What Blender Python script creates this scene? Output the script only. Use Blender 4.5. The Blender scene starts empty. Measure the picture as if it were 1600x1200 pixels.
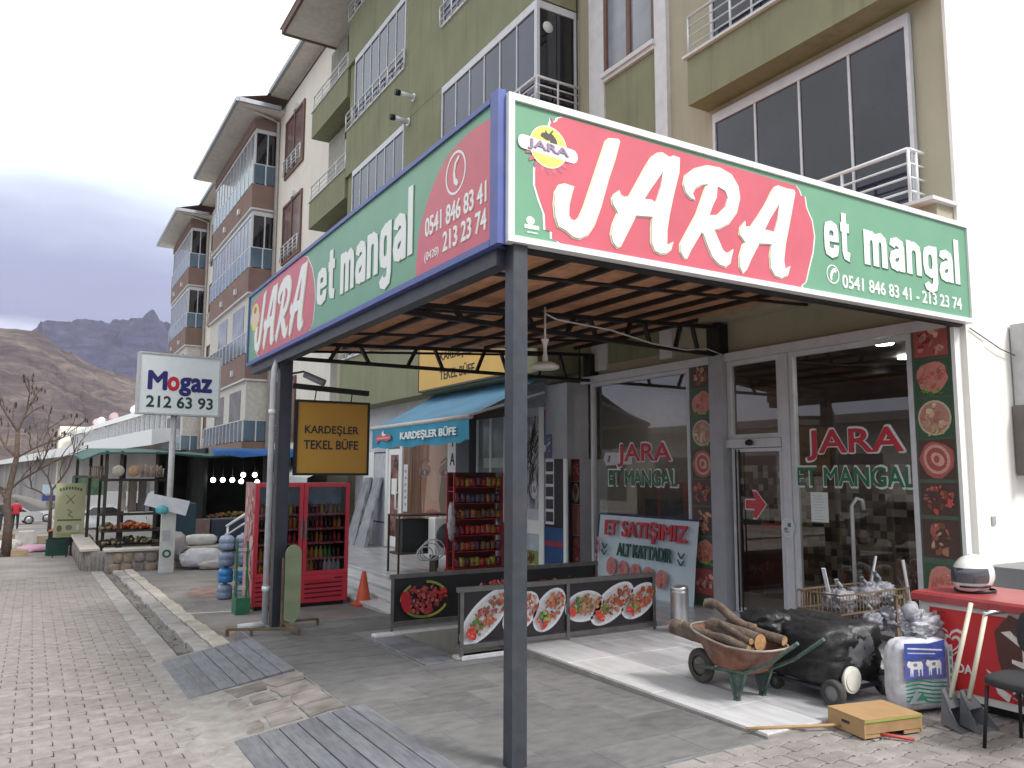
import bpy, bmesh, math, random
from mathutils import Vector, Matrix, Euler, noise
random.seed(7)
S = bpy.context.scene
C = S.collection
# ------------------------------------------------------------------ camera
FPX, EYE = 1240.0, 1.85
def cam_basis(pitch, roll, yaw):
    p, r, y = map(math.radians, (pitch, roll, yaw))
    F = Vector((math.sin(y)*math.cos(p), math.cos(y)*math.cos(p), math.sin(p)))
    Rr = Vector((math.cos(y), -math.sin(y), 0)); U = Rr.cross(F)
    R2 = Rr*math.cos(r)+U*math.sin(r); U2 = -Rr*math.sin(r)+U*math.cos(r)
    return Matrix((R2, U2, -F)).transposed()
RM = cam_basis(6.4, 0.2, 30.9)
cd = bpy.data.cameras.new('camera'); cam = bpy.data.objects.new('camera', cd); C.objects.link(cam)
cd.sensor_width = 36; cd.lens = FPX/1600*36; cd.clip_start = 0.05; cd.clip_end = 9000
cam.matrix_world = Matrix.Translation((0, 0, EYE)) @ RM.to_4x4()
S.camera = cam
S.render.resolution_x, S.render.resolution_y = 1024, 768
# ------------------------------------------------------------------ sky
SUN_EL, SUN_AZ = math.radians(48), math.radians(155)      # azimuth clockwise from +Y
w = bpy.data.worlds.new('World'); S.world = w; w.use_nodes = True
nt = w.node_tree; nt.nodes.clear()
def N(t, **k):
    n = nt.nodes.new(t)
    for a, b in k.items(): setattr(n, a, b)
    return n
LK = lambda a, b: nt.links.new(a, b)
out = N('ShaderNodeOutputWorld'); mix = N('ShaderNodeMixShader'); mix.inputs[0].default_value = .93
b1 = N('ShaderNodeBackground'); b1.inputs[1].default_value = .08
sky = N('ShaderNodeTexSky', sky_type='NISHITA'); sky.sun_disc = False; sky.sun_elevation = SUN_EL; sky.sun_rotation = SUN_AZ
LK(sky.outputs[0], b1.inputs[0])
b2 = N('ShaderNodeBackground'); b2.inputs[1].default_value = 1.08
tc = N('ShaderNodeTexCoord'); sep = N('ShaderNodeSeparateXYZ'); LK(tc.outputs['Generated'], sep.inputs[0])
mp = N('ShaderNodeMapping'); mp.inputs['Scale'].default_value = (1, 1, 3.6); LK(tc.outputs['Generated'], mp.inputs[0])
n1 = N('ShaderNodeTexNoise'); n1.inputs['Scale'].default_value = 2.6; n1.inputs['Detail'].default_value = 7; n1.inputs['Roughness'].default_value = .5
LK(mp.outputs[0], n1.inputs[0])
m1 = N('ShaderNodeMath', operation='MULTIPLY_ADD'); m1.inputs[1].default_value = .17; m1.inputs[2].default_value = -.085
LK(n1.outputs[0], m1.inputs[0])
m2 = N('ShaderNodeMath', operation='ADD'); LK(m1.outputs[0], m2.inputs[0]); LK(sep.outputs[2], m2.inputs[1])
cr = N('ShaderNodeValToRGB'); LK(m2.outputs[0], cr.inputs[0])
e = cr.color_ramp.elements
stops = [(0.0, (.50, .51, .60)), (.15, (.50, .51, .62)), (.18, (.24, .25, .37)), (.225, (.27, .285, .42)), (.26, (.40, .43, .56)), (.295, (.62, .69, .76)), (.34, (.9, .95, .95)), (1.0, (.92, .93, .92))]
e[0].position, e[0].color = stops[0][0], (*stops[0][1], 1); e[1].position, e[1].color = stops[-1][0], (*stops[-1][1], 1)
for p_, c_ in stops[1:-1]:
    q = e.new(p_); q.color = (*c_, 1)
LK(cr.outputs[0], b2.inputs[0]); LK(b1.outputs[0], mix.inputs[1]); LK(b2.outputs[0], mix.inputs[2]); LK(mix.outputs[0], out.inputs[0])
sl = bpy.data.lights.new('sun', 'SUN'); sl.energy = 2.3; sl.angle = math.radians(14); sl.color = (1, .96, .9)
so = bpy.data.objects.new('sun', sl); C.objects.link(so)
sd = Vector((math.sin(SUN_AZ)*math.cos(SUN_EL), math.cos(SUN_AZ)*math.cos(SUN_EL), math.sin(SUN_EL)))
so.rotation_euler = sd.to_track_quat('Z', 'Y').to_euler()
vs = S.view_settings; vs.view_transform = 'Standard'; vs.look = 'None'; vs.exposure = 0.66; vs.gamma = 1; vs.use_curve_mapping = False
# ------------------------------------------------------------------ helpers
def ray(px, py): return RM @ Vector((px-800, -(py-600), -FPX))
def P(px, py, X=None, Y=None, Z=None):
    """the real-world point that a measured photo position has on a known plane"""
    d = ray(px, py)
    if X is not None: t = X/d.x
    elif Y is not None: t = Y/d.y
    else: t = (Z-EYE)/d.z
    return Vector((0, 0, EYE)) + d*t
def clamp(v, a=0., b=1.): return max(a, min(b, v))
def gs(y): y = min(y, 130.); return -.06-.022*y-.008*max(0., y-25)
def ter(y): return -.03-.012*(y-4)
def par(y): return -.33-.02*(y-10.7)
def gz(x, y):
    b = gs(y)
    if y < 4.3: b = b*(1-clamp((x-1.3)/2.5)) + (-.03)*clamp((x-1.3)/2.5)
    return b
_m = {}
def mat(name, col, rough=.75, metal=0., var=.12, scale=6., bump=0., bscale=40., dirt=0., dscale=1.2, dcol=(.08, .07, .06), rnd=0., spec=.5, coat=0., stretch=None, streak=0., bdist=.01):
    if name in _m: return _m[name]
    m = bpy.data.materials.new(name); m.use_nodes = True; t = m.node_tree; t.nodes.clear()
    def n(ty, **k):
        x = t.nodes.new(ty)
        for a, b in k.items(): setattr(x, a, b)
        return x
    L = t.links.new
    o = n('ShaderNodeOutputMaterial'); b = n('ShaderNodeBsdfPrincipled'); L(b.outputs[0], o.inputs[0])
    b.inputs['Roughness'].default_value = rough; b.inputs['Metallic'].default_value = metal
    b.inputs['Specular IOR Level'].default_value = spec; b.inputs['Coat Weight'].default_value = coat
    g = n('ShaderNodeNewGeometry'); pos = g.outputs['Position']
    if stretch:
        mp_ = n('ShaderNodeMapping'); mp_.inputs['Scale'].default_value = stretch; L(pos, mp_.inputs[0]); pos = mp_.outputs[0]
    nz = n('ShaderNodeTexNoise'); nz.inputs['Scale'].default_value = scale; nz.inputs['Detail'].default_value = 6; L(pos, nz.inputs[0])
    mr = n('ShaderNodeMapRange'); mr.inputs[1].default_value = .3; mr.inputs[2].default_value = .7; mr.inputs[3].default_value = 1-var; mr.inputs[4].default_value = 1+var
    L(nz.outputs[0], mr.inputs[0])
    hs = n('ShaderNodeVectorMath', operation='SCALE'); hs.inputs[0].default_value = col; L(mr.outputs[0], hs.inputs['Scale'])
    cur = hs.outputs[0]
    if rnd:
        oi = n('ShaderNodeObjectInfo'); r2 = n('ShaderNodeMapRange'); r2.inputs[3].default_value = 1-rnd; r2.inputs[4].default_value = 1+rnd; L(oi.outputs['Random'], r2.inputs[0])
        h2 = n('ShaderNodeVectorMath', operation='SCALE'); L(cur, h2.inputs[0]); L(r2.outputs[0], h2.inputs['Scale']); cur = h2.outputs[0]
    if dirt:
        nd = n('ShaderNodeTexNoise'); nd.inputs['Scale'].default_value = dscale; nd.inputs['Detail'].default_value = 9; nd.inputs['Roughness'].default_value = .65; L(g.outputs['Position'], nd.inputs[0])
        md = n('ShaderNodeMapRange'); md.inputs[1].default_value = .48; md.inputs[2].default_value = .72; md.inputs[3].default_value = 0; md.inputs[4].default_value = dirt; L(nd.outputs[0], md.inputs[0])
        mx = n('ShaderNodeMix', data_type='RGBA'); L(md.outputs[0], mx.inputs[0]); L(cur, mx.inputs[6]); mx.inputs[7].default_value = (*dcol, 1); cur = mx.outputs[2]
    if streak:
        ms = n('ShaderNodeMapping'); ms.inputs['Scale'].default_value = (5, 5, .3); L(g.outputs['Position'], ms.inputs[0])
        n3_ = n('ShaderNodeTexNoise'); n3_.inputs['Scale'].default_value = 1.0; n3_.inputs['Detail'].default_value = 7; n3_.inputs['Roughness'].default_value = .7; L(ms.outputs[0], n3_.inputs[0])
        m3_ = n('ShaderNodeMapRange'); m3_.inputs[1].default_value = .5; m3_.inputs[2].default_value = .74; m3_.inputs[3].default_value = 1.; m3_.inputs[4].default_value = 1-streak; L(n3_.outputs[0], m3_.inputs[0])
        v3_ = n('ShaderNodeVectorMath', operation='SCALE'); L(cur, v3_.inputs[0]); L(m3_.outputs[0], v3_.inputs['Scale']); cur = v3_.outputs[0]
    L(cur, b.inputs['Base Color'])
    if bump:
        nb = n('ShaderNodeTexNoise'); nb.inputs['Scale'].default_value = bscale; nb.inputs['Detail'].default_value = 5; L(pos, nb.inputs[0])
        bp = n('ShaderNodeBump'); bp.inputs['Strength'].default_value = bump; bp.inputs['Distance'].default_value = bdist; L(nb.outputs[0], bp.inputs['Height']); L(bp.outputs[0], b.inputs['Normal'])
    _m[name] = m; return m
def glow(name, col, s):
    if name in _m: return _m[name]
    m = bpy.data.materials.new(name); m.use_nodes = True; b = m.node_tree.nodes['Principled BSDF']
    b.inputs['Base Color'].default_value = (*col, 1); b.inputs['Emission Color'].default_value = (*col, 1); b.inputs['Emission Strength'].default_value = s
    _m[name] = m; return m
def glassmat(name, tint=(.8, .82, .82), ior=1.5, rough=.02, wav=0.):
    if name in _m: return _m[name]
    m = bpy.data.materials.new(name); m.use_nodes = True; t = m.node_tree; t.nodes.clear(); L = t.links.new
    o = t.nodes.new('ShaderNodeOutputMaterial'); mx = t.nodes.new('ShaderNodeMixShader'); tr = t.nodes.new('ShaderNodeBsdfTransparent'); gl = t.nodes.new('ShaderNodeBsdfGlossy'); fr = t.nodes.new('ShaderNodeFresnel')
    tr.inputs[0].default_value = (*tint, 1); gl.inputs[0].default_value = (1, 1, 1, 1); gl.inputs['Roughness'].default_value = rough; fr.inputs[0].default_value = ior
    L(fr.outputs[0], mx.inputs[0]); L(tr.outputs[0], mx.inputs[1]); L(gl.outputs[0], mx.inputs[2]); L(mx.outputs[0], o.inputs[0])
    _m[name] = m; return m
def printmat():
    if 'print' in _m: return _m['print']
    m = bpy.data.materials.new('print'); m.use_nodes = True; t = m.node_tree; b = t.nodes['Principled BSDF']
    a = t.nodes.new('ShaderNodeVertexColor'); a.layer_name = 'Col'; nz = t.nodes.new('ShaderNodeTexNoise'); nz.inputs['Scale'].default_value = 55; nz.inputs['Detail'].default_value = 4
    g = t.nodes.new('ShaderNodeNewGeometry'); t.links.new(g.outputs['Position'], nz.inputs[0])
    mr = t.nodes.new('ShaderNodeMapRange'); mr.inputs[1].default_value = .35; mr.inputs[2].default_value = .65; mr.inputs[3].default_value = .86; mr.inputs[4].default_value = 1.1; t.links.new(nz.outputs[0], mr.inputs[0])
    v = t.nodes.new('ShaderNodeVectorMath'); v.operation = 'SCALE'; t.links.new(a.outputs[0], v.inputs[0]); t.links.new(mr.outputs[0], v.inputs['Scale'])
    t.links.new(v.outputs[0], b.inputs['Base Color']); b.inputs['Roughness'].default_value = .42
    _m['print'] = m; return m
org = {}
def tag(o, label=None, cat=None, group=None, kind=None):
    if label: o['label'] = label
    if cat: o['category'] = cat
    if group: o['group'] = group
    if kind: o['kind'] = kind
    return o
def thing(name, label, cat, loc=(0, 0, 0), rz=0., group=None):
    o = bpy.data.objects.new(name, None); C.objects.link(o); o.empty_display_size = .1
    o.location = loc; o.rotation_euler = (0, 0, rz); org[o.name] = (Vector(loc), rz)
    return tag(o, label, cat, group)
def struct(name, loc=(0, 0, 0)):
    o = bpy.data.objects.new(name, None); C.objects.link(o); o.location = loc; org[o.name] = (Vector(loc), 0.); o['kind'] = 'structure'; return o
class M:
    def __init__(s): s.v = []; s.f = []; s.sm = []; s.c = []; s.col = None
    def add(s, vs, fs, smooth=False):
        n = len(s.v); s.v += [Vector(q) for q in vs]
        for f in fs: s.f.append(tuple(i+n for i in f)); s.sm.append(smooth); s.c.append(s.col)
        return s
    def box(s, x0, x1, y0, y1, z0, z1):
        x0, x1 = sorted((x0, x1)); y0, y1 = sorted((y0, y1)); z0, z1 = sorted((z0, z1))
        return s.add([(x0, y0, z0), (x1, y0, z0), (x1, y1, z0), (x0, y1, z0), (x0, y0, z1), (x1, y0, z1), (x1, y1, z1), (x0, y1, z1)],
                     [(0, 3, 2, 1), (4, 5, 6, 7), (0, 1, 5, 4), (1, 2, 6, 5), (2, 3, 7, 6), (3, 0, 4, 7)])
    def bbox(s, x0, x1, y0, y1, z0, z1, b=.01):
        """box with chamfered top edges"""
        x0, x1 = sorted((x0, x1)); y0, y1 = sorted((y0, y1)); z0, z1 = sorted((z0, z1))
        b = min(b, (x1-x0)*.4, (y1-y0)*.4, (z1-z0)*.4)
        return s.add([(x0, y0, z0), (x1, y0, z0), (x1, y1, z0), (x0, y1, z0), (x0, y0, z1-b), (x1, y0, z1-b), (x1, y1, z1-b), (x0, y1, z1-b), (x0+b, y0+b, z1), (x1-b, y0+b, z1), (x1-b, y1-b, z1), (x0+b, y1-b, z1)],
                     [(0, 3, 2, 1), (8, 9, 10, 11), (0, 1, 5, 4), (1, 2, 6, 5), (2, 3, 7, 6), (3, 0, 4, 7), (4, 5, 9, 8), (5, 6, 10, 9), (6, 7, 11, 10), (7, 4, 8, 11)])
    def bar(s, p, q, w, h=None, up=(0, 0, 1)):
        p, q = Vector(p), Vector(q); h = h or w; d = (q-p).normalized(); u = Vector(up)
        if abs(d.dot(u)) > .98: u = Vector((0, 1, 0))
        a = d.cross(u).normalized()*w/2; b = a.cross(d).normalized()*h/2
        return s.add([p-a-b, p+a-b, p+a+b, p-a+b, q-a-b, q+a-b, q+a+b, q-a+b], [(0, 3, 2, 1), (4, 5, 6, 7), (0, 1, 5, 4), (1, 2, 6, 5), (2, 3, 7, 6), (3, 0, 4, 7)])
    def tube(s, pts, r, n=8, cap=True):
        pts = [Vector(q) for q in pts]; rs = r if isinstance(r, (list, tuple)) else [r]*len(pts); rings = []
        ref = Vector((0, 0, 1)); base = len(s.v); vs = []; a = None
        for i, p in enumerate(pts):
            d = (pts[min(i+1, len(pts)-1)]-pts[max(i-1, 0)]).normalized()
            if a is None:
                a = d.cross(ref)
                if a.length < .1: a = d.cross(Vector((0, 1, 0)))
            a = (a-d*a.dot(d)).normalized(); b = d.cross(a)
            vs += [p+(a*math.cos(k*2*math.pi/n)+b*math.sin(k*2*math.pi/n))*rs[i] for k in range(n)]
        fs = [(i*n+k, i*n+(k+1) % n, (i+1)*n+(k+1) % n, (i+1)*n+k) for i in range(len(pts)-1) for k in range(n)]
        s.add(vs, fs, True)
        if cap: s.add([], []); s.f += [tuple(base+k for k in reversed(range(n))), tuple(base+(len(pts)-1)*n+k for k in range(n))]; s.sm += [False]*2; s.c += [s.col]*2
        return s
    def lathe(s, prof, c=(0, 0, 0), n=16, axis='z'):
        c = Vector(c); vs = []
        for r, z in prof:
            for k in range(n):
                a = k*2*math.pi/n; p = (r*math.cos(a), r*math.sin(a), z)
                if axis == 'x': p = (p[2], p[0], p[1])
                if axis == 'y': p = (p[1], p[2], p[0])
                vs.append(c+Vector(p))
        fs = [(i*n+k, i*n+(k+1) % n, (i+1)*n+(k+1) % n, (i+1)*n+k) for i in range(len(prof)-1) for k in range(n)]
        return s.add(vs, fs, True)
    def prism(s, pts, d):
        """polygon pts extruded along vector d"""
        pts = [Vector(q) for q in pts]; d = Vector(d); n = len(pts)
        return s.add(pts+[q+d for q in pts], [tuple(reversed(range(n))), tuple(range(n, 2*n))]+[(i, (i+1) % n, (i+1) % n+n, i+n) for i in range(n)])
    def sphere(s, c, r, n=12, m=8):
        c = Vector(c); r = Vector(r) if not isinstance(r, (int, float)) else Vector((r, r, r)); vs = [c-Vector((0, 0, r.z))]
        for i in range(1, m):
            t = math.pi*i/m
            for k in range(n): a = 2*math.pi*k/n; vs.append(c+Vector((r.x*math.sin(t)*math.cos(a), r.y*math.sin(t)*math.sin(a), -r.z*math.cos(t))))
        vs.append(c+Vector((0, 0, r.z))); fs = [(0, 1+(k+1) % n, 1+k) for k in range(n)]
        fs += [(1+i*n+k, 1+i*n+(k+1) % n, 1+(i+1)*n+(k+1) % n, 1+(i+1)*n+k) for i in range(m-2) for k in range(n)]
        fs += [(1+(m-2)*n+k, 1+(m-2)*n+(k+1) % n, len(vs)-1) for k in range(n)]
        return s.add(vs, fs, True)
    def xf(s, mtx): s.v = [mtx @ q for q in s.v]; return s
    def mesh(s, name, mt, off=Vector()):
        me = bpy.data.meshes.new(name); me.from_pydata([q-off for q in s.v], [], s.f)
        me.polygons.foreach_set('use_smooth', s.sm)
        if s.c and s.c[0] is not None:
            ca = me.color_attributes.new('Col', 'FLOAT_COLOR', 'CORNER'); buf = []
            for p_, c_ in zip(me.polygons, s.c): buf += [*(c_ or (1, 1, 1)), 1.]*p_.loop_total
            ca.data.foreach_set('color', buf)
        if mt: me.materials.append(mt)
        me.update(); return me
    def build(s, name, mt, parent=None, local=False, label=None, kind=None):
        off = Vector()
        if parent is not None and not local:
            r = parent
            while r.parent: r = r.parent
            l, rz = org.get(r.name, (Vector(), 0.)); off = l
            if rz: s.v = [l+Matrix.Rotation(-rz, 3, 'Z') @ (q-l) for q in s.v]
        elif parent is None and not local:
            xs = [q.x for q in s.v]; ys = [q.y for q in s.v]; zs = [q.z for q in s.v]
            off = Vector(((min(xs)+max(xs))/2, (min(ys)+max(ys))/2, min(zs)))
        o = bpy.data.objects.new(name, s.mesh(name, mt, off)); C.objects.link(o)
        if parent is not None: o.parent = parent
        elif not local: o.location = off
        if label: o['label'] = label
        if kind: o['kind'] = kind
        return o
def inst(name, me, parent, loc, rz=0., scale=None):
    o = bpy.data.objects.new(name, me); C.objects.link(o); o.parent = parent; o.location = loc; o.rotation_euler = (0, 0, rz)
    if scale: o.scale = scale
    return o
def dup(root, loc, rz=None, label=None, group=None):
    r = root.copy(); C.objects.link(r); r.location = loc
    if rz is not None: r.rotation_euler = (0, 0, rz)
    if label: r['label'] = label
    if group: r['group'] = group
    for ch in list(root.children):
        c = ch.copy(); C.objects.link(c); c.parent = r
        for g in list(ch.children):
            d = g.copy(); C.objects.link(d); d.parent = c
    return r
class Pr:
    """flat print on a plane: origin o, axes u and v (metres), normal n; polygons stacked in thin layers"""
    def __init__(s, o, u, v, n): s.o, s.u, s.v, s.n = Vector(o), Vector(u), Vector(v), Vector(n); s.k = 0; s.m = M()
    def poly(s, pts, col, lift=True):
        if lift: s.k += 1
        d = s.n*(.0012+.0003*s.k); s.m.col = col
        q = [s.o+s.u*a+s.v*b+d for a, b in pts]
        nn = Vector()
        for i in range(len(q)): nn += q[i].cross(q[(i+1) % len(q)])
        if nn.dot(s.n) < 0: q.reverse()
        s.m.add(q, [tuple(range(len(q)))]); return s
    def rect(s, a0, b0, a1, b1, col): return s.poly([(a0, b0), (a1, b0), (a1, b1), (a0, b1)], col)
    def ell(s, a, b, ra, rb, col, rot=0., n=18, jag=0.):
        pts = []
        for k in range(n):
            t = 2*math.pi*k/n; j = 1+random.uniform(-jag, jag); x, y = ra*math.cos(t)*j, rb*math.sin(t)*j
            pts.append((a+x*math.cos(rot)-y*math.sin(rot), b+x*math.sin(rot)+y*math.cos(rot)))
        return s.poly(pts, col)
    def line(s, pts, wd, col):
        s.k += 1
        for (a, b), (c, d) in zip(pts, pts[1:]):
            l = math.hypot(c-a, d-b) or 1; nx, ny = -(d-b)/l*wd/2, (c-a)/l*wd/2
            s.poly([(a+nx, b+ny), (a-nx, b-ny), (c-nx, d-ny), (c+nx, d+ny)], col, False)
        return s
    def build(s, name, parent, label=None): return s.m.build(name, printmat(), parent, label=label)
def text(body, mt, parent, o, u, v, w, h, name='lettering', n=None, bold=0., depth=.004, shear=0., lift=.003, label=None, space=1.):
    """text fitted to a box w x h at o along unit axes u, v"""
    cu = bpy.data.curves.new('t', 'FONT'); cu.body = body; cu.shear = shear; cu.extrude = 0.; cu.resolution_u = 3; cu.space_character = space
    ob = bpy.data.objects.new('t', cu); C.objects.link(ob)
    dg = bpy.context.evaluated_depsgraph_get(); dg.update(); me = bpy.data.meshes.new_from_object(ob.evaluated_get(dg))
    bpy.data.objects.remove(ob)
    xs = [q.co.x for q in me.vertices]; ys = [q.co.y for q in me.vertices]
    x0, x1, y0, y1 = min(xs), max(xs), min(ys), max(ys); o, u, v = Vector(o), Vector(u), Vector(v); nn = Vector(n) if n else u.cross(v)
    k = M(); bm = bmesh.new(); bm.from_mesh(me); bm.faces.ensure_lookup_table()
    sx, sy = w/(x1-x0), h/(y1-y0)
    base_tr = lambda q, d: o+u*((q.x-x0)*sx)+v*((q.y-y0)*sy)+nn*d
    bb_ = bold*1.5; offs = [(0, 0)] if bb_ < .004 else [(0, 0)]+[(math.cos(t*math.pi/4), math.sin(t*math.pi/4)) for t in range(8)]
    for oi_, (ox, oy) in enumerate(offs):
        sh_ = u*(ox*bb_*sx)+v*(oy*bb_*sy); dd_ = .00025*oi_; tr = lambda q, d: base_tr(q, d)+sh_
        k.add([tr(q.co, lift+depth+dd_) for q in bm.verts], [tuple(q.index for q in f.verts) for f in bm.faces])
        vs, fs = [], []
        for ed in bm.edges:
            if len(ed.link_faces) == 1:
                a, b = ed.verts; i = len(vs); vs += [tr(a.co, 0), tr(b.co, 0), tr(b.co, lift+depth+dd_), tr(a.co, lift+depth+dd_)]; fs.append((i, i+1, i+2, i+3))
        k.add(vs, fs)
    bm.free(); bpy.data.meshes.remove(me)
    return k.build(name, mt, parent, label=label)
# ------------------------------------------------------------------ shared materials
dark_steel = mat('dark painted steel', (.055, .06, .075), .45, .3, .18, 9, dirt=.5, dcol=(.1, .08, .07), dscale=3)
black_steel = mat('black steel', (.018, .016, .017), .5, .2)
white_alu = mat('white aluminium frame', (.62, .63, .66), .4, 0, .05, dirt=.25, dcol=(.3, .29, .28), dscale=4)
grey_panel = mat('grey composite panel', (.38, .39, .42), .45, .1, .06, dirt=.25, dcol=(.2, .2, .2))
chrome = mat('brushed steel', (.6, .6, .62), .3, .9, .08)
rail_white = mat('white painted rail', (.72, .74, .76), .35, .2, .05)
marble = mat('grey veined marble', (.43, .43, .455), .3, 0, .28, 2.2, stretch=(3.5, .8, 1), dirt=.35, dcol=(.25, .24, .25), dscale=1.6, rnd=.07)
marble_lt = mat('white marble edge', (.6, .6, .62), .3, 0, .12, 3, stretch=(4, .7, 1), dirt=.25, dcol=(.35, .32, .3), dscale=3, rnd=.05)
marble_st = mat('white stair marble', (.58, .57, .58), .35, 0, .2, 4, stretch=(1, 3, 1), dirt=.3, dcol=(.3, .28, .27), dscale=2)
concrete = mat('worn concrete', (.235, .235, .24), .8, 0, .16, 1.6, bump=.35, bscale=30, dirt=.75, dcol=(.12, .12, .13), dscale=.8)
mortar = mat('pale mortar', (.265, .25, .24), .9, 0, .2, 8, bump=.5, dirt=.5, dcol=(.2, .18, .16))
paver_m = mat('pinkish grey paver', (.268, .243, .234), .85, 0, .2, 9, bump=.4, bscale=90, dirt=.75, dcol=(.215, .19, .18), dscale=1.1, rnd=.12)
joint_m = mat('sandy joint soil', (.20, .185, .17), .95, 0, .3, 10, dirt=.4)
slate = mat('blue grey slate plank', (.135, .14, .16), .6, 0, .25, 7, bump=.3, bscale=25, stretch=(5, .6, 1), dirt=.45, dcol=(.26, .25, .25), dscale=2.5, rnd=.2)
fieldst = mat('brown flagstone', (.21, .185, .175), .85, 0, .3, 6, bump=.6, bscale=22, dirt=.5, dcol=(.3, .27, .25), dscale=3, rnd=.3)
kerb_m = mat('kerb concrete', (.33, .31, .3), .85, 0, .2, 5, bump=.5, dirt=.6, dcol=(.17, .15, .14), dscale=2.4, rnd=.12)
# ------------------------------------------------------------------ ground sheet with the stairwell hole
SW = (3.95, 6.9, 7.62, 9.02)          # stairwell x0,x1,y0,y1
xs = [-2300, -1200, -500, -200, -90, -40, -20, -10, -6, -4, -3, -2, -1, 0, .8, 1.1, 1.3, 2.0, 2.6, 3.2, SW[0], 5, 5.9, SW[1], 7.5, 8.3, 12, 20, 40, 90, 200, 600, 1500, 2300]
ys = [-2300, -900, -300, -100, -40, -15, -6, -3, 0, 2, 3, 4, 4.3, 5, 6, 7, SW[2], SW[3], 10.6, 10.72, 12, 14, 17, 20, 24, 30, 40, 55, 75, 100, 140, 200, 300, 450, 700, 1200, 2300]
k = M()
for y in ys:
    for x in xs:
        z = gz(x, y)-.05
        if y > 9.1 and x > 2.0 and y < 200: z = par(max(y, 10.7))-.05
        if y <= 10.6 and 4.3 <= y and x > 1.9: z = -.42
        if y > 200 or abs(x) > 100 : z = -4.0-.004*min(abs(y), 800)
        if y >= 10.72 and x >= 7.5 and y < 40: z = -.6
        k.v.append(Vector((x, y, z)))
nx = len(xs)
for j in range(len(ys)-1):
    for i in range(nx-1):
        if xs[i] >= SW[0] and xs[i+1] <= SW[1] and ys[j] >= SW[2] and ys[j+1] <= SW[3]: continue
        k.f.append((j*nx+i, j*nx+i+1, (j+1)*nx+i+1, (j+1)*nx+i)); k.sm.append(False); k.c.append(None)
k.build('ground', joint_m, None, True, kind='structure')
# ------------------------------------------------------------------ block sidewalk
def brickmat(name, c1, c2, cm, w_, h_, sc=1., bump=.3):
    m = bpy.data.materials.new(name); m.use_nodes = True; t = m.node_tree; b = t.nodes['Principled BSDF']; b.inputs['Roughness'].default_value = .85
    g = t.nodes.new('ShaderNodeNewGeometry'); br = t.nodes.new('ShaderNodeTexBrick'); br.inputs['Scale'].default_value = sc
    br.inputs['Brick Width'].default_value = w_; br.inputs['Row Height'].default_value = h_; br.inputs['Mortar Size'].default_value = .006
    for i_, c_ in enumerate((c1, c2, cm)): br.inputs[1+i_].default_value = (*c_, 1)
    nz = t.nodes.new('ShaderNodeTexNoise'); nz.inputs['Scale'].default_value = .8; nz.inputs['Detail'].default_value = 8
    t.links.new(g.outputs['Position'], nz.inputs[0]); t.links.new(g.outputs['Position'], br.inputs[0])
    mr = t.nodes.new('ShaderNodeMapRange'); mr.inputs[1].default_value = .35; mr.inputs[2].default_value = .65; mr.inputs[3].default_value = .68; mr.inputs[4].default_value = 1.12; t.links.new(nz.outputs[0], mr.inputs[0])
    v = t.nodes.new('ShaderNodeVectorMath'); v.operation = 'SCALE'; t.links.new(br.outputs[0], v.inputs[0]); t.links.new(mr.outputs[0], v.inputs['Scale']); t.links.new(v.outputs[0], b.inputs['Base Color'])
    return m
far_pave = brickmat('far pavers', (.29, .262, .252), (.26, .238, .23), (.2, .185, .17), .27, .138)
park_m = brickmat('parking stone', (.25, .225, .215), (.19, .18, .18), (.3, .27, .25), .55, .33)
side = struct('sidewalk')
k = M()
yy = [21, 24, 30, 40, 55, 75, 100, 125]
for a, b in zip(yy, yy[1:]): k.add([(-12, a, gs(a)), (1.55, a, gs(a)), (1.55, b, gs(b)), (-12, b, gs(b))], [(0, 1, 2, 3)])
k.build('paving_surface', far_pave, side)
BL, BW = .27, .138
def paver_shape():
    L, W, g = BL, BW, .0032
    def e_(x):
        t = (x % (L/2))/(L/2)
        return .016*(clamp((t-.38)/.12)-clamp((t-.88)/.12))
    xs_ = [L/2*q for q in (0, .38, .5, .88, 1, 1.38, 1.5, 1.88, 2)]
    lo = [(clamp(x, g, L-g), e_(x)+g) for x in xs_]; hi = [(clamp(x, g, L-g), W+e_(x)-g) for x in reversed(xs_)]
    return lo+hi
sh = paver_shape(); n_ = len(sh)
def paver_geo(m, x, y, z, tx=0., ty=0.):
    c = (x+BL/2, y+BW/2); pts = []
    for a, b in sh: pts.append((x+a, y+b, z+tx*(a-BL/2)+ty*(b-BW/2)))
    ins = [(c[0]+(q[0]-c[0])*.955, c[1]+(q[1]-c[1])*.92, q[2]) for q in pts]; low = [(q[0], q[1], q[2]-.004) for q in pts]; bt = [(q[0], q[1], q[2]-.03) for q in pts]
    m.add(ins+low+bt, [tuple(range(n_))]+[(n_+i, n_+(i+1) % n_, (i+1) % n_, i) for i in range(n_)]+[(2*n_+i, 2*n_+(i+1) % n_, n_+(i+1) % n_, n_+i) for i in range(n_)])
t_ = M(); paver_geo(t_, -BL/2, -BW/2, 0); pm = t_.mesh('paver', paver_m)
def proj(x, y, z):
    v = RM.transposed() @ Vector((x, y, z-EYE))
    if v.z > -.2: return None
    return 800-FPX*v.x/v.z, 600+FPX*v.y/v.z, -v.z
cand = []
def row_edge(y): return 1.32+.04*math.sin(y*5)+.03*math.sin(y*13)
j = 0; y = 2.2
while y < 21.2:
    x = -6.5+(BL/2 if j % 2 else 0)
    while x < 8.2:
        ok = x+BL < row_edge(y)+.08 if y > 4.1 else True
        if y > 8.2 and y < 21.5: ok = x+BL < 1.47
        if ok:
            q = proj(x+BL/2, y+BW/2, gz(x, y))
            if q and -60 < q[0] < 1660 and q[1] < 1260: cand.append((q[2], x, y))
            elif y < 4.1 or q and -500 < q[0] < 2000: cand.append((99+y, x, y))
        x += BL
    y += BW; j += 1
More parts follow.
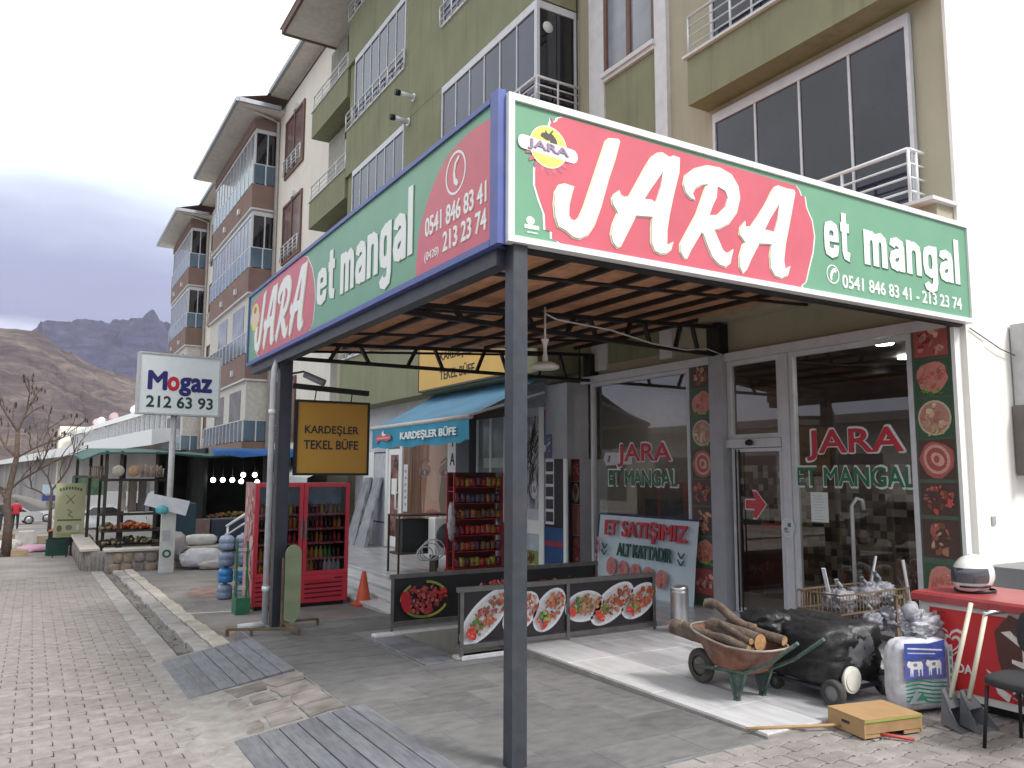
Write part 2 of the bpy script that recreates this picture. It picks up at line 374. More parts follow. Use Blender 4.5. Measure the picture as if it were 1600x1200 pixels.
cand.sort(); sm_ = M()
for i, (d, x, y) in enumerate(cand):
    dz = random.uniform(-.002, .003)+.01*noise.noise(Vector((x, y, 0))*1.3)
    if i < 300: o = inst('paver', pm, side, (x+BL/2, y+BW/2, gz(x, y)+dz)); o.rotation_euler = (random.uniform(-.02, .02)-.02, random.uniform(-.015, .015), 0)
    else: paver_geo(sm_, x, y, gz(x+BL/2, y+BW/2)+dz, random.uniform(-.02, .02), random.uniform(-.02, .02)-.02)
sm_.build('paver_field', paver_m, side, kind='stuff')
# ------------------------------------------------------------------ kerb, gutter
k = M()
for i in range(24): a = 9.6+i*.5; k.bbox(1.30, 1.56, a+.004, a+.496, gs(a+.5)-.1, gs(a)+.014, .006)
k.build('edge_strip', kerb_m, side)
kerb = struct('kerb'); y = 9.9
while y < 21.3:
    l = random.uniform(.42, .6); z = gs(y)
    k = M(); k.bbox(1.76+random.uniform(-.02, .02), 1.98, y+.006, y+l-.006, z-.15, z+.035+random.uniform(-.01, .01), .02); k.build('kerb_stone', kerb_m, kerb)
    k = M(); k.bbox(1.99, 2.19+random.uniform(-.02, .02), y+.006, y+l-.006, z-.15, z+.045+random.uniform(-.01, .01), .015); k.build('kerb_slab', mat('kerb slab', (.45, .41, .36), .85, 0, .2, 5, bump=.4, dirt=.4, rnd=.12), kerb)
    y += l
gut = M()
for a in range(0, 30): gut.add([(1.5, 9.5+a*.4, gs(9.5+a*.4)-.03), (1.76, 9.5+a*.4, gs(9.5+a*.4)-.07), (1.76, 9.9+a*.4, gs(9.9+a*.4)-.07), (1.5, 9.9+a*.4, gs(9.9+a*.4)-.03)], [(0, 1, 2, 3)])
gut.build('gutter', mat('wet gutter mud', (.07, .06, .055), .6, 0, .4, 6, bump=.6), None, True, kind='structure')
deb = M()
for i in range(170):
    y = random.uniform(9.8, 21); x = random.gauss(1.68, .07); s_ = random.uniform(.008, .035); z = gs(y)-.05
    deb.add([(x+random.uniform(-s_, s_), y+random.uniform(-s_, s_)*1.5, z+random.uniform(0, s_)) for _ in range(4)], [(0, 1, 2), (0, 2, 3), (0, 3, 1), (1, 3, 2)])
tag(deb.build('litter', mat('litter', (.14, .12, .11), .9, 0, .6, 30), None), 'small dark and pale scraps of litter lying along the gutter', 'litter', kind='stuff')
# ------------------------------------------------------------------ ramps: slate planks and flagstones
def rz_(x, y): t = clamp((x-1.33)/(2.3-1.33)); return gs(y)*(1-t)+ter(y)*t+.015
ramp = struct('ramp')
k = M()
for (x0, x1, y0, y1) in ((1.2, 2.36, 3.2, 9.95),):
    ny = 16
    for i in range(ny):
        a, b = y0+(y1-y0)*i/ny, y0+(y1-y0)*(i+1)/ny
        k.add([(x0, a, rz_(x0, a)-.02), (x1, a, rz_(x1, a)-.02), (x1, b, rz_(x1, b)-.02), (x0, b, rz_(x0, b)-.02)], [(0, 1, 2, 3)])
k.build('mortar_bed', mortar, ramp)
def slab(x0, x1, y0, y1, m_, nm, g=.008, th=.012):
    k = M(); q = [(x0+g, y0+g), (x1-g, y0+g), (x1-g, y1-g), (x0+g, y1-g)]
    k.add([(a, b, rz_(a, b)-.03) for a, b in q]+[(a, b, rz_(a, b)+th-.012) for a, b in q], [(4, 5, 6, 7), (0, 1, 5, 4), (1, 2, 6, 5), (2, 3, 7, 6), (3, 0, 4, 7)]); k.build(nm, m_, ramp)
x = 1.34
for w_ in (.15, .12, .16, .14, .13, .15, .12): slab(x, x+w_, 8.0, 9.85, slate, 'slate_plank', .005); x += w_
x = 1.42
for w_ in (.17, .16, .14, .15, .13, .15, .14): slab(x, x+w_, 3.6, 6.45, slate, 'slate_plank', .006); x += w_
y = 6.5
for r_, row in enumerate(((.36, .3, .34), (.26, .42, .32), (.4, .22, .38), (.3, .34, .36))):
    x = 1.34; hh = .365
    for w_ in row:
        k = M(); g = .026; x1_ = min(x+w_, 2.34); pts = []
        if x1_-x < .12: continue
        for a, b in ((x+g, y+g), ((x+x1_)/2, y+g), (x1_-g, y+g), (x1_-g, y+hh/2), (x1_-g, y+hh-g), ((x+x1_)/2, y+hh-g), (x+g, y+hh-g), (x+g, y+hh/2)):
            a += random.uniform(-.03, .03); b += random.uniform(-.03, .03); pts.append((a, b, rz_(a, b)-.012))
        k.prism([(a, b, c-.03) for a, b, c in pts], (0, 0, .033)); k.build('flagstone', fieldst, ramp); x += w_
    y += hh
rb = M()
for i in range(26):
    y = 3.4+i*.18+random.uniform(-.03, .03); x = 1.2+.05*math.sin(i*1.7); z = gs(y)
    rb.add([(x-.1, y-.08, z-.02), (x+.2, y-.1, z+.02), (x+.22, y+.11, z+.02), (x-.09+random.uniform(-.05, .05), y+.1, z-.02), (x+.04, y, z+.04)], [(0, 1, 4), (1, 2, 4), (2, 3, 4), (3, 0, 4)])
rb.build('broken_edge', mortar, ramp)
# ------------------------------------------------------------------ terrace, marble, stairwell
ter_m = mat('grey terrace screed', (.19, .195, .205), .6, 0, .2, 2.5, bump=.25, bscale=30, stretch=(1, 2.2, 1), dirt=.6, dcol=(.11, .115, .125), dscale=.7)
ter_s = mat('worn dark terrace slab', (.14, .137, .14), .85, 0, .22, 5, bump=.4, bscale=24, stretch=(1.2, 2.2, 1), dirt=.6, dcol=(.205, .2, .192), dscale=.9, rnd=.16)
k = M()
def sheet(x0, x1, y0, y1, f, th=.12, ny=4):
    for i in range(ny):
        a, b = y0+(y1-y0)*i/ny, y0+(y1-y0)*(i+1)/ny
        k.add([(x0, a, f(a)-th), (x1, a, f(a)-th), (x1, b, f(b)-th), (x0, b, f(b)-th), (x0, a, f(a)), (x1, a, f(a)), (x1, b, f(b)), (x0, b, f(b))], [(4, 5, 6, 7), (0, 1, 5, 4), (1, 2, 6, 5), (2, 3, 7, 6), (3, 0, 4, 7)])
sheet(2.31, 4.6, 4.12, 7.5, ter, .5); sheet(2.31, 3.48, 7.5, 10.65, ter, .5); sheet(3.48, 3.9, 9.12, 10.65, ter, .5); sheet(3.9, 7.88, 9.12, 10.65, ter, .5)
ts = struct('terrace'); k.build('screed', ter_m, ts)
y = 4.15
row_ = 0
while y < 10.5:
    hh = .45; x = 2.33+(.0 if row_ % 2 else -.35)
    while x < 7.8:
        xa, xb, ya_, yb_ = max(x, 2.33), x+.7, y, min(y+hh, 10.6)
        lim = 4.58 if y < 7.45 else (3.46 if y < 9.15 else 7.84)
        xb = min(xb, lim)
        if ya_ < 7.5 < yb_ or ya_ < 9.13 < yb_: xb = min(xb, 3.46)
        if xb-xa > .08 and yb_-ya_ > .08:
            k = M(); g = .005; q = [(xa+g, ya_+g), (xb-g, ya_+g), (xb-g, yb_-g), (xa+g, yb_-g)]; dz = random.uniform(.001, .003)
            k.add([(a, b, ter(b)-.02) for a, b in q]+[(a, b, ter(b)+dz) for a, b in q], [(4, 5, 6, 7), (0, 1, 5, 4), (1, 2, 6, 5), (2, 3, 7, 6), (3, 0, 4, 7)]); k.build('terrace_slab', ter_s, ts)
        x += .7
    y += hh; row_ += 1
for i in range(6):
    y = 7.5+i*.27; k = M(); k.bbox(3.49, 3.92, y+.004, y+.262, ter(y)-.2, ter(y)+.012, .008); k.build('slate_slab', slate, ts)
fl = struct('marble_floor')
k = M(); k.box(4.6, 8.28, 4.12, 7.5, -.2, -.012); k.build('screed', mortar, fl)
y = 4.14
r_ = 0
while y < 7.45:
    x = 4.62; y1_ = min(y+.62, 7.5)
    while x < 8.28:
        w_ = .16 if x < 4.7 else .44
        x1_ = min(x+w_, 8.28); k = M(); k.bbox(x+.002, x1_-.002, y+.002, y1_-.002, -.03, random.uniform(-.001, .001), .003)
        k.build('marble_tile', marble_lt if x < 5.1 else marble, fl); x += w_
    y += .62; r_ += 1
k = M(); k.box(6.9, 8.28, 7.5, 11.5, -.2, 0.0); k.build('inner_floor', marble, fl)
k = M(); k.box(4.62, 6.9, 7.503, 7.62, -.2, -.002); k.build('edge_slab', marble_lt, fl)
st = struct('basement_stairwell')
wallb = mat('beige stairwell plaster', (.42, .4, .36), .85, 0, .1, 3, dirt=.4)
k = M(); x0, x1, y0, y1 = SW; k.box(x0-.1, x1, y1, y1+.1, -2.9, -.06); k.box(x0-.1, x1, y0-.1, y0, -2.9, -.03); k.box(x1, x1+.1, y0-.1, y1+.1, -2.9, -.2); k.build('well_wall', wallb, st)
k = M(); k.box(x0, x1, y0, y1, -3., -2.9)
for i in range(10): k.box(x0-.02+i*.27, x0+.25+i*.27, y0, y1, -2.9, -.12-.19*(i+1))
k.build('down_steps', concrete, st)
k = M(); k.bbox(3.55, 6.9, y1+.003, y1+.14, -.12, -.045, .01); k.bbox(3.9, 4.62, y0-.12, y0-.003, -.3, -.03, .01); k.build('coping', marble_lt, st)
k = M(); k.tube([(4.3, 8.1, -.06), (4.16, 8.1, -.02), (4.2, 8.12, .045), (4.36, 8.1, .055), (4.7, 8.02, -.1), (5.4, 7.9, -.55)], .022); k.build('handrail', chrome, st)
# parking surface
pk = struct('parking_area'); k = M()
for a, b in zip((10.652, 12, 14, 17, 21, 26, 33), (12, 14, 17, 21, 26, 33, 45)): k.add([(2.18, a, par(a)), (8.5, a, par(a)), (8.5, b, par(b)), (2.18, b, par(b))], [(0, 1, 2, 3)])
k.build('stone_surface', park_m, pk)
red_p = mat('reddish paving', (.24, .15, .135), .85, 0, .3, 4, bump=.3, dirt=.6, dcol=(.2, .18, .17), dscale=1.4)
for (a0, a1, b0, b1) in ((2.6, 5.0, 15.4, 17.2), (2.3, 4.6, 10.9, 12.2)):
    k = M(); n = 14; pts = []
    for i in range(n): t = i*2*math.pi/n; cx_, cy_ = (a0+a1)/2, (b0+b1)/2; x = cx_+(a1-a0)/2*max(-1, min(1, 1.3*math.cos(t)))*random.uniform(.86, 1); y = cy_+(b1-b0)/2*max(-1, min(1, 1.3*math.sin(t)))*random.uniform(.86, 1); pts.append((x, y, par(y)+.004))
    k.add(pts, [tuple(range(n))]); k.build('red_paving', red_p, pk)
k = M(); k.add([(2.2, 13.7, par(13.7)+.006), (3.3, 13.45, par(13.45)+.006), (3.3, 13.52, par(13.52)+.006), (2.2, 13.78, par(13.78)+.006)], [(0, 1, 2, 3)]); k.build('painted_line', mat('white line paint', (.6, .58, .55), .8, 0, .2, 20), pk)
# ------------------------------------------------------------------ marble stairs and upper platform
pl = struct('shop_platform'); PZ = -.05; XE = [4.85, 5.15, 5.45, 5.75]; zs = [-.29, -.21, -.13, PZ]
for x, z in zip(XE, zs):
    x2 = x+.3 if z < PZ else 7.9
    k = M(); k.box(x, x2 if z < PZ else 7.9, 10.66, 21, -.7, z-.03); k.build('riser', marble_st, pl)
    k = M(); k.bbox(x-.025, x2+.02 if z < PZ else 7.9, 10.655, 21.02, z-.029, z, .005); k.build('tread', marble_lt if z < PZ else marble, pl)
# ------------------------------------------------------------------ apartment buildings
olive = mat('olive green plaster', (.25, .255, .155), .9, 0, .08, 1.2, bump=.25, bscale=70, dirt=.3, dcol=(.17, .175, .11), dscale=.7, streak=.28)
beige = mat('beige plaster', (.42, .385, .285), .9, 0, .06, 1.5, bump=.25, bscale=70, dirt=.25, dcol=(.33, .3, .24), dscale=.8, streak=.15)
cream = mat('cream plaster', (.80, .75, .66), .9, 0, .05, 1.2, bump=.2, bscale=60, dirt=.3, dcol=(.6, .55, .47), dscale=.6, streak=.12)
gable_m = mat('pale gable plaster', (.86, .83, .78), .9, 0, .04, 1.2, bump=.2, bscale=60, dirt=.35, dcol=(.74, .69, .63), dscale=.5, streak=.06)
brown = mat('brown plaster', (.245, .16, .135), .9, 0, .08, 2, bump=.2, dirt=.2, dcol=(.2, .15, .13))
trim = mat('off white trim', (.66, .66, .67), .6, 0, .06, dirt=.3, dcol=(.4, .38, .36), dscale=2)
wood = mat('brown window frame', (.16, .075, .055), .5, 0, .15, 8)
pane_m = mat('balcony glass with sky reflection', (.055, .06, .105), .05, 0, .35, .5, spec=.4)  # blue mottled base colour stands for cloudy sky reflected in the panes
dark_pane = mat('dark glass', (.012, .013, .018), .05, 0, .3, .6, spec=.8)
pale_pane = mat('pale curtained glass', (.22, .24, .27), .12, 0, .3, 1.3, spec=.8)
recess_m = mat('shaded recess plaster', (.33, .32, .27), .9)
soffit_m = mat('soffit board', (.68, .65, .6), .8, 0, .08, dirt=.2)
tile_m = mat('brown roof tile', (.17, .1, .08), .8, 0, .3, 8)
gutter_m = mat('grey gutter', (.36, .38, .41), .5, .2)
def pipes_rail(root, X, y0, y1, z0, h, n, r=.018, bars=2, name='railing', side=None):
    k = M(); k.tube([(X, y0, z0+h), (X, y1, z0+h)], r*1.5, 6)
    for i in range(n+1):
        y = y0+(y1-y0)*i/n; k.tube([(X, y, z0), (X, y, z0+h)], r*1.2, 6)
    for b in range(bars): k.tube([(X, y0, z0+h*(b+1)/(bars+1)), (X, y1, z0+h*(b+1)/(bars+1))], r*.8, 6)
    if side is not None:
        k.tube([(X, y0, z0+h), (side, y0, z0+h)], r*1.5, 6)
        for b in range(bars): k.tube([(X, y0, z0+h*(b+1)/(bars+1)), (side, y0, z0+h*(b+1)/(bars+1))], r*.8, 6)
        k.tube([((X+side)/2, y0, z0), ((X+side)/2, y0, z0+h)], r*1.2, 6)
    return k.build(name, rail_white, root)
def glazing(root, X, y0, y1, z0, z1, n, gm, fm=None, fw=.05, name='balcony_window', top=.16):
    fm = fm or white_alu; k = M(); fw2 = fw/2
    k.box(X-.05, X+.01, y0, y1, z1-top, z1); k.box(X-.05, X+.01, y0, y1, z0, z0+.05)
    k.box(X-.048, X+.012, y0, y0+fw, z0+.05, z1-top); k.box(X-.048, X+.012, y1-fw, y1, z0+.05, z1-top)
    a, b = y0+fw, y1-fw
    for i in range(1, n): y = a+(b-a)*i/n; k.box(X-.04, X+.008, y-.016, y+.016, z0+.05, z1-top)
    f = k.build(name, fm, root)
    for i in range(n):
        p, q = a+(b-a)*i/n+(.016 if i else 0), a+(b-a)*(i+1)/n-(.016 if i < n-1 else 0)
        g = M(); t = random.uniform(-.003, .003); g.box(X-.022, X-.012, p, q, z0+.05, z1-top); g.build('pane', gm, f)
    return f
# --- green apartment building
G = thing('apartment_building', 'olive green and beige apartment block standing above the meat restaurant', 'building', (8.3, 11, 0))
FL = [3.6, 7.05, 10.5, 13.95]                       # underside of each green oriel band
k = M(); k.box(8.3, 20, 4.655, 25.0, 3.52, 19.5); k.box(8.75, 20, 11.6, 25.0, -.6, 3.6); k.box(14.2, 20, 4.655, 11.6, -.3, 3.52); k.build('wall', beige, G)
k = M(); k.box(8.303, 20, 4.62, 4.655, -.2, 19.5); k.box(8.3, 8.62, 4.60, 4.7, -.2, 3.5); k.build('gable_wall', gable_m, G)
# oriel
k = M(); k.box(7.46, 8.3, 11.55, 21.95, 3.62, 16.0); k.build('oriel_core', olive, G)
for i, z in enumerate(FL):
    k = M(); k.box(7.38, 8.3, 11.47, 21.98, z, z+1.42); k.build('oriel_band', olive, G)
    k = M(); k.box(7.34, 8.28, 11.43, 15.5, z+1.42, z+1.46); k.box(7.34, 7.5, 17.6, 22.0, z+1.42, z+1.46); k.build('ledge', trim, G)
    top = FL[i+1] if i < 3 else 17
    glazing(G, 7.42, 11.52, 15.45, z+1.46, top-.02, 6, pane_m)
    glazing(G, 7.42, 17.6, 21.35, z+1.46, top-.02, 6, pane_m)
    # side glass of the corner
    f = M(); f.box(7.40, 8.28, 11.492, 11.55, top-.16, top-.02); f.box(7.375, 7.44, 11.485, 11.55, z+1.46, top-.02); f.box(8.22, 8.3, 11.49, 11.55, z+1.46, top-.16); sf = f.build('side_window', white_alu, G)
    for a in (0, 1):
        g = M(); g.box(7.45+.385*a, 7.82+.385*a, 11.51, 11.53, z+1.46, top-.17); g.build('pane', dark_pane, sf)
    pipes_rail(G, 7.33, 11.42, 15.5, z+1.44, .46, 7, side=8.25)
    pipes_rail(G, 7.33, 17.55, 21.9, z+1.44, .46, 8)
    k = M(); k.box(7.385, 7.5, 15.5, 17.55, z+1.42, top); k.build('oriel_pier', olive, G)
k = M(); k.lathe([(.0, 0), (.11, 0), (.11, .012), (0, .012)], (7.62, 11.485, 10.0), 16, 'y'); k.build('extractor_fan', trim, G)
# hanging side balconies
for zt in (13.95, 10.8, 7.65):
    k = M(); k.box(7.38, 8.0, 22.0, 25.6, zt-.9, zt); k.build('balcony_parapet', olive, G)
    k = M(); k.box(7.34, 8.04, 21.99, 25.64, zt, zt+.03); k.build('ledge', trim, G)
    if zt < 17: pipes_rail(G, 7.4, 22.05, 25.5, zt+.02, .5, 4, bars=2)
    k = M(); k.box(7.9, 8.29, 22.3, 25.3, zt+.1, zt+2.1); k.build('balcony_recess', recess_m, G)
    k = M(); k.box(7.88, 7.9, 22.5, 23.6, zt+.1, zt+1.95); k.build('balcony_door', dark_pane, G)
k = M(); k.box(6.2, 20, 4.0, 25.0, 16.2, 16.3); k.build('soffit', soffit_m, G)
k = M(); k.box(6.12, 6.2, 4.0, 25.05, 16.15, 16.42); k.box(6.2, 20, 25.0, 25.08, 16.15, 16.42); k.build('fascia', tile_m, G)
k = M(); k.add([(6.1, 3.9, 16.42), (6.1, 25.3, 16.42), (13, 25.3, 19.5), (13, 3.9, 19.5)], [(0, 1, 2, 3)]); k.build('roof', tile_m, G)
k = M()
for i in range(16): k.box(8.24-.012*(i % 2), 8.31, 4.66, 4.69, 3.6+i*.0, 3.6+.01)
# white strips and brown windows
for (y0, y1) in ((10.62, 11.05), (9.0, 9.28)):
    k = M(); k.box(8.22, 8.3, y0, y1, 3.6, 16.1); k.build('white_pilaster', trim, G)
for zc in (3.7, 7.15, 10.6):
    k = M(); k.box(8.26, 8.3, 9.28, 10.62, zc, zc+1.55); k.build('green_panel', olive, G)
    k = M(); k.box(8.2, 8.3, 9.28, 10.62, zc+1.55, zc+1.62); k.box(8.16, 8.3, 9.26, 10.64, zc+1.62, zc+1.7); k.build('sill', trim, G)
    k = M(); z0, z1 = zc+1.7, zc+3.35
    for (a, b) in ((9.28, 9.36), (9.9, 10.0), (10.54, 10.62)): k.box(8.23, 8.3, a, b, z0, z1)
    k.box(8.232, 8.3, 9.36, 10.54, z0, z0+.07); k.box(8.232, 8.3, 9.36, 10.54, z1-.07, z1); f = k.build('window', wood, G)
    for a in ((9.36, 9.9), (10.0, 10.54)):
        g = M(); g.box(8.265, 8.275, a[0], a[1], z0+.07, z1-.07); g.build('pane', pale_pane, f)
# right-hand balconies: parapet, glazing, railing
for zp, wz in ((3.98, 4.72), (7.2, 7.95)):
    k = M(); k.box(7.9 if zp > 5 else 8.0, 8.3, 4.66 if zp < 5 else 4.7, 8.2, zp, zp+.72); k.build('balcony_parapet', olive if zp > 5 else beige, G)
    k = M(); k.box(7.84, 8.3, 4.6, 8.25, zp+.72, zp+.76); k.build('ledge', trim, G)
    glazing(G, 8.27, 5.0, 8.05, zp+.78, zp+3.1, 4, mat('big window glass', (.022, .023, .042), .04, 0, .9, .55, spec=.6), name='sliding_window', top=.14)  # uneven base colour paints the clouds reflected in the large window
    pipes_rail(G, 7.93, 4.9, 8.2, zp+.76, .62, 4, r=.016, bars=3, side=8.2)
for q, (y, z) in enumerate(((17.09, 10.9), (16.88, 10.4))):
    k = M(); y0 = 17.0 if q == 0 else 17.3; k.tube([(7.38, y0, z), (7.0, y0, z+.02)], .06, 10); k.tube([(7.38, y0, z), (7.35, y0, z)], .1, 10); p_ = k.build('flue_pipe', rail_white, G)
    k = M(); k.tube([(7.0, y0, z+.02), (6.88, y0, z+.02)], .075, 10); k.build('flue_cap', black_steel, p_)
k = M(); k.tube([(8.32, 11.43, 3.3), (8.25, 11.43, 3.3), (8.22, 11.43, 14)], .012, 6); k.build('cable', black_steel, G)
# --- cream and brown building blocks further down the street
def block(label, y0, ya, yb, XF=8.3, XO=7.23):
    """cream wall y0..ya, brown oriel ya..yb"""
    B = thing('apartment_building', label, 'building', (XF, (y0+yb)/2, 0))
    k = M(); k.box(XF, 20, y0, yb+.5, -2, 17.4); k.build('wall', cream, B)
    k = M(); k.box(XO+.1, XF, ya+.08, yb, 3.2, 17.0); k.build('oriel_core', mat('bay plaster', (.6, .57, .52), .9), B)
    for i, zt in enumerate((14.05, 10.4, 6.75, 3.1)):
        bb = 1.05; k = M(); k.box(XO, XF, ya, yb, zt-bb, zt); k.build('balcony_band', brown, B)
        k = M(); k.box(XO-.02, XF, ya-.02, yb+.02, zt-bb-.07, zt-bb-.002); k.build('white_edge', trim, B)
        for q in range(2):
            k = M(); y = ya+2.2+q*3.1; k.box(XO-.1, XO, y, y+.22, zt-.75, zt-.5); k.build('wall_lamp', rail_white, B)
        k = M(); n = 11
        k.box(XO-.015, XO+.015, ya, yb, zt+.86, zt+.9); k.box(XO, XF-.03, ya-.014, ya+.014, zt+.86, zt+.9)
        for j in range(n+1): y = ya+(yb-ya)*j/n; k.box(XO-.02, XO+.02, y-.03, y+.03, zt, zt+.86)
        for x in (XO+.02, (XO+XF)/2, XF-.05): k.box(x-.025, x+.025, ya-.02, ya+.01, zt, zt+.86)
        rr = k.build('railing', rail_white, B)
        k = M(); k.box(XO-.005, XO+.005, ya, yb, zt+.03, zt+.86); k.box(XO+.02, XF-.05, ya-.005, ya+.004, zt+.03, zt+.86); k.build('rail_glass', mat('blue rail glass', (.10, .16, .22), .1, 0, .3, .7, spec=.8), rr)
        if i < 2:
            glazing(B, XO+.09, ya+.1, yb-.1, zt, zt+2.4, 12, pale_pane, top=.12)
            f = M(); f.box(XO+.06, XF, ya+.02, ya+.07, zt+2.28, zt+2.45); f.box(XO+.06, XO+.12, ya+.02, ya+.075, zt, zt+2.28); f.box((XO+XF)/2+.03, (XO+XF)/2+.08, ya+.02, ya+.072, zt, zt+2.28); sf = f.build('side_window', white_alu, B)
            for a in (0, 1): g = M(); x0 = XO+.13+a*.47; g.box(x0, x0+.44, ya+.045, ya+.06, zt, zt+2.28); g.build('pane', dark_pane, sf)
        else:
            g = M(); g.box(XO+.08, XO+.09, ya+1, ya+3.2, zt+.05, zt+2.2); g.build('balcony_door', pale_pane, B); g = M(); g.box(XO+.08, XO+.09, ya+4.5, ya+6.5, zt+.05, zt+2.2); g.build('balcony_door', pale_pane, B)
    k = M(); k.box(XO, XF, ya, yb, 16.5, 16.95); k.build('brown_fascia_band', brown, B)
    # roof: eaves over wall and over bay
    k = M(); k.box(XO-.85, XF, ya-.8, yb+.8, 17.1, 17.2); k.box(XF-.62, XF+.1, y0, ya-.8, 17.7, 17.8); k.build('soffit', soffit_m, B)
    k = M(); k.box(XO-.98, XO-.85, ya-.9, yb+.8, 17.12, 17.3); k.box(XO-.85, XF-.2, ya-.93, ya-.8, 17.12, 17.3); k.box(XF-.75, XF-.62, y0, ya-.93, 17.72, 17.9); k.build('roof_gutter', gutter_m, B)
    k = M(); k.add([(XO-.9, ya-.9, 17.3), (XO-.9, yb+.8, 17.3), (XF+3, yb+.8, 18.8), (XF+3, ya-.9, 18.8)], [(0, 1, 2, 3)]); k.add([(XF-.7, y0, 17.9), (XF-.7, yb, 17.9), (XF+5, yb, 20), (XF+5, y0, 20)], [(0, 1, 2, 3)]); k.build('roof', tile_m, B)
    for zt in (13.95, 10.3, 6.65, 3.0):
        a, b = ya-3.9, ya-1.2
        k = M()
        for (p, q) in ((a, a+.12), ((a+b)/2-.06, (a+b)/2+.06), (b-.12, b)): k.box(XF-.07, XF, p, q, zt, zt+2.5)
        k.box(XF-.068, XF, a+.12, b-.12, zt, zt+.1); k.box(XF-.068, XF, a+.12, b-.12, zt+2.4, zt+2.5); f = k.build('window', wood, B)
        for (p, q) in ((a+.12, (a+b)/2-.06), ((a+b)/2+.06, b-.12)): g = M(); g.box(XF-.03, XF-.02, p, q, zt+.1, zt+2.4); g.build('pane', mat('curtained pane', (.17, .1, .09), .2, 0, .5, 3, stretch=(1, 6, .4)), f)
        k = M(); k.box(XF-.12, XF, a+1.1, a+1.4, zt+2.5, zt+2.75); k.build('wall_lamp', rail_white, B)
        pipes_rail(B, XF-.14, a+.1, b-.1, zt+.1, .6, 4, r=.02, bars=3, name='window_grille')
    k = M(); k.tube([(XF-.1, ya-.12, -1), (XF-.1, ya-.12, 16.9), (XO-.7, ya-.5, 17.15)], .07, 8); k.build('drain_pipe', mat('beige drain pipe', (.55, .5, .47), .6), B)
    return B
block('cream apartment block with brown balcony bands next to the olive green block', 25.7, 33.6, 42.3)
block('cream and brown apartment block farthest down the street', 42.9, 49.8, 56.9)
# --- long white building far off
W = thing('market_hall', 'long low white building with a pillared gallery at the foot of the hill', 'building', (8, 62, 0))
dv = Vector((-.0745, 1, 0)).normalized(); nv = Vector((1, .0745, 0)).normalized(); A0 = Vector((8.4, 56, 0))
white_p = mat('bright white paint', (.85, .86, .86), .7, 0, .04)
def wq(s, t, z): q = A0+dv*s+nv*t; return (q.x, q.y, z)
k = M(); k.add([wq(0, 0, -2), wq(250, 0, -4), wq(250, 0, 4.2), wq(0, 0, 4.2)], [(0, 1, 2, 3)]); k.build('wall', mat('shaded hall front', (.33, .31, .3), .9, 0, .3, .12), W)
k = M(); k.add([wq(-2, -2.4, 3.5), wq(250, -2.4, 3.5), wq(250, -2.4, 4.5), wq(-2, -2.4, 4.5), wq(-2, 3, 4.9), wq(250, 3, 4.9)], [(0, 3, 2, 1), (3, 4, 5, 2), (0, 1, 5, 4), (0, 4, 3)]); k.build('canopy_roof', white_p, W)
k = M(); k.add([wq(0, 1.5, 4.7), wq(66, 1.5, 4.7), wq(66, 1.5, 6.6), wq(0, 1.5, 6.6)], [(0, 1, 2, 3)]); k.build('gallery_wall', mat('grey gallery', (.36, .37, .39), .8), W)
k = M(); k.add([wq(-2, .2, 6.5), wq(68, .2, 6.5), wq(68, .2, 6.95), wq(-2, .2, 6.95), wq(-2, 6, 8.6), wq(68, 6, 8.6)], [(0, 3, 2, 1), (3, 4, 5, 2), (0, 1, 5, 4)]); k.build('roof', white_p, W)
for i in range(34):
    q = A0+dv*(i*2.0); k = M(); k.box(q.x+.5, q.x+.75, q.y-.15, q.y+.15, 4.7, 6.5); k.build('pillar', mat('pale pillar', (.66, .66, .66), .8), W)
k = M(); q = A0+dv*72; k.box(q.x-.3, q.x+5, q.y-3, q.y+6, -2, 8.0); k.build('end_tower', cream, W)
k = M(); k.box(q.x+1.6, q.x+2.8, q.y-3.05, q.y-2.95, 4.9, 7.2); k.build('window', wood, W)
for i, (s_, h_, c_) in enumerate(((8, 1.5, 0), (16, 1.7, 0), (20, 1.5, 1), (34, 1.6, 0), (38, 1.3, 0), (52, 1.8, 2), (62, 1.9, 0), (66, 1.6, 2))):
    q = A0+dv*s_; k = M(); k.tube([(q.x+3.5, q.y, 8.6+.0*h_), (q.x+3.5, q.y+2.2, 8.6)], .45, 10); k.bar((q.x+3.5, q.y+1, 7.2), (q.x+3.5, q.y+1, 8.4), .5); k.build('water_tank', (white_p, mat('blue panel', (.12, .28, .42), .4), mat('pink tank', (.6, .4, .4), .6))[c_], W)
for s_ in (12, 28, 46): q = A0+dv*s_; k = M(); k.add([(q.x+2, q.y, 7.6), (q.x+2, q.y+7, 7.6), (q.x+4.5, q.y+7, 8.7), (q.x+4.5, q.y, 8.7)], [(0, 1, 2, 3)]); k.build('solar_panel', mat('solar blue', (.1, .2, .38), .3), W)
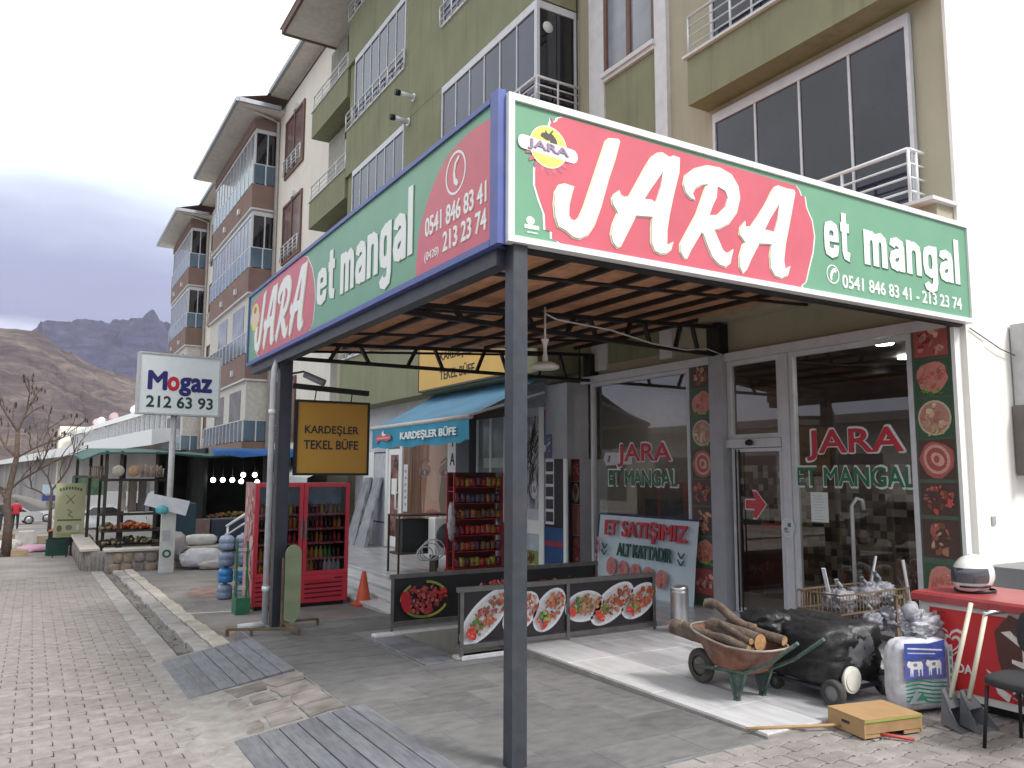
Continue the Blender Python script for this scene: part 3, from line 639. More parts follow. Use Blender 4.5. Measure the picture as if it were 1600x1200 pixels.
# --- hills
def hill(name, pts, dist, depth, m_, seed, rough, segs=150, rows=34, z0=-12):
    """pts: measured skyline (photo x, photo y) at distance dist"""
    k = M()
    A = [P(px, py, Y=dist) for px, py in pts]
    for i in range(segs+1):
        t = i/segs*(len(A)-1); a = min(int(t), len(A)-2); f = t-a; c = A[a].lerp(A[a+1], f)
        for j in range(rows+1):
            u = j/rows; h = (c.z-z0)
            x = c.x*(1-.25*(1-u)); y = dist-depth*(1-u)
            nn = noise.fractal(Vector((x/h*3.2+seed, y/h*3.2, seed)), .9, 2.1, 7)
            rid = 1-abs(noise.noise(Vector((x/h*2.5+seed*2, y/h*1.1, 3.3))))*1.6
            z = z0+h*(u**1.25)+nn*h*rough*(.4+.6*math.sin(math.pi*min(u, 1)))*min(1, u*4)+rid*h*rough*.7*math.sin(math.pi*u)
            if u > .93: z += nn*h*rough*.3
            k.v.append(Vector((x, y, z)))
    n = rows+1
    for i in range(segs):
        for j in range(rows): k.f.append((i*n+j, (i+1)*n+j, (i+1)*n+j+1, i*n+j+1)); k.sm.append(True); k.c.append(None)
    k.build(name, m_, None, True, kind='structure')
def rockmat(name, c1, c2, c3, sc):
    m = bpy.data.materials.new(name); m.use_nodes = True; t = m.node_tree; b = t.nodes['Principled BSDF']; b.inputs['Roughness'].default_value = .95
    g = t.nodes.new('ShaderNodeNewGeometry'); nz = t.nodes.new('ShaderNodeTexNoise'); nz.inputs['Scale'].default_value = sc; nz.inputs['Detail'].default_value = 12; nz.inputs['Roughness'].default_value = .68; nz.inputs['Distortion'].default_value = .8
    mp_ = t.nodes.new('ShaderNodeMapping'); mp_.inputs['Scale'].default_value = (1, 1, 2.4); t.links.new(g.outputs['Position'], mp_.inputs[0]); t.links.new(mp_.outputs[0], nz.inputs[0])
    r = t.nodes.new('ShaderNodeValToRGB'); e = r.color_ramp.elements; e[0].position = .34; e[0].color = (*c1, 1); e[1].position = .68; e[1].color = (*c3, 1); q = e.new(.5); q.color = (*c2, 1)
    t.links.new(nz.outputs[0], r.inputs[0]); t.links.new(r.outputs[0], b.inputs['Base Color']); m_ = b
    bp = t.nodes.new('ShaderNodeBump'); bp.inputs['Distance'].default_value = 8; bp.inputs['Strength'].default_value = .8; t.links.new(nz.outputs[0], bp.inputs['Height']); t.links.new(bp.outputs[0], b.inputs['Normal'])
    return m
hill('hill', [(-500, 430), (-250, 500), (-100, 490), (0, 508), (30, 511), (60, 520), (100, 543), (130, 563), (165, 578), (210, 590), (262, 602), (330, 630), (420, 700)], 620, 380, rockmat('brown hillside', (.04, .032, .042), (.09, .065, .07), (.19, .15, .13), .035), 3.1, .05)
hill('mountain', [(-300, 480), (0, 540), (57, 515), (66, 505), (90, 499), (105, 502), (125, 495), (150, 500), (172, 508), (185, 500), (205, 494), (222, 496), (240, 490), (262, 508), (300, 520), (420, 560), (700, 620)], 2100, 1000, rockmat('mountain rock tinted haze blue', (.014, .013, .042), (.03, .028, .075), (.065, .058, .115), .012), 8.7, .06)  # the blue of distant haze is painted into the rock colour
# ------------------------------------------------------------------ canopy over the forecourt
osb = mat('brown roof board', (.62, .31, .17), .85, 0, .2, 9, dirt=.5, dcol=(.28, .13, .08), dscale=1.5)
K = thing('canopy', 'dark steel entrance canopy with brown board underside over the forecourt', 'canopy', (2.7, 4.56, ter(4.6)))
def rf(x): return 3.52+(x-2.67)*.083
XP, YP = 2.785, 4.6
k = M(); k.bbox(XP-.056, XP+.056, YP-.056, YP+.056, ter(4.6)-.01, 3.5, .002); k.build('post', dark_steel, K, label='near corner post with scuffed paint')
k = M(); k.bbox(2.70, 2.86, 10.42, 10.58, ter(10.5)-.02, 3.5, .002); k.build('post', mat('dark steel far', (.045, .05, .065), .4, .3, .15), K)
k = M(); a = [(2.77, 4.68, rf(2.77)+.1), (8.3, 4.68, rf(8.3)+.1), (8.3, 11.4, rf(8.3)+.1), (2.77, 12.0, rf(2.77)+.1)]; k.prism(a, (0, 0, .05)); k.build('roof_board', osb, K)
for i in range(9): x = 3.25+i*.6; k = M(); k.box(x-.03, x+.03, 4.69, 11.3, rf(x)+.045, rf(x)+.097); k.build('joist', black_steel, K)
k = M(); k.box(2.66, 2.78, 4.66, 11.95, 3.28, 3.395); k.build('edge_beam', dark_steel, K)
k = M(); k.box(2.8, 8.25, 4.6, 4.68, 3.395, 3.5); k.build('edge_beam', black_steel, K)
for i in range(4): y = 5.6+i*1.7; k = M(); k.tube([(2.75, y, rf(2.7)-.05), (8.2, y+.9, rf(8.2)-.02)], .02, 6); k.build('cross_tie', black_steel, K)
def truss(p, q, h0, h1, n):
    p, q = Vector(p), Vector(q); k = M(); k.bar(p, q, .06, .05); k.build('lower_chord', black_steel, K)
    k = M(); k.bar(p+Vector((0, 0, h0)), q+Vector((0, 0, h1)), .06, .05); k.build('upper_chord', black_steel, K)
    for i in range(n+1):
        t = i/n; a = p.lerp(q, t); s = .25*(1 if i % 2 else -1)
        b = p.lerp(q, clamp(t+s/n))+Vector((0, 0, h0+(h1-h0)*t)); k = M(); k.bar(a, b, .05, .04); k.build('web_bar', black_steel, K)
truss((2.75, 7.1, 3.42), (8.25, 8.05, 3.52), .06, .4, 11)
truss((2.78, 10.5, 3.36), (8.25, 11.05, 3.45), .2, .45, 9)
k = M(); k.box(8.12, 8.298, 7.93, 8.17, 3.53, 3.95); k.build('wall_bracket', black_steel, K); k = M(); k.box(8.12, 8.298, 10.95, 11.15, 3.53, 3.9); k.build('wall_bracket', black_steel, K)
dp = thing('drain_pipe', 'pale grey plastic drain pipe fixed beside the left canopy post', 'pipe', (2.62, 10.45, ter(10.4)))
k = M(); k.tube([(2.72, 10.6, 3.38), (2.64, 10.5, 3.2), (2.62, 10.45, 3.0), (2.62, 10.45, -.07)], .04, 10); k.tube([(2.62, 10.45, -.06), (2.3, 10.5, -.08)], .04, 10); k.build('pipe', mat('grey pvc', (.5, .51, .53), .4), dp)
for z in (.35, 2.6): k = M(); k.lathe([(.04, 0), (.052, 0), (.052, .06), (.04, .06)], (2.62, 10.45, z), 10); k.build('clamp', rail_white, dp)
# ------------------------------------------------------------------ the two restaurant signs
sred = mat('sign red', (.62, .12, .16), .35, 0, .06, 3, dirt=.1, dcol=(.7, .3, .3))
sgrn = mat('sign green', (.165, .37, .235), .35, 0, .06, 3, dirt=.15, dcol=(.2, .4, .27))
swht = mat('sign white', (.86, .87, .84), .4, 0, .02)
sframe = mat('sign white frame', (.84, .85, .85), .35, 0, .04, dirt=.15, dcol=(.5, .48, .45), dscale=6)
sblue = mat('sign blue frame', (.09, .12, .36), .4, 0, .1, dirt=.3, dcol=(.15, .13, .18), dscale=5)
FY = 4.53                                            # face plane of the front sign
def F(px, py, lift=0.): q = P(px, py, Y=4.53); return (q.x, FY-lift, q.z)
sg = thing('shop_sign', 'large red and green illuminated sign with big white lettering over the canopy front', 'sign', (5.4, 4.5, 3.41))
X0, X1, Z0, Z1 = 2.665, 8.30, 3.42, 4.47
k = M(); k.box(X0, X1, FY, 4.66, Z0+.003, Z1-.003); k.build('sign_box', mat('sign back', (.3, .3, .32), .6), sg)
k = M(); k.box(X0-.003, X1+.003, FY-.03, FY+.06, Z1-.045, Z1+.005); k.box(X0-.003, X1+.003, FY-.03, FY+.06, Z0-.005, Z0+.04); k.box(X0-.004, X0+.045, FY-.03, FY+.06, Z0+.04, Z1-.045); k.box(X1-.045, X1+.004, FY-.03, FY+.06, Z0+.04, Z1-.045); k.build('frame', sframe, sg)
k = M(); k.box(X0+.045, X1-.045, FY-.008, FY-.001, Z0+.04, Z1-.045); gp = k.build('green_panel', sgrn, sg)
c3 = lambda L: [(760+a/4, 140+b/4) for a, b in L]
c4 = lambda L: [(1120+a/4, 220+b/4) for a, b in L]
def ngon(k, pts, th):
    """filled polygon (u,z list already 3-D, facing -Y or -X) with thickness vector th"""
    k.prism(pts, th)
redL = c3([(478, 176), (440, 185), (438, 200), (415, 212), (400, 180), (400, 205), (380, 260), (330, 420), (300, 500), (300, 600), (330, 700), (360, 780), (365, 880), (385, 885), (405, 890), (405, 935), (440, 950), (470, 992)])
redR = c4([(482, 948), (505, 922), (520, 925), (522, 905), (545, 885), (552, 860), (565, 800), (590, 700), (600, 600), (585, 500), (550, 420), (540, 350), (517, 345), (505, 310), (484, 282)])
def cl(q): return (q[0], q[1], min(max(q[2], Z0+.04), Z1-.045))
def fillprism(k, pts, d):
    """concave outline -> triangulated prism"""
    from mathutils.geometry import tessellate_polygon
    pts = [Vector(q) for q in pts]; d = Vector(d); n = len(pts); tr = tessellate_polygon([pts])
    b = len(k.v); fs = [tuple(t) for t in tr]+[tuple(reversed([i+n for i in t])) for t in tr]+[(i, (i+1) % n, (i+1) % n+n, i+n) for i in range(n)]
    k.add([q+d for q in pts]+pts, [tuple(f) for f in fs])
def fillholes(k, loops, d):
    from mathutils.geometry import tessellate_polygon
    loops = [[Vector(q) for q in l] for l in loops]; d = Vector(d); tr = tessellate_polygon(loops); allp = [q for l in loops for q in l]; n = len(allp)
    fs = [tuple(t) for t in tr]+[tuple(i+n for i in t) for t in tr]; s = 0
    for l in loops:
        m = len(l); fs += [(s+i, s+(i+1) % m, s+(i+1) % m+n, s+i+n) for i in range(m)]; s += m
    k.add([q+d for q in allp]+allp, fs)
def scale_loop(l, f):
    c = Vector((sum(q[0] for q in l)/len(l), 0, sum(q[2] for q in l)/len(l)))
    return [(c.x+(q[0]-c.x)*f[0], q[1], c.z+(q[2]-c.z)*f[1]) for q in l]
blob = [cl(F(a, b)) for a, b in redL+redR]
k = M(); fillprism(k, [(q[0]+(-.02 if i < len(redL) else .02), FY-.009, q[2]) for i, q in enumerate(blob)], (0, -.002, 0)); k.build('white_outline', mat('pale outline', (.75, .85, .76), .4), sg)
k = M(); fillprism(k, [(q[0], FY-.012, q[2]) for q in blob], (0, -.002, 0)); k.build('red_panel', sred, sg)
J = [c3([(755, 318), (790, 320), (815, 322), (820, 330), (790, 440), (750, 560), (700, 740), (660, 850), (620, 910), (570, 935), (530, 925), (485, 885), (440, 860), (420, 800), (413, 720), (420, 650), (445, 608), (480, 600), (510, 610), (535, 615), (520, 650), (503, 720), (500, 790), (515, 820), (545, 832), (570, 810), (600, 740), (650, 590), (700, 440), (735, 335)])]
A1 = [c3([(1060, 408), (1090, 405), (1120, 425), (1140, 435), (1160, 425), (1195, 435), (1190, 520), (1160, 640), (1130, 780), (1115, 880), (1115, 975), (1130, 980), (1155, 960), (1140, 1000), (1110, 1025), (1075, 1030), (1040, 1010), (1020, 960), (1020, 870), (1025, 800), (920, 792), (890, 850), (850, 930), (825, 980), (805, 990), (780, 960), (768, 910), (780, 850), (810, 775), (778, 720), (775, 690), (790, 665), (820, 640), (825, 665), (850, 683), (880, 680), (920, 610), (980, 500), (1020, 435)]), c3([(1090, 520), (1075, 620), (1045, 712), (1020, 695), (975, 690), (1010, 630), (1060, 560)])]
Rl = [c3([(1370, 597), (1365, 610), (1350, 645), (1300, 790), (1240, 900), (1200, 975), (1200, 1015), (1225, 1060), (1240, 1055), (1265, 1000), (1330, 895), (1345, 910), (1370, 980), (1400, 1050), (1440, 1095), (1480, 1110), (1510, 1085), (1530, 1005), (1512, 1025), (1490, 1032), (1465, 1010), (1410, 880), (1440, 872), (1500, 840), (1550, 770), (1570, 680), (1560, 610), (1520, 540), (1450, 500), (1370, 485), (1290, 505), (1230, 550), (1220, 600), (1235, 650), (1265, 685), (1290, 690), (1275, 650), (1290, 620), (1330, 600)]), c3([(1430, 610), (1480, 640), (1495, 680), (1480, 740), (1430, 790), (1380, 790), (1400, 730), (1425, 680)])]
A2 = [c4([(375, 290), (400, 300), (430, 310), (470, 315), (475, 330), (440, 520), (415, 650), (405, 750), (415, 810), (445, 790), (430, 840), (390, 860), (350, 845), (325, 800), (320, 720), (328, 650), (250, 645), (200, 740), (175, 800), (150, 830), (130, 790), (130, 730), (150, 660), (165, 640), (130, 590), (135, 550), (165, 510), (165, 545), (200, 545), (240, 490), (290, 410), (330, 330), (350, 300)]), c4([(375, 400), (365, 500), (345, 575), (310, 565), (285, 560), (320, 490)])]
letters3 = [[[F(a, b) for a, b in l] for l in L] for L in (J, A1, Rl, A2)]
def outl(l, g):
    """grow a loop outwards by g metres"""
    pts = [Vector((q[0], q[2])) for q in l]; ar = sum(pts[i].x*pts[(i+1) % len(pts)].y-pts[(i+1) % len(pts)].x*pts[i].y for i in range(len(pts))); s = 1 if ar > 0 else -1; o = []
    for i, q in enumerate(pts):
        a = (q-pts[i-1]).normalized(); b = (pts[(i+1) % len(pts)]-q).normalized(); t = (a+b)
        t = t.normalized() if t.length > .2 else a; o.append((q.x+t.y*g*s, l[i][1], q.y-t.x*g*s))
    return o
cr_m = mat('cream letter rim', (.78, .78, .55), .4, 0, .02)
for L in letters3:
    k = M(); fillprism(k, [(q[0], FY-.015, q[2]) for q in outl(L[0], .012)], (0, -.003, 0)); rm_ = k.build('letter', cr_m, sg)
    k = M(); fillholes(k, [[(q[0], FY-.019, q[2]) for q in l] for l in L], (0, -.008, 0)); k.build('letter_face', swht, rm_)
    if len(L) > 1: k = M(); fillprism(k, [(q[0], FY-.0192, q[2]) for q in outl(L[1], -.006)], (0, -.001, 0)); k.build('counter', sred, rm_)
U, V = Vector((1, 0, 0)), Vector((0, 0, 1)); NF = Vector((0, -1, 0))
shm = mat('sign letter shadow print', (.07, .2, .1), .4)
GL = {'e': (.72, [[(.1, .52), (.6, .52)], [(.59, .45), (.59, .72), (.55, .82), (.36, .875), (.17, .82), (.13, .7), (.13, .3), (.17, .18), (.36, .125), (.55, .18), (.59, .28), (.59, .36)]]),
      't': (.48, [[(.21, 1.3), (.21, .26), (.26, .15), (.46, .11)], [(.02, .9), (.46, .9)]]),
      'm': (1.03, [[(.13, 0), (.13, 1)], [(.13, .66), (.2, .82), (.36, .87), (.48, .8), (.515, .65), (.515, 0)], [(.515, .66), (.58, .82), (.74, .87), (.86, .8), (.9, .65), (.9, 0)]]),
      'n': (.71, [[(.13, 0), (.13, 1)], [(.13, .66), (.2, .82), (.38, .87), (.54, .8), (.58, .65), (.58, 0)]]),
      'a': (.71, [[(.14, .7), (.18, .82), (.36, .87), (.54, .81), (.58, .68), (.58, 0)], [(.58, .56), (.36, .52), (.18, .45), (.13, .3), (.18, .16), (.34, .12), (.5, .2), (.58, .34)]]),
      'g': (.71, [[(.58, .6), (.53, .8), (.36, .87), (.18, .8), (.13, .65), (.13, .36), (.18, .2), (.36, .14), (.53, .2), (.58, .4)], [(.58, 1), (.58, -.1), (.53, -.25), (.36, -.31), (.18, -.26), (.13, -.16)]]),
      'l': (.26, [[(.13, 0), (.13, 1.4)]])}
def strokes(word, m_, parent, o, u, v, n, w, xh, lift, sw=.25, name='lettering'):
    """condensed bold letters: one object per letter"""
    o, u, v, n = map(Vector, (o, u, v, n)); gap = .09; tot = sum(GL[c][0] for c in word)+gap*(len(word)-1); sx = w/tot; x = 0
    for c in word:
        k = M()
        for si, pl_ in enumerate(GL[c][1]):
            pts = [Vector((a, b)) for a, b in pl_]; L_, R_ = [], []
            wd = sw if not (c == 'e' and si == 0) else .16
            for i, q in enumerate(pts):
                d1 = (q-pts[i-1]).normalized() if i else (pts[1]-q).normalized(); d2 = (pts[i+1]-q).normalized() if i < len(pts)-1 else d1
                t = (d1+d2).normalized(); mi = wd/2/max(.6, t.dot(d1)); nn_ = Vector((-t.y, t.x))*mi; L_.append(q+nn_); R_.append(q-nn_)
            poly = L_+R_[::-1]; m2 = len(L_); f3 = lambda q, d: o+u*((x+q.x)*sx)+v*(q.y*xh)+n*(lift+d+.0006*si)
            vs = [f3(q, .003) for q in poly]+[f3(q, 0) for q in poly]; N_ = len(poly)
            fs = [(i, i+1, N_-2-i, N_-1-i) for i in range(m2-1)]+[(i, (i+1) % N_, (i+1) % N_+N_, i+N_) for i in range(N_)]
            k.add(vs, fs)
        k.build(name, m_, parent); x += GL[c][0]+gap
for (m_, dx, dz, lf) in ((shm, .014, -.012, .001), (swht, 0, 0, .005)):
    strokes('et', m_, sg, (5.965+dx, FY-.008, 3.79+dz), U, V, NF, .36, .345, lf)
    strokes('mangal', m_, sg, (6.53+dx, FY-.008, 3.80+dz), U, V, NF, 1.57, .335, lf)
text('0541 846 83 41 - 213 23 74', swht, sg, (6.20, FY-.008, 3.535), U, V, 1.9, .12, 'lettering', NF, .012, .002)
def ringpr(k, c, r, w_, n, axis):
    vs = []
    for j in range(n): t = 2*math.pi*j/n; vs += [(c[0]+r*math.cos(t), c[1], c[2]+r*math.sin(t)), (c[0]+(r-w_)*math.cos(t), c[1], c[2]+(r-w_)*math.sin(t))]
    if axis == 'X': vs = [(c[0], c[1]+(q[0]-c[0]), q[2]) for q in vs]
    k.add(vs, [(2*j, 2*j+1, (2*j+3) % (2*n), (2*j+2) % (2*n)) for j in range(n)])
k = M(); ringpr(k, (6.07, FY-.012, 3.64), .088, .012, 28, 'Y'); k.build('phone_ring', swht, sg)
k = M(); pts = [(6.03+.0, 3.60), (6.045, 3.575), (6.06, 3.59), (6.055, 3.61), (6.075, 3.65), (6.095, 3.665), (6.11, 3.655), (6.125, 3.68), (6.11, 3.70), (6.085, 3.70), (6.05, 3.67), (6.03, 3.63)]; fillprism(k, [(a, FY-.009, b) for a, b in pts], (0, -.003, 0)); k.build('phone_receiver', swht, sg)
# logo
lc = F(855, 231); lg = Pr((lc[0], FY-.0125, lc[2]), U, V, NF)
for i in range(9): t = math.radians(200+i*17); lg.poly([(.2*math.cos(t-.12), .2*math.sin(t-.12)-.0), (.25*math.cos(t-.05), .25*math.sin(t-.05)), (.275*math.cos(t+.05), .275*math.sin(t+.05)), (.2*math.cos(t+.14), .2*math.sin(t+.14))], (.62, .16, .2) if i % 2 else (.5, .12, .2))
lg.ell(0, 0, .212, .205, (.9, .9, .66), n=32).ell(0, 0, .2, .193, (.74, .74, .16), n=32)
pill = [(-.27+.055*math.cos(t), -.005+.06*math.sin(t)) for t in [math.pi/2+math.pi*i/8 for i in range(9)]]+[(.27+.055*math.cos(t), -.03+.06*math.sin(t)) for t in [-math.pi/2+math.pi*i/8 for i in range(9)]]
lg.poly([(a*1.03, b*1.12) for a, b in pill], (.9, .9, .9)); lg.poly(pill, (.80, .72, .78))
lg.poly([(-.09, .10), (-.07, .125), (-.035, .135), (.0, .13), (.03, .14), (.06, .12), (.09, .085), (.1, .045), (.02, .045), (.015, .065), (-.02, .06), (-.055, .075), (-.085, .085)], (.09, .07, .06))
lg.poly([(-.03, .13), (-.045, .16), (-.025, .15), (-.01, .13)], (.09, .07, .06)); lg.poly([(.03, .13), (.055, .165), (.04, .17), (.01, .13)], (.09, .07, .06))
lg.m.v = [Vector((lc[0]+(q.x-lc[0])*.76, q.y, lc[2]+(q.z-lc[2])*.76)) for q in lg.m.v]
ll = lg.build('logo', sg)
text('JARA', mat('logo purple', (.32, .24, .36), .4), sg, (lc[0]-.17, FY-.02, lc[2]-.045), Vector((1, 0, -.035)), V, .34, .075, 'logo_lettering', NF, .016, .001, lift=.001)
fp = Pr((2.8, FY-.009, 3.5), U, V, NF); fp.ell(.05, .09, .035, .03, (.8, .85, .8)).rect(.0, .03, .12, .06, (.8, .85, .8)).rect(.02, .0, .11, .012, (.6, .75, .65)); fp.build('maker_mark', sg)
# left sign, faces the street (plane X)
FX = 2.63
s2 = thing('shop_sign', 'long blue-framed red and green sign along the street side of the canopy', 'sign', (2.6, 8.3, 3.40))
YA, YB = 4.60, 12.02
def H_(px, py): q = P(px, py, X=2.63); return (FX, q.y, q.z)
k = M(); k.box(FX, 2.75, YA, YB, Z0+.003, Z1+.0); k.build('sign_box', mat('sign back', (.3, .3, .32), .6), s2)
k = M(); k.box(FX-.03, 2.76, YA+.06, YB, Z1-.035, Z1+.005); k.box(FX-.03, 2.76, YA+.06, YB, Z0-.02, Z0+.03); k.box(FX-.032, 2.66, YA-.06, YA+.05, Z0-.02, Z1+.03); k.box(FX-.03, 2.76, YB-.04, YB+.003, Z0+.03, Z1-.035); k.build('frame', sblue, s2)
k = M(); k.box(FX-.008, FX-.001, YA+.06, YB-.04, Z0+.03, Z1-.035); k.build('green_panel', sgrn, s2)
arc = [(4.67, Z0+.031), (4.67, 4.34), (4.96, 4.36), (5.2, 4.34), (5.38, 4.30), (5.56, 4.2), (5.7, 4.08), (5.82, 3.93), (5.9, 3.78), (5.93, 3.6), (5.94, Z0+.031)]
k = M(); fillprism(k, [(FX-.009, a, b) for a, b in arc], (-.002, 0, 0)); k.build('red_panel', sred, s2)
redl = [(11.86, 4.3), (11.5, 4.36), (10.8, 4.42), (9.3, 4.43), (9.1, 4.38), (8.9, 4.2), (8.78, 4.0), (8.74, 3.8), (8.8, 3.55), (8.95, 3.46), (11.3, 3.46), (11.5, 3.55), (11.62, 3.8)]
k = M(); fillprism(k, [(FX-.009, a+(-.03 if a < 9.5 else .03), b) for a, b in redl], (-.001, 0, 0)); k.build('white_outline', mat('pale outline', (.75, .85, .76), .4), s2)
k = M(); fillprism(k, [(FX-.011, a, b) for a, b in redl], (-.002, 0, 0)); k.build('red_panel', sred, s2)
def mapL(q, dx): u = (q[0]-3.18)/(5.72-3.18); return (FX-dx, 11.42-u*2.52, 3.94+(q[2]-3.94)*.98)
for L in letters3:
    k = M(); fillprism(k, [mapL(q, .014) for q in outl(L[0], .012)], (-.003, 0, 0)); rm_ = k.build('letter', cr_m, s2)
    k = M(); fillholes(k, [[mapL(q, .018) for q in l] for l in L], (-.008, 0, 0)); k.build('letter_face', swht, rm_)
    if len(L) > 1: k = M(); fillprism(k, [mapL(q, .0182) for q in outl(L[1], -.006)], (-.001, 0, 0)); k.build('counter', sred, rm_)
U2, N2 = Vector((0, -1, 0)), Vector((-1, 0, 0))
for (m_, dx, dz, lf) in ((shm, .015, -.012, .001), (swht, 0, 0, .004)):
    strokes('et', m_, s2, (FX-.008, 8.66-dx, 3.69+dz), U2, V, N2, .62, .42, lf)
    strokes('mangal', m_, s2, (FX-.008, 7.86-dx, 3.68+dz), U2, V, N2, 1.85, .43, lf)
text('0541 846 83 41', swht, s2, (FX-.011, 5.75, 3.75), U2, V, 1.02, .15, 'lettering', N2, .015, .002)
text('213 23 74', swht, s2, (FX-.011, 5.42, 3.55), U2, V, .69, .15, 'lettering', N2, .015, .002)
text('(0428)', swht, s2, (FX-.011, 5.76, 3.53), U2, V, .26, .09, 'lettering', N2, .0, .002)
k = M(); ringpr(k, (FX-.013, 5.22, 4.12), .17, .02, 32, 'X'); k.build('phone_ring', swht, s2)
k = M(); pts = [(.06, .11), (.09, .14), (.05, .15), (-.02, .10), (-.05, .0), (-.03, -.1), (.03, -.14), (.06, -.12), (.04, -.08), (.0, -.05), (-.01, .02), (.02, .09)]; fillprism(k, [(FX-.012, 5.22-a*.8-.0, 4.12+b*.8) for a, b in pts], (-.003, 0, 0)); k.build('phone_receiver', swht, s2)
l2 = Pr((FX-.013, 11.62, 4.08), U2, V, N2); l2.ell(0, 0, .24, .2, (.74, .70, .2), n=24); l2.poly([(a*.85, b*1.2) for a, b in pill], (.8, .6, .5)); l2.ell(0, .1, .08, .05, (.5, .1, .1)); l2.build('logo', s2)
# ------------------------------------------------------------------ hanging yellow sign
y_m = mat('mustard sign', (.50, .27, .03), .45, 0, .06, 2, dirt=.3, dcol=(.5, .2, .02))
ink = mat('black ink', (.02, .02, .02), .5, 0, 0)
hs_ = thing('hanging_sign', 'square mustard yellow sign hanging from the left canopy post', 'sign', (3.4, 10.35, 1.83))
k = M(); k.box(2.92, 3.88, 10.33, 10.39, 1.84, 2.77); k.build('panel', y_m, hs_)
k = M(); k.box(2.895, 3.905, 10.31, 10.41, 2.77, 2.8); k.box(2.895, 3.905, 10.31, 10.41, 1.81, 1.84); k.box(2.895, 2.92, 10.31, 10.41, 1.84, 2.77); k.box(3.88, 3.905, 10.31, 10.41, 1.84, 2.77); k.build('frame', black_steel, hs_)
k = M(); k.bar((2.86, 10.37, 2.98), (3.9, 10.37, 2.93), .05, .07); k.build('arm', black_steel, hs_)
for x in (3.15, 3.65): k = M(); k.tube([(x, 10.37, 2.8), (x+.02, 10.37, 2.95)], .008, 6); k.build('hanger', black_steel, hs_)
text('KARDEŞLER', ink, hs_, (3.02, 10.33, 2.335), U, V, .73, .135, 'lettering', NF, .013, .001); text('TEKEL BÜFE', ink, hs_, (3.01, 10.33, 2.155), U, V, .74, .14, 'lettering', NF, .013, .001)
cc = thing('camera', 'small grey security camera bracketed near the top of the left canopy post', 'camera', (2.95, 10.4, 3.1))
k = M(); k.tube([(2.86, 10.45, 3.15), (3.0, 10.4, 3.18), (3.05, 10.35, 3.12)], .015, 6); k.build('bracket', dark_steel, cc)
k = M(); k.tube([(3.0, 10.36, 3.14), (3.22, 10.2, 3.02)], [.045, .05], 10); k.build('housing', mat('camera grey', (.3, .3, .31), .5), cc)
# ceiling lamp of the canopy
fan = thing('ceiling_fan', 'white ceiling fan hub with a round disc hanging under the canopy', 'fan', (4.6, 7.0, 2.93))
k = M(); k.tube([(4.6, 7.0, 3.62), (4.6, 7.0, 3.2)], .012, 8); k.lathe([(.045, 3.27), (.02, 3.2), (.02, 3.12), (.03, 3.08), (.03, 3.03)], (4.6, 7, 0), 12); k.build('rod', rail_white, fan)
k = M(); k.lathe([(.0, 3.04), (.09, 3.02), (.148, 2.985), (.15, 2.96), (.12, 2.945), (0, 2.94)], (4.6, 7, 0), 24); k.build('motor_disc', mat('ivory enamel', (.6, .58, .52), .4), fan)
cb = M(); cb.tube([(4.6, 7.0, 3.55), (4.75, 7.0, 3.5), (5.6, 7.15, 3.49), (6.4, 7.35, 3.43), (7.2, 7.6, 3.45), (7.8, 7.85, 3.55), (8.15, 7.9, 3.5)], .009, 6); tag(cb.build('cable', rail_white, None), 'white cable running along the canopy beam from the fan to the wall', 'cable')
# ------------------------------------------------------------------ restaurant shop front
shop_glass = glassmat('shop glass', (.70, .74, .74), 1.9, .015)
Rr = thing('restaurant_entrance', 'glazed front of the meat restaurant under the canopy with white frames', 'storefront', (8.3, 8, 0))
def fbox(y0, y1, z0, z1, x0=8.2, x1=8.3, m_=None, nm='frame', root=None):
    k = M(); k.box(x0, x1, y0, y1, z0, z1); return k.build(nm, m_ or white_alu, root or Rr)
# fascia beam and pilasters
fbox(8.17, 11.3, 3.40, 3.515, 8.16, 8.29, nm='head_beam'); fbox(4.74, 7.88, 3.40, 3.515, 8.16, 8.29, nm='head_beam')
fbox(7.885, 8.13, 0.0, 3.5, 8.1, 8.3, grey_panel, 'pilaster'); fbox(8.14, 8.62, 0, 3.5, 8.2, 8.3, mat('green pilaster', (.08, .13, .09), .5), 'pilaster')
fbox(11.3, 11.55, 0, 2.1, 8.14, 8.74, grey_panel, 'pilaster'); fbox(11.28, 11.95, 2.1, 3.42, 7.86, 8.32, grey_panel, 'shutter_box'); fbox(4.7, 5.15, 0, 3.5, 8.2, 8.3, mat('green pilaster', (.08, .13, .09), .5), 'pilaster')
fbox(4.66, 4.7, 0.0, 3.39, 8.18, 8.3, swht, 'corner_trim')
k = M()
for i in range(7): k.box(7.83+.012*(i % 2), 7.9, 11.96, 13.9, 3.06+i*.065, 3.12+i*.065)
k.build('shutter_slats', grey_panel, Rr)
def framed(y0, y1, z0, z1, nm='window', w_=.06, mull=(), trans=()):
    k = M(); k.box(8.2, 8.28, y0, y0+w_, z0, z1); k.box(8.2, 8.28, y1-w_, y1, z0, z1); k.box(8.201, 8.279, y0+w_, y1-w_, z0, z0+w_); k.box(8.201, 8.279, y0+w_, y1-w_, z1-w_, z1)
    for y in mull: k.box(8.202, 8.278, y-w_/2, y+w_/2, z0+w_, z1-w_)
    f = k.build(nm, white_alu, Rr)
    ys_ = [y0+w_]+[q for y in mull for q in (y-w_/2, y+w_/2)]+[y1-w_]
    for a, b in zip(ys_[::2], ys_[1::2]):
        g = M(); g.add([(8.242, a, z0+w_), (8.242, b, z0+w_), (8.242, b, z1-w_), (8.242, a, z1-w_)], [(0, 3, 2, 1)]); g.build('pane', shop_glass, f)
    return f
w1 = framed(8.63, 11.05, .05, 3.395); w2 = framed(5.155, 6.82, .08, 3.395)
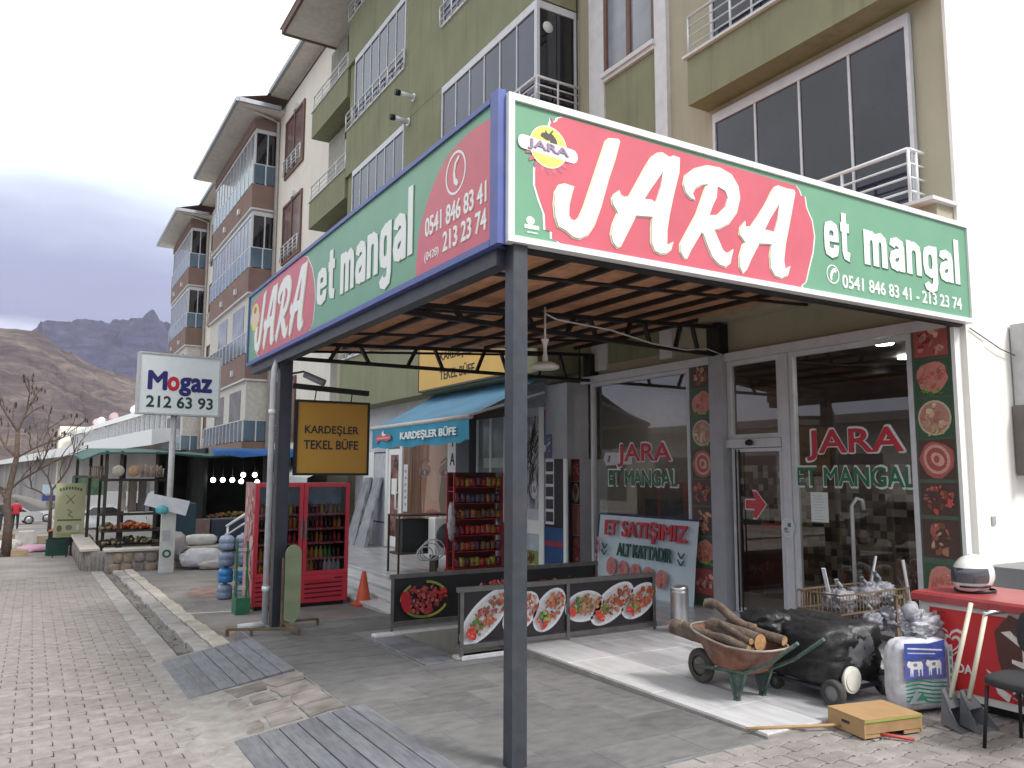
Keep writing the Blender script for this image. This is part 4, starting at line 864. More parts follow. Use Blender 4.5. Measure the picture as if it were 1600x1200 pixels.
tr_ = framed(6.96, 7.88, 2.32, 3.395, 'transom'); fbox(6.83, 6.95, .0, 3.395, 8.18, 8.29, nm='mullion')
fbox(6.96, 7.88, 2.2, 2.315, 8.16, 8.28, nm='door_header')
k = M(); k.lathe([(0, 0), (.05, .01), (.055, .05), (.03, .08), (0, .085)], (8.1, 7.42, 2.22), 12); k.build('door_sensor', black_steel, Rr)
dd = framed(6.97, 7.82, .03, 2.19, 'door', .045)
for y in (7.68, 7.74): k = M(); k.box(8.19, 8.2, y, y+.02, .04, 2.18); k.build('door_seal', black_steel, dd)
fbox(6.96, 7.88, -.0, .028, 8.12, 8.3, chrome, 'threshold')
fbox(6.6, 6.96, .02, .11, 8.02, 8.12, mat('grey wood block', (.3, .3, .31), .8), 'door_stop_block')
# interior
room = struct('restaurant_interior', (9, 8, 0))
def ibox(nm, m_, *b): k = M(); k.box(*b); return k.build(nm, m_, room)
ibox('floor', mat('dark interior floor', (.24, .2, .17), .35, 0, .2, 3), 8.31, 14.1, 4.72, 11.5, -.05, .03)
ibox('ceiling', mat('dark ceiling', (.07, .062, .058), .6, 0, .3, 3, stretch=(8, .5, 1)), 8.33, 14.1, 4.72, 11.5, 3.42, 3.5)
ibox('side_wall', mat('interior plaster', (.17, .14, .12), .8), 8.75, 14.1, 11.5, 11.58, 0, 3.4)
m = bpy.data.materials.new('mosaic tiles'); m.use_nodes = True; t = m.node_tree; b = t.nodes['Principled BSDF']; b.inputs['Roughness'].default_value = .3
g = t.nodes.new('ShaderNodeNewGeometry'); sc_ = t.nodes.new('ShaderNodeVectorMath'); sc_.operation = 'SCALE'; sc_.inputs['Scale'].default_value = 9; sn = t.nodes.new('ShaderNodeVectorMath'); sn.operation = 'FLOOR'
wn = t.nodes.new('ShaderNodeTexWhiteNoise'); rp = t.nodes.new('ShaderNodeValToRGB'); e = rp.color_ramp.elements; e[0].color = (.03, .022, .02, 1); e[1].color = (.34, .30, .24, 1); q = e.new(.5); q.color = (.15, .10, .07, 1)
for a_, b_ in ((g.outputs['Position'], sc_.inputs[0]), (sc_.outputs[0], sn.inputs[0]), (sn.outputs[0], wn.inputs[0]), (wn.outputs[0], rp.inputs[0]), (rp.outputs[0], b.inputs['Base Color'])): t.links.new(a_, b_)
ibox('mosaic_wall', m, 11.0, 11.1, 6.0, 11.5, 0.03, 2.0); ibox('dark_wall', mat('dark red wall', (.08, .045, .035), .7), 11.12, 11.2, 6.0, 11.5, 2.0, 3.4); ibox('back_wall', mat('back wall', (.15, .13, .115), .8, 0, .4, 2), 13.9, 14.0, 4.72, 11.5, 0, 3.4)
ct = thing('counter', 'dark meat display counter behind the left restaurant window', 'counter', (9.9, 9.8, .03))
k = M(); k.box(9.6, 10.3, 8.6, 11.3, .03, 1.0); k.build('body', mat('counter body', (.1, .03, .03), .5), ct)
k = M(); k.box(9.55, 10.35, 8.55, 11.35, 1.0, 1.05); k.build('top', mat('counter red edge', (.4, .03, .03), .4), ct)
k = M(); k.box(9.6, 9.64, 8.6, 11.3, 1.05, 1.4); k.build('display_glass', mat('counter glass', (.2, .22, .22), .1), ct)
for (x, y) in ((8.62, 5.75), (9.9, 6.3), (11.9, 8.05), (13.2, 8.9), (9.8, 9.6), (10.3, 10.6)):  # extra spots, including the counter pair, are added to brighten the room
    l_ = thing('ceiling_light', ['round ceiling spot', ''][0]+' glowing inside the restaurant, %s' % {5.75: 'nearest the right window corner', 6.3: 'second from the right window corner', 8.05: 'deep inside behind the mullion', 8.9: 'the deepest one of all', 9.6: 'added over the near end of the counter', 10.6: 'added over the far end of the counter'}[y], 'ceiling light', (x, y, 3.4), group='ceiling spots inside the restaurant')
    k = M(); k.lathe([(0, 3.402), (.1, 3.402), (.1, 3.39), (.085, 3.388), (0, 3.388)], (x, y, 0), 20); k.build('lamp_disc', glow('spot glow', (1, .95, .88), 45), l_)
for i, (y, z) in enumerate(((6.3, 1.55), (5.9, 1.3), (5.6, 1.7), (6.1, .9), (5.5, 1.1))):
    tag(ibox('paper', mat('paper', (.55, .55, .52), .8), 13.85, 13.89, y+2.0, y+2.25, z, z+.3), kind=None)
tb = thing('table', 'dark dining table seen through the right restaurant window', 'table', (10.2, 5.9, .03))
k = M(); k.box(9.7, 10.8, 5.5, 6.3, .74, .78); k.build('table_top', wood, tb)
for (x, y) in ((9.75, 5.55), (10.75, 5.55), (9.75, 6.25), (10.75, 6.25)): k = M(); k.bar((x, y, .03), (x, y, .74), .05); k.build('leg', wood, tb)
# window lettering
UW, NW = Vector((0, -1, 0)), Vector((-1, 0, 0))
wr, wg_, ww = mat('window red', (.50, .03, .05), .5, 0, 0), mat('window green', (.02, .17, .085), .5, 0, 0), mat('window white outline', (.72, .72, .72), .5, 0, 0)
for (y0, y1, z0, z1, s_, c_) in ((10.36, 9.08, 1.96, 2.32, 'JARA', wr), (10.6, 8.95, 1.66, 1.90, 'ET MANGAL', wg_), (6.60, 5.33, 2.02, 2.38, 'JARA', wr), (6.77, 5.2, 1.71, 1.93, 'ET MANGAL', wg_)):
    text(s_, ww, Rr, (8.238, y0+.02, z0-.015), UW, V, y0-y1+.04, z1-z0+.03, 'window_lettering', NW, .028, .0003, lift=.0002)
    text(s_, c_, Rr, (8.233, y0, z0), UW, V, y0-y1, z1-z0, 'window_lettering', NW, .012, .001, lift=.0005)
pr = Pr((8.24, 7.65, 1.25), UW, V, NW)
for d_, c_, g_ in ((0, (.75, .6, .6), .0), (1, (.55, .05, .07), .018)):
    pr.poly([(0+g_, .12+g_), (.17, .12+g_), (.13, .0+g_*1.5), (.2, 0+g_), (.38-g_, .2), (.2, .39-g_), (.13, .39-g_*1.5), (.19, .27-g_), (0+g_, .27-g_)], c_)
pr.build('arrow_sticker', Rr)
pr = Pr((8.17, 6.89, 1.18), UW, V, NW); pr.ell(-.0, 0, .1, .12, (.75, .77, .76), n=24).ell(0, 0, .088, .106, (.62, .66, .66), n=24).rect(.0, .01, .05, .06, (.1, .15, .3)).ell(-.03, -.02, .035, .02, (.2, .25, .28)).rect(-.05, -.06, .02, -.045, (.2, .2, .25)); pr.build('round_sticker', Rr)
pr = Pr((8.235, 6.58, 1.27), UW, V, NW); pr.rect(0, 0, .25, .36, (.68, .72, .7))
for i in range(9): pr.rect(.04, .03+i*.035, .04+random.uniform(.1, .17), .036+i*.035, (.4, .44, .44))
pr.build('paper_notice', Rr)
pr = Pr((8.241, 10.75, 1.98), UW, V, NW); pr.poly([(0, .1), (.08, .0), (.75, .02), (.75, .2), (.05, .22)], (.55, .55, .56)); pr.poly([(.1, .06), (.16, .05), (.2, .16), (.14, .17)], (.15, .15, .17)); pr.build('white_sticker', Rr)
# ------------------------------------------------------------------ printed food pictures
RED, DRED, BRN, ORG, GRN, DGRN, CRM = (.5, .07, .06), (.28, .03, .03), (.24, .09, .045), (.55, .17, .05), (.22, .36, .07), (.07, .17, .04), (.62, .5, .38)
def jig(c, a=.25): f = 1+random.uniform(-a, a); return tuple(clamp(q*f*(1+random.uniform(-.08, .08))) for q in c)
def heap(p, cx, cy, rx, ry, cols, n, sz, rot=0., lighten=True):
    for _ in range(n):
        r, t = math.sqrt(random.random()), random.uniform(0, 6.28); x, y = r*math.cos(t)*rx, r*math.sin(t)*ry
        x, y = cx+x*math.cos(rot)-y*math.sin(rot), cy+x*math.sin(rot)+y*math.cos(rot); s_ = sz*random.uniform(.5, 1.2)
        p.ell(x, y, s_, s_*random.uniform(.35, .8), jig(random.choice(cols)), random.uniform(0, 3.1), 7, .25)
        if lighten and random.random() < .35: p.ell(x, y+s_*.2, s_*.3, s_*.12, jig((.75, .55, .45)), random.uniform(0, 3.1), 5, .2)
def pic(p, x, y, w_, h, kind, back=(.1, .09, .08)):
    cx, cy = x+w_/2, y+h/2; p.rect(x, y, x+w_, y+h, back); R_ = min(w_, h)/2
    if kind == 'steak': p.ell(cx, cy, w_*.44, h*.42, (.62, .25, .2), .3, 16, .1); heap(p, cx, cy, w_*.34, h*.32, [(.6, .22, .18), (.5, .13, .1)], 16, R_*.25); heap(p, cx, y+h*.12, w_*.35, h*.07, [GRN, DGRN], 7, R_*.18)
    elif kind == 'bowl': p.ell(cx, cy, w_*.46, h*.45, CRM, 0, 20); p.ell(cx, cy, w_*.41, h*.4, (.5, .25, .2), 0, 20); heap(p, cx, cy, w_*.34, h*.33, [(.5, .22, .17), (.6, .35, .25), (.62, .5, .35)], 26, R_*.2); heap(p, cx, y+h*.12, w_*.3, h*.06, [(.6, .58, .2)], 5, R_*.14)
    elif kind == 'roll': p.ell(cx, cy, w_*.46, h*.46, (.45, .12, .1), 0, 14, .08); p.ell(cx, cy, w_*.36, h*.38, (.66, .36, .3), .4, 18); p.ell(cx, cy, w_*.28, h*.3, (.4, .1, .08), .4, 18); p.ell(cx+.01, cy, w_*.16, h*.2, (.68, .4, .33), .8, 12); p.ell(cx, cy, w_*.08, h*.1, (.45, .1, .08), 0, 9)
    elif kind == 'cubes': heap(p, cx, cy, w_*.42, h*.4, [RED, BRN, (.4, .12, .08)], 34, R_*.2)
    elif kind == 'wings': heap(p, cx, cy, w_*.26, h*.38, [BRN, (.55, .3, .16), (.35, .12, .08)], 18, R_*.26)
    elif kind == 'stick': p.rect(x+.01, y+.01, x+w_-.01, y+h-.01, (.5, .22, .16)); [p.line([(cx-w_*.2+i*w_*.12, y+h*.05), (cx+i*w_*.1, y+h*.9)], .012, (.2, .09, .05)) for i in range(3)]; heap(p, cx, cy, w_*.3, h*.2, [(.5, .2, .14)], 8, R_*.25)
    elif kind == 'club': p.ell(cx, cy, w_*.44, h*.44, (.5, .42, .33), 0, 16, .08); p.ell(cx, cy+h*.12, w_*.26, h*.24, (.33, .1, .06), .2, 14, .1); p.line([(cx, cy), (cx-w_*.1, y+h*.08)], .02, (.2, .08, .05))
    else: p.rect(x+.01, y+.01, x+w_-.01, y+h-.01, (.4, .1, .09)); heap(p, cx, cy, w_*.4, h*.4, [(.55, .25, .22), (.65, .4, .35), DRED], 18, R_*.25)
def strip(x, y0, w_, pics, green=True):
    for (zb, h, kd) in pics:
        p = Pr((x, y0-.01, zb), UW, V, NW); pic(p, 0, 0, w_-.02, h, kd, (.05, .11, .06) if kd in ('steak', 'bowl') else (.09, .05, .04)); p.build('food_picture', Rr)
strip(8.198, 8.60, .44, [(3.08, .38, 'wings'), (2.66, .4, 'steak'), (2.22, .42, 'bowl'), (1.78, .42, 'roll'), (1.4, .36, 'cubes'), (.99, .39, 'wings'), (.55, .4, 'steak'), (.15, .38, 'meat')])
strip(8.198, 5.14, .42, [(3.1, .35, 'meat'), (2.68, .4, 'steak'), (2.24, .42, 'bowl'), (1.8, .42, 'roll'), (1.42, .34, 'cubes'), (.98, .4, 'wings'), (.5, .42, 'steak'), (.1, .38, 'meat')])
strip(8.138, 11.55, .26, [(1.72, .36, 'meat'), (1.32, .38, 'club'), (.8, .5, 'stick'), (.3, .47, 'meat')])
pr = Pr((7.855, 11.93, 2.12), UW, V, NW); pr.rect(0, 0, .2, .42, (.12, .12, .26)); heap(pr, .1, .2, .07, .18, [(.5, .5, .6), (.3, .3, .5)], 10, .03); pr.build('blue_poster', Rr)
# leaning banner
bn = thing('banner', 'pale blue fabric banner advertising meat sales leaning on the left restaurant window', 'banner', (8.0, 9.6, 0))
k = M(); L_ = [(8.02-.0*i, 10.72-(10.72-8.42)*i/12) for i in range(13)]
for i, (x, y) in enumerate(L_): b_ = .03*math.sin(i*.9); k.v += [Vector((x+b_*.5, y, .0)), Vector((x+.06+b_*.6, y-(.0 if i < 12 else .0), .6)), Vector((x+.12, y, 1.17))]
for i in range(12): a = i*3; k.f += [(a, a+3, a+4, a+1), (a+1, a+4, a+5, a+2)]; k.sm += [True]*2; k.c += [None]*2
k.build('fabric', mat('pale blue banner', (.56, .66, .72), .5, 0, .12, 1.2, dirt=.2, dcol=(.4, .56, .64)), bn)
k = M(); k.bar((8.17, 10.74, 1.18), (8.17, 8.40, 1.18), .03); k.bar((8.02, 10.745, 0), (8.15, 10.745, 1.18), .03); k.build('blue_edge', mat('navy edge', (.02, .04, .12), .5), bn)
n3 = Vector((-1, 0, .1)).normalized(); v3 = Vector((.1, 0, 1)).normalized()
def bnp(y, z): return (7.985+.1*z, y, z)
text('ET SATIŞIMIZ', mat('banner red', (.5, .03, .05), .5), bn, bnp(10.5, .80), UW, v3, 1.9, .31, 'lettering', n3, .018, .001, lift=.02)
text('ALT KATTADIR', mat('banner dark green', (.02, .09, .07), .5), bn, bnp(10.15, .56), UW, v3, 1.25, .19, 'lettering', n3, .015, .001, lift=.02)
pr = Pr((7.975, 10.6, .0), UW, v3, n3)
for s_ in (0, 1.93):
    for q in (.72, .62): pr.line([(.04+s_*.93, q), (.11+s_*.93, q-.08), (.18+s_*.93, q)], .03, (.02, .09, .08))
for i in range(5): pr.ell(.32+i*.3, .38-.02*i, .125, .14, (.55, .2, .18), 0, 14, .08); heap(pr, .32+i*.3, .38-.02*i, .08, .09, [(.6, .25, .22), (.4, .1, .1)], 7, .035)
heap(pr, -.04, .45, .06, .42, [(.6, .4, .42), (.5, .2, .25)], 26, .05)
pr.build('printed_meat', bn)
# ------------------------------------------------------------------ barrier banners round the stairwell
stl = mat('weathered steel tube', (.17, .165, .16), .5, .5, .2, 8, dirt=.3)
blk = mat('printed black sheet', (.022, .018, .02), .4, 0, .2, 3)
def barrier(label, x0, x1, y, z0, z1, posts, cont):
    t = thing('barrier', label, 'barrier', ((x0+x1)/2, y, 0))
    k = M(); k.box(x0, x1, y, y+.03, z0+.06, z1-.03); k.build('sheet', blk, t)
    for z, n_ in ((z1-.03, 'top_rail'), (z0, 'bottom_rail')): k = M(); k.box(x0-.02, x1+.02, y-.015, y+.035, z, z+.05); k.build(n_, stl, t)
    for x in posts: k = M(); k.box(x-.02, x+.02, y-.025, y-.0155, z0-.06, z1-.03); k.build('post', stl, t)
    for f, a, w_ in cont:
        p = Pr((a, y-.001, z0+.06), U, V, NF); f(p, w_, z1-z0-.1); p.build('food_print', t)
    return t
def dish(rot, cols, size, side=DGRN):
    def f(p, w_, h):
        cx, cy = w_/2, h/2; rx, ry = w_*.6*size, h*.33
        p.ell(cx, cy, rx*1.06, ry*1.02, (.7, .72, .76), rot, 28); p.ell(cx, cy, rx*.95, ry*.84, (.58, .57, .58), rot, 28)
        heap(p, cx+.03, cy+.02, rx*.78, ry*.66, cols, 85, .028, rot); heap(p, cx-rx*.5*math.cos(rot), cy-rx*.5*math.sin(rot)+.03, rx*.2, ry*.4, [side, GRN], 10, .032, rot); heap(p, cx-rx*.7*math.cos(rot), cy-rx*.7*math.sin(rot), rx*.12, ry*.4, [(.6, .04, .03)], 5, .045, rot)
    return f
def pepper(p, w_, h):
    cx, cy = w_*.5, h*.5; heap(p, cx-.02, cy, w_*.36, h*.36, [(.42, .06, .06), (.34, .04, .05), (.5, .12, .11)], 130, .035)
    for a, c_ in ((.5, (.25, .36, .08)), (2.2, (.22, .34, .06)), (4.9, (.42, .4, .06)), (3.9, (.15, .25, .05))): p.line([(cx+w_*.42*math.cos(a+t*.2)*(1), cy+h*.42*math.sin(a+t*.2)) for t in range(6)], .03, c_)
    p.ell(cx-w_*.34, cy-.02, .06, .13, (.5, .02, .04), .2); heap(p, cx+w_*.3, cy+h*.12, .07, .09, [(.55, .04, .03)], 8, .035)
def rawrow(p, w_, h): heap(p, w_*.5, h*.62, w_*.46, h*.16, [RED, DRED, (.6, .3, .28)], 46, .04); heap(p, w_*.5, h*.3, w_*.4, h*.1, [BRN, DRED], 16, .04)
barrier('black barrier sheet with peppers and raw meat pictures behind the stairwell', 3.80, 6.88, 9.16, .0, .60, (3.8, 6.86), ((pepper, 3.84, .74), (rawrow, 4.7, .95), (rawrow, 5.7, 1.1)))
barrier('black barrier sheet with oval kebab plates in front of the stairwell', 3.88, 6.52, 7.53, .03, .64, (3.9, 5.24, 6.5), ((dish(.72, [BRN, RED, (.3, .1, .06), ORG], .92), 3.86, .66), (dish(.72, [RED, CRM, (.5, .1, .08)], .85, (.3, .4, .2)), 4.38, .5), (dish(.85, [ORG, BRN, RED], .85), 4.75, .5),
    (dish(.1, [(.42, .2, .09), (.5, .27, .13), (.3, .13, .06)], .98), 5.26, .44), (dish(.55, [(.5, .09, .03), BRN, ORG], 1.0), 5.6, .56), (dish(.5, [(.42, .09, .03), (.5, .12, .04)], 1.0, BRN), 6.05, .46)))
t = thing('bin', 'small cylindrical brushed steel bin at the right end of the barrier', 'bin', (6.42, 6.98, 0))
k = M(); k.lathe([(0, 0), (.10, 0), (.105, .02), (.105, .5), (.1, .53), (.085, .535), (.0, .5)], (6.62, 7.2, 0), 24); k.build('body', chrome, t)
k = M(); k.lathe([(.106, .46), (.112, .47), (.106, .48)], (6.62, 7.2, 0), 24); k.build('rim_band', chrome, t)
# ------------------------------------------------------------------ neighbouring kiosk front at X = 7.9
Q = thing('kiosk', 'white framed kiosk and beauty shop front under the blue awning', 'kiosk', (7.9, 16, PZ))
k = M(); k.box(7.92, 8.74, 11.98, 21.95, PZ-.4, 3.60); k.build('front_wall', mat('white shop cladding', (.60, .61, .64), .6, 0, .06, dirt=.2), Q)
def yx(px): return P(px, 750, X=7.9).y
def qb(px0, px1, z0, z1, m_, nm, x0=7.88, x1=7.919, par_=None, **kw): k = M(); k.box(x0, x1, yx(px0), yx(px1), z0, z1); return k.build(nm, m_, par_ or Q, **kw)
qb(843, 851, PZ, 3.05, swht, 'frame'); qb(881.5, 886, PZ, 3.05, swht, 'frame')
qb(851.5, 881, 2.35, 3.0, mat('blue cola poster', (.03, .14, .32), .4, 0, .3, 5), 'poster', label='blue drinks poster')
text('pepsi', mat('poster red', (.5, .02, .04), .4), Q, (7.879, yx(853), 2.8), UW, V, .5, .2, 'lettering', NW, .018, .001)
pr = Pr((7.878, yx(853), 2.4), UW, V, NW); heap(pr, .27, .22, .2, .14, [(.3, .5, .6), (.5, .6, .65), (.1, .3, .4), (.1, .4, .3)], 26, .06); pr.build('printed_cups', Q)
qb(851.5, 881, 2.24, 2.35, swht, 'door_head'); qb(851.5, 881, PZ, 2.23, mat('dark doorway', (.012, .012, .014), .4), 'doorway', 7.9)
sh_ = qb(853, 866, .95, 2.1, rail_white, 'shelf_frame', 7.89, 7.899)
for i in range(5): qb(854, 865, 1.0+i*.22, 1.17+i*.22, mat('dark stock', (.04, .04, .05), .5, 0, .8, 30), 'shelf_stock', 7.885, 7.8895, sh_)
qb(852, 881, PZ+.02, .9, mat('blue cooler', (.02, .07, .2), .4, 0, .2, 6), 'cooler_front', 7.885, 7.8995); qb(853, 880, .58, .66, mat('cooler red', (.35, .03, .05), .4), 'cooler_band', 7.88, 7.8845)
gz_ = qb(790, 843, 1.2, 2.9, mat('sketched window', (.36, .38, .40), .25, 0, .9, 4, stretch=(1, 2.5, .8)), 'window', 7.9)
for i in range(26):
    k = M(); y0 = yx(random.uniform(818, 838)); z0 = random.uniform(1.4, 2.4); k.tube([(7.895, y0, z0), (7.895, y0+random.uniform(-.2, .2), z0+random.uniform(.1, .3)), (7.895, y0+random.uniform(-.25, .25), z0+random.uniform(.3, .6))], .007, 4); k.build('branch_decal', ink, gz_)
qb(822, 843, .75, 1.0, swht, 'paper_notice', 7.885, 7.899); qb(820, 842, .45, .74, mat('blue white label', (.5, .56, .6), .4), 'label_sheet', 7.885, 7.899)
pr = Pr((7.898, yx(821), .0), UW, V, NW); pr.rect(0, 0, .48, .44, (.25, .33, .13)); heap(pr, .28, .12, .14, .08, [(.6, .5, .12)], 9, .07); heap(pr, .2, .32, .1, .06, [(.14, .06, .03)], 5, .06); pr.build('banana_print', Q)
pr = Pr((7.897, yx(830), 1.55), UW, V, NW); pr.ell(.1, 0, .13, .17, (.6, .62, .62), n=20).ell(.1, 0, .1, .13, (.7, .72, .7), n=20).rect(.08, -.05, .12, .06, (.1, .1, .1)); pr.build('round_sticker', Q)
mw = qb(745, 790, .9, 2.95, mat('pale mint window', (.25, .30, .31), .15, 0, .3, 1.2), 'window', 7.9); qb(757, 788, 1.95, 2.15, mat('mint sign', (.38, .50, .43), .4), 'mint_panel', 7.88, 7.899, mw)
for a in (745, 766, 788): qb(a, a+2.5, .9, 2.95, swht, 'mullion', 7.875, 7.8995, mw)
qb(742, 795, 2.96, 3.1, mat('brown beam', (.12, .085, .06), .7), 'beam', 7.8)
qb(722, 743, PZ, 3.3, mat('charcoal column', (.10, .105, .12), .6), 'column', 7.74)
qb(704, 722, 1.1, 3.0, swht, 'vertical_sign', 7.82); pr = None
text('Y', ink, Q, (7.82, yx(708), 2.42), UW, V, .22, .26, 'lettering', NW, .013, .001); text('A', ink, Q, (7.82, yx(708), 2.02), UW, V, .22, .26, 'lettering', NW, .013, .001)
# hair poster: printed face in hair and skin tones
fw = yx(630)-yx(702); fp_ = qb(630, 702, .05, 2.98, mat('poster hair brown', (.22, .12, .075), .45, 0, .35, 3, stretch=(1, 6, .5)), 'window_poster', 7.9)
pr = Pr((7.898, yx(630), .05), UW, V, NW); sk = (.45, .29, .21)
pr.poly([(fw*.45, 1.0), (fw*.48, 1.6), (fw*.58, 2.1), (fw*.62, 2.93), (fw*.98, 2.93), (fw*.98, .9), (fw*.9, .3), (fw*.72, .02), (fw*.5, .25)], sk)
pr.poly([(fw*.80, 1.2), (fw*.86, 1.9), (fw*.98, 2.15), (fw*.98, .3), (fw*.9, .4)], (.19, .13, .1))
pr.poly([(fw*.45, .02), (fw*.47, 1.4), (fw*.38, 2.9), (fw*.52, 2.9), (fw*.57, 1.9), (fw*.5, 1.0), (fw*.55, .02)], (.27, .13, .075))
for a in (.50, .93): pr.ell(fw*a, 1.85, fw*.13, .16, (.26, .16, .13), .05, 16); pr.ell(fw*a, 1.80, fw*.085, .07, (.1, .065, .055), .05, 16); pr.ell(fw*a, 1.80, .07, .055, (.3, .26, .22), 0, 12); pr.line([(fw*(a-.1), 2.02), (fw*a, 2.12), (fw*(a+.1), 2.06)], .05, (.17, .1, .07))
pr.poly([(fw*.68, 1.85), (fw*.63, 1.25), (fw*.70, 1.17), (fw*.8, 1.2), (fw*.74, 1.85)], (.5, .34, .26)); pr.ell(fw*.68, .88, fw*.14, .09, (.42, .12, .14), 0, 14); pr.line([(fw*.55, .88), (fw*.81, .88)], .015, (.25, .06, .08))
for i in range(16): a = random.uniform(.02, .45); pr.line([(fw*(a+random.uniform(-.03, .03)), .05), (fw*(a+random.uniform(-.04, .06)), 1.5), (fw*(a+random.uniform(-.04, .04)), 2.9)], random.uniform(.015, .05), jig((.2, .1, .055), .5))
pr.rect(fw*.02, .85, fw*.12, 2.0, (.66, .66, .68))
for i in range(6): pr.rect(fw*.05, 1.0+i*.16, fw*.09, 1.06+i*.16, (.3, .3, .34))
pr.build('face_print', Q, label='printed close-up of a face with long brown hair')
for a in (626.5, 604, 702): qb(a, a+3.2, -.03, 3.0, swht, 'frame', 7.86)
dr = qb(607.5, 626, .0, 2.45, swht, 'door', 7.89, 7.919); qb(611, 623, .25, 2.3, mat('reddish door glass', (.24, .12, .1), .2, 0, .9, 4), 'pane', 7.885, 7.8895, dr); qb(613, 621, 1.3, 1.7, swht, 'paper_notice', 7.88, 7.8845, dr); k = M(); k.tube([(7.88, yx(624), .95), (7.80, yx(624), .95), (7.80, yx(624), 1.35), (7.88, yx(624), 1.35)], .02, 6); k.build('handle', swht, dr)
qb(607.5, 626, 2.46, 2.95, mat('reddish door glass', (.24, .12, .1), .2), 'transom', 7.89)
qb(570, 586, -.1, 2.4, swht, 'side_panel', 7.85); qb(586.5, 603, -.1, 3.0, mat('blue white cladding', (.5, .52, .57), .5), 'side_panel', 7.87)
for (z) in (2.36, .55): qb(586, 604, z, z+.03, black_steel, 'clamp_bar', 7.86, 7.869)
# awning
aw = thing('awning', 'blue fabric awning with a hanging teal valance over the kiosk', 'awning', (7, 14, 2.4))
k = M(); n = 12
for i in range(n+1):
    y = 16.45-(16.45-11.95)*i/n
    for j in range(5): t = j/4; k.v.append(Vector((7.86+(6.3-7.86)*t, y, 3.66-.83*t-.05*math.sin(math.pi*t)+.012*math.sin(i*1.9))))
for i in range(n):
    for j in range(4): k.f.append((i*5+j, i*5+j+1, i*5+j+6, i*5+j+5)); k.sm.append(True); k.c.append(None)
k.build('fabric', mat('awning blue', (.13, .30, .46), .8, 0, .08, 2, dirt=.5, dcol=(.12, .13, .16), dscale=.7), aw)
k = M(); k.tube([(6.29, 16.5, 2.80), (6.29, 11.85, 2.80)], .045, 8); k.build('front_bar', mat('pale bar', (.55, .5, .48), .5), aw)
k = M(); k.bar((6.3, 11.9, 2.83), (7.8, 11.9, 3.3), .04); k.build('folding_arm', rail_white, aw); k = M(); k.bar((6.3, 16.4, 2.83), (7.8, 16.3, 3.3), .04); k.build('folding_arm', rail_white, aw)
k = M(); n = 30
for i in range(n+1):
    y = 16.38-(16.38-11.9)*i/n; w_ = .02*math.sin(i*1.1)+.01*math.sin(i*2.7); bz = 2.36+.02*math.sin(i*.8)+(.07 if i > n-2 else 0)
    k.v += [Vector((6.27, y, 2.78)), Vector((6.27+w_*.5, y, 2.6)), Vector((6.27+w_, y, bz))]
for i in range(n): a = i*3; k.f += [(a, a+1, a+4, a+3), (a+1, a+2, a+5, a+4)]; k.sm += [True]*2; k.c += [None]*2
k.build('valance', mat('teal valance', (.02, .27, .42), .6, 0, .08, 3), aw)
text('KARDEŞLER BÜFE', swht, aw, (6.24, 14.75, 2.47), UW, V, 2.45, .2, 'lettering', NW, .018, .001, lift=.01)
pr = Pr((6.245, 16.15, 2.5), UW, V, NW); pr.poly([(0, .02), (.1, .14), (.3, .16), (.55, .15), (.85, .12), (.9, .04), (.7, .0), (.3, .03), (.1, -.02)], (.55, .1, .12)); pr.poly([(.35, .14), (.45, .24), (.5, .16), (.62, .14), (.5, .1)], (.75, .78, .8)); pr.line([(.1, .07), (.8, .07)], .03, (.75, .4, .4)); pr.build('logo', aw)
ks = thing('shop_sign', 'wide yellow sign on the olive wall above the blue awning', 'sign', (7.3, 14, 3.65))
k = M(); k.box(7.27, 7.375, 12.2, 16.2, 3.66, 4.62); k.build('panel', mat('pale yellow sign', (.72, .44, .10), .4, 0, .06, 1.5), ks)
k = M(); k.box(7.26, 7.38, 12.17, 16.23, 3.62, 3.655); k.box(7.26, 7.38, 12.17, 16.23, 4.625, 4.66); k.box(7.26, 7.38, 16.205, 16.23, 3.655, 4.625); k.build('frame', mat('dark sign frame', (.1, .07, .04), .5), ks)
text('KARDEŞLER', ink, ks, (7.27, 15.13, 4.16), UW, V, 1.6, .24, 'lettering', NW, .01, .001); text('TEKEL BÜFE', ink, ks, (7.27, 15.13, 3.80), UW, V, 1.55, .24, 'lettering', NW, .01, .001)
# ------------------------------------------------------------------ gable-side items
mb = thing('meter_box', 'grey metal meter box on the pale gable wall at the right edge', 'box', (9.3, 4.5, 1.8))
k = M(); k.box(9.17, 9.9, 4.42, 4.6, 1.86, 3.5); k.build('box', mat('meter grey', (.45, .46, .47), .5, .2), mb); k = M(); k.box(9.12, 9.17, 4.38, 4.6, 1.84, 2.6); k.build('side_flap', mat('brown flap', (.13, .11, .1), .6), mb)
tag(M().box(8.35, 9.9, 3.9, 4.59, -.1, .93).build('concrete_block', concrete, None), 'low grey concrete block against the pale gable wall behind the freezer', 'block')
k = M(); k.tube([(8.34, 4.58, 3.38), (8.9, 4.57, 3.2), (9.2, 4.57, 3.15)], .006, 5); tag(k.build('cable', ink, None), 'thin dark cable sagging over the pale gable wall', 'cable')
tag(M().box(8.55, 8.62, 4.585, 4.598, 1.33, 1.42).build('wall_socket', grey_panel, None), 'small grey socket on the pale gable wall', 'socket')
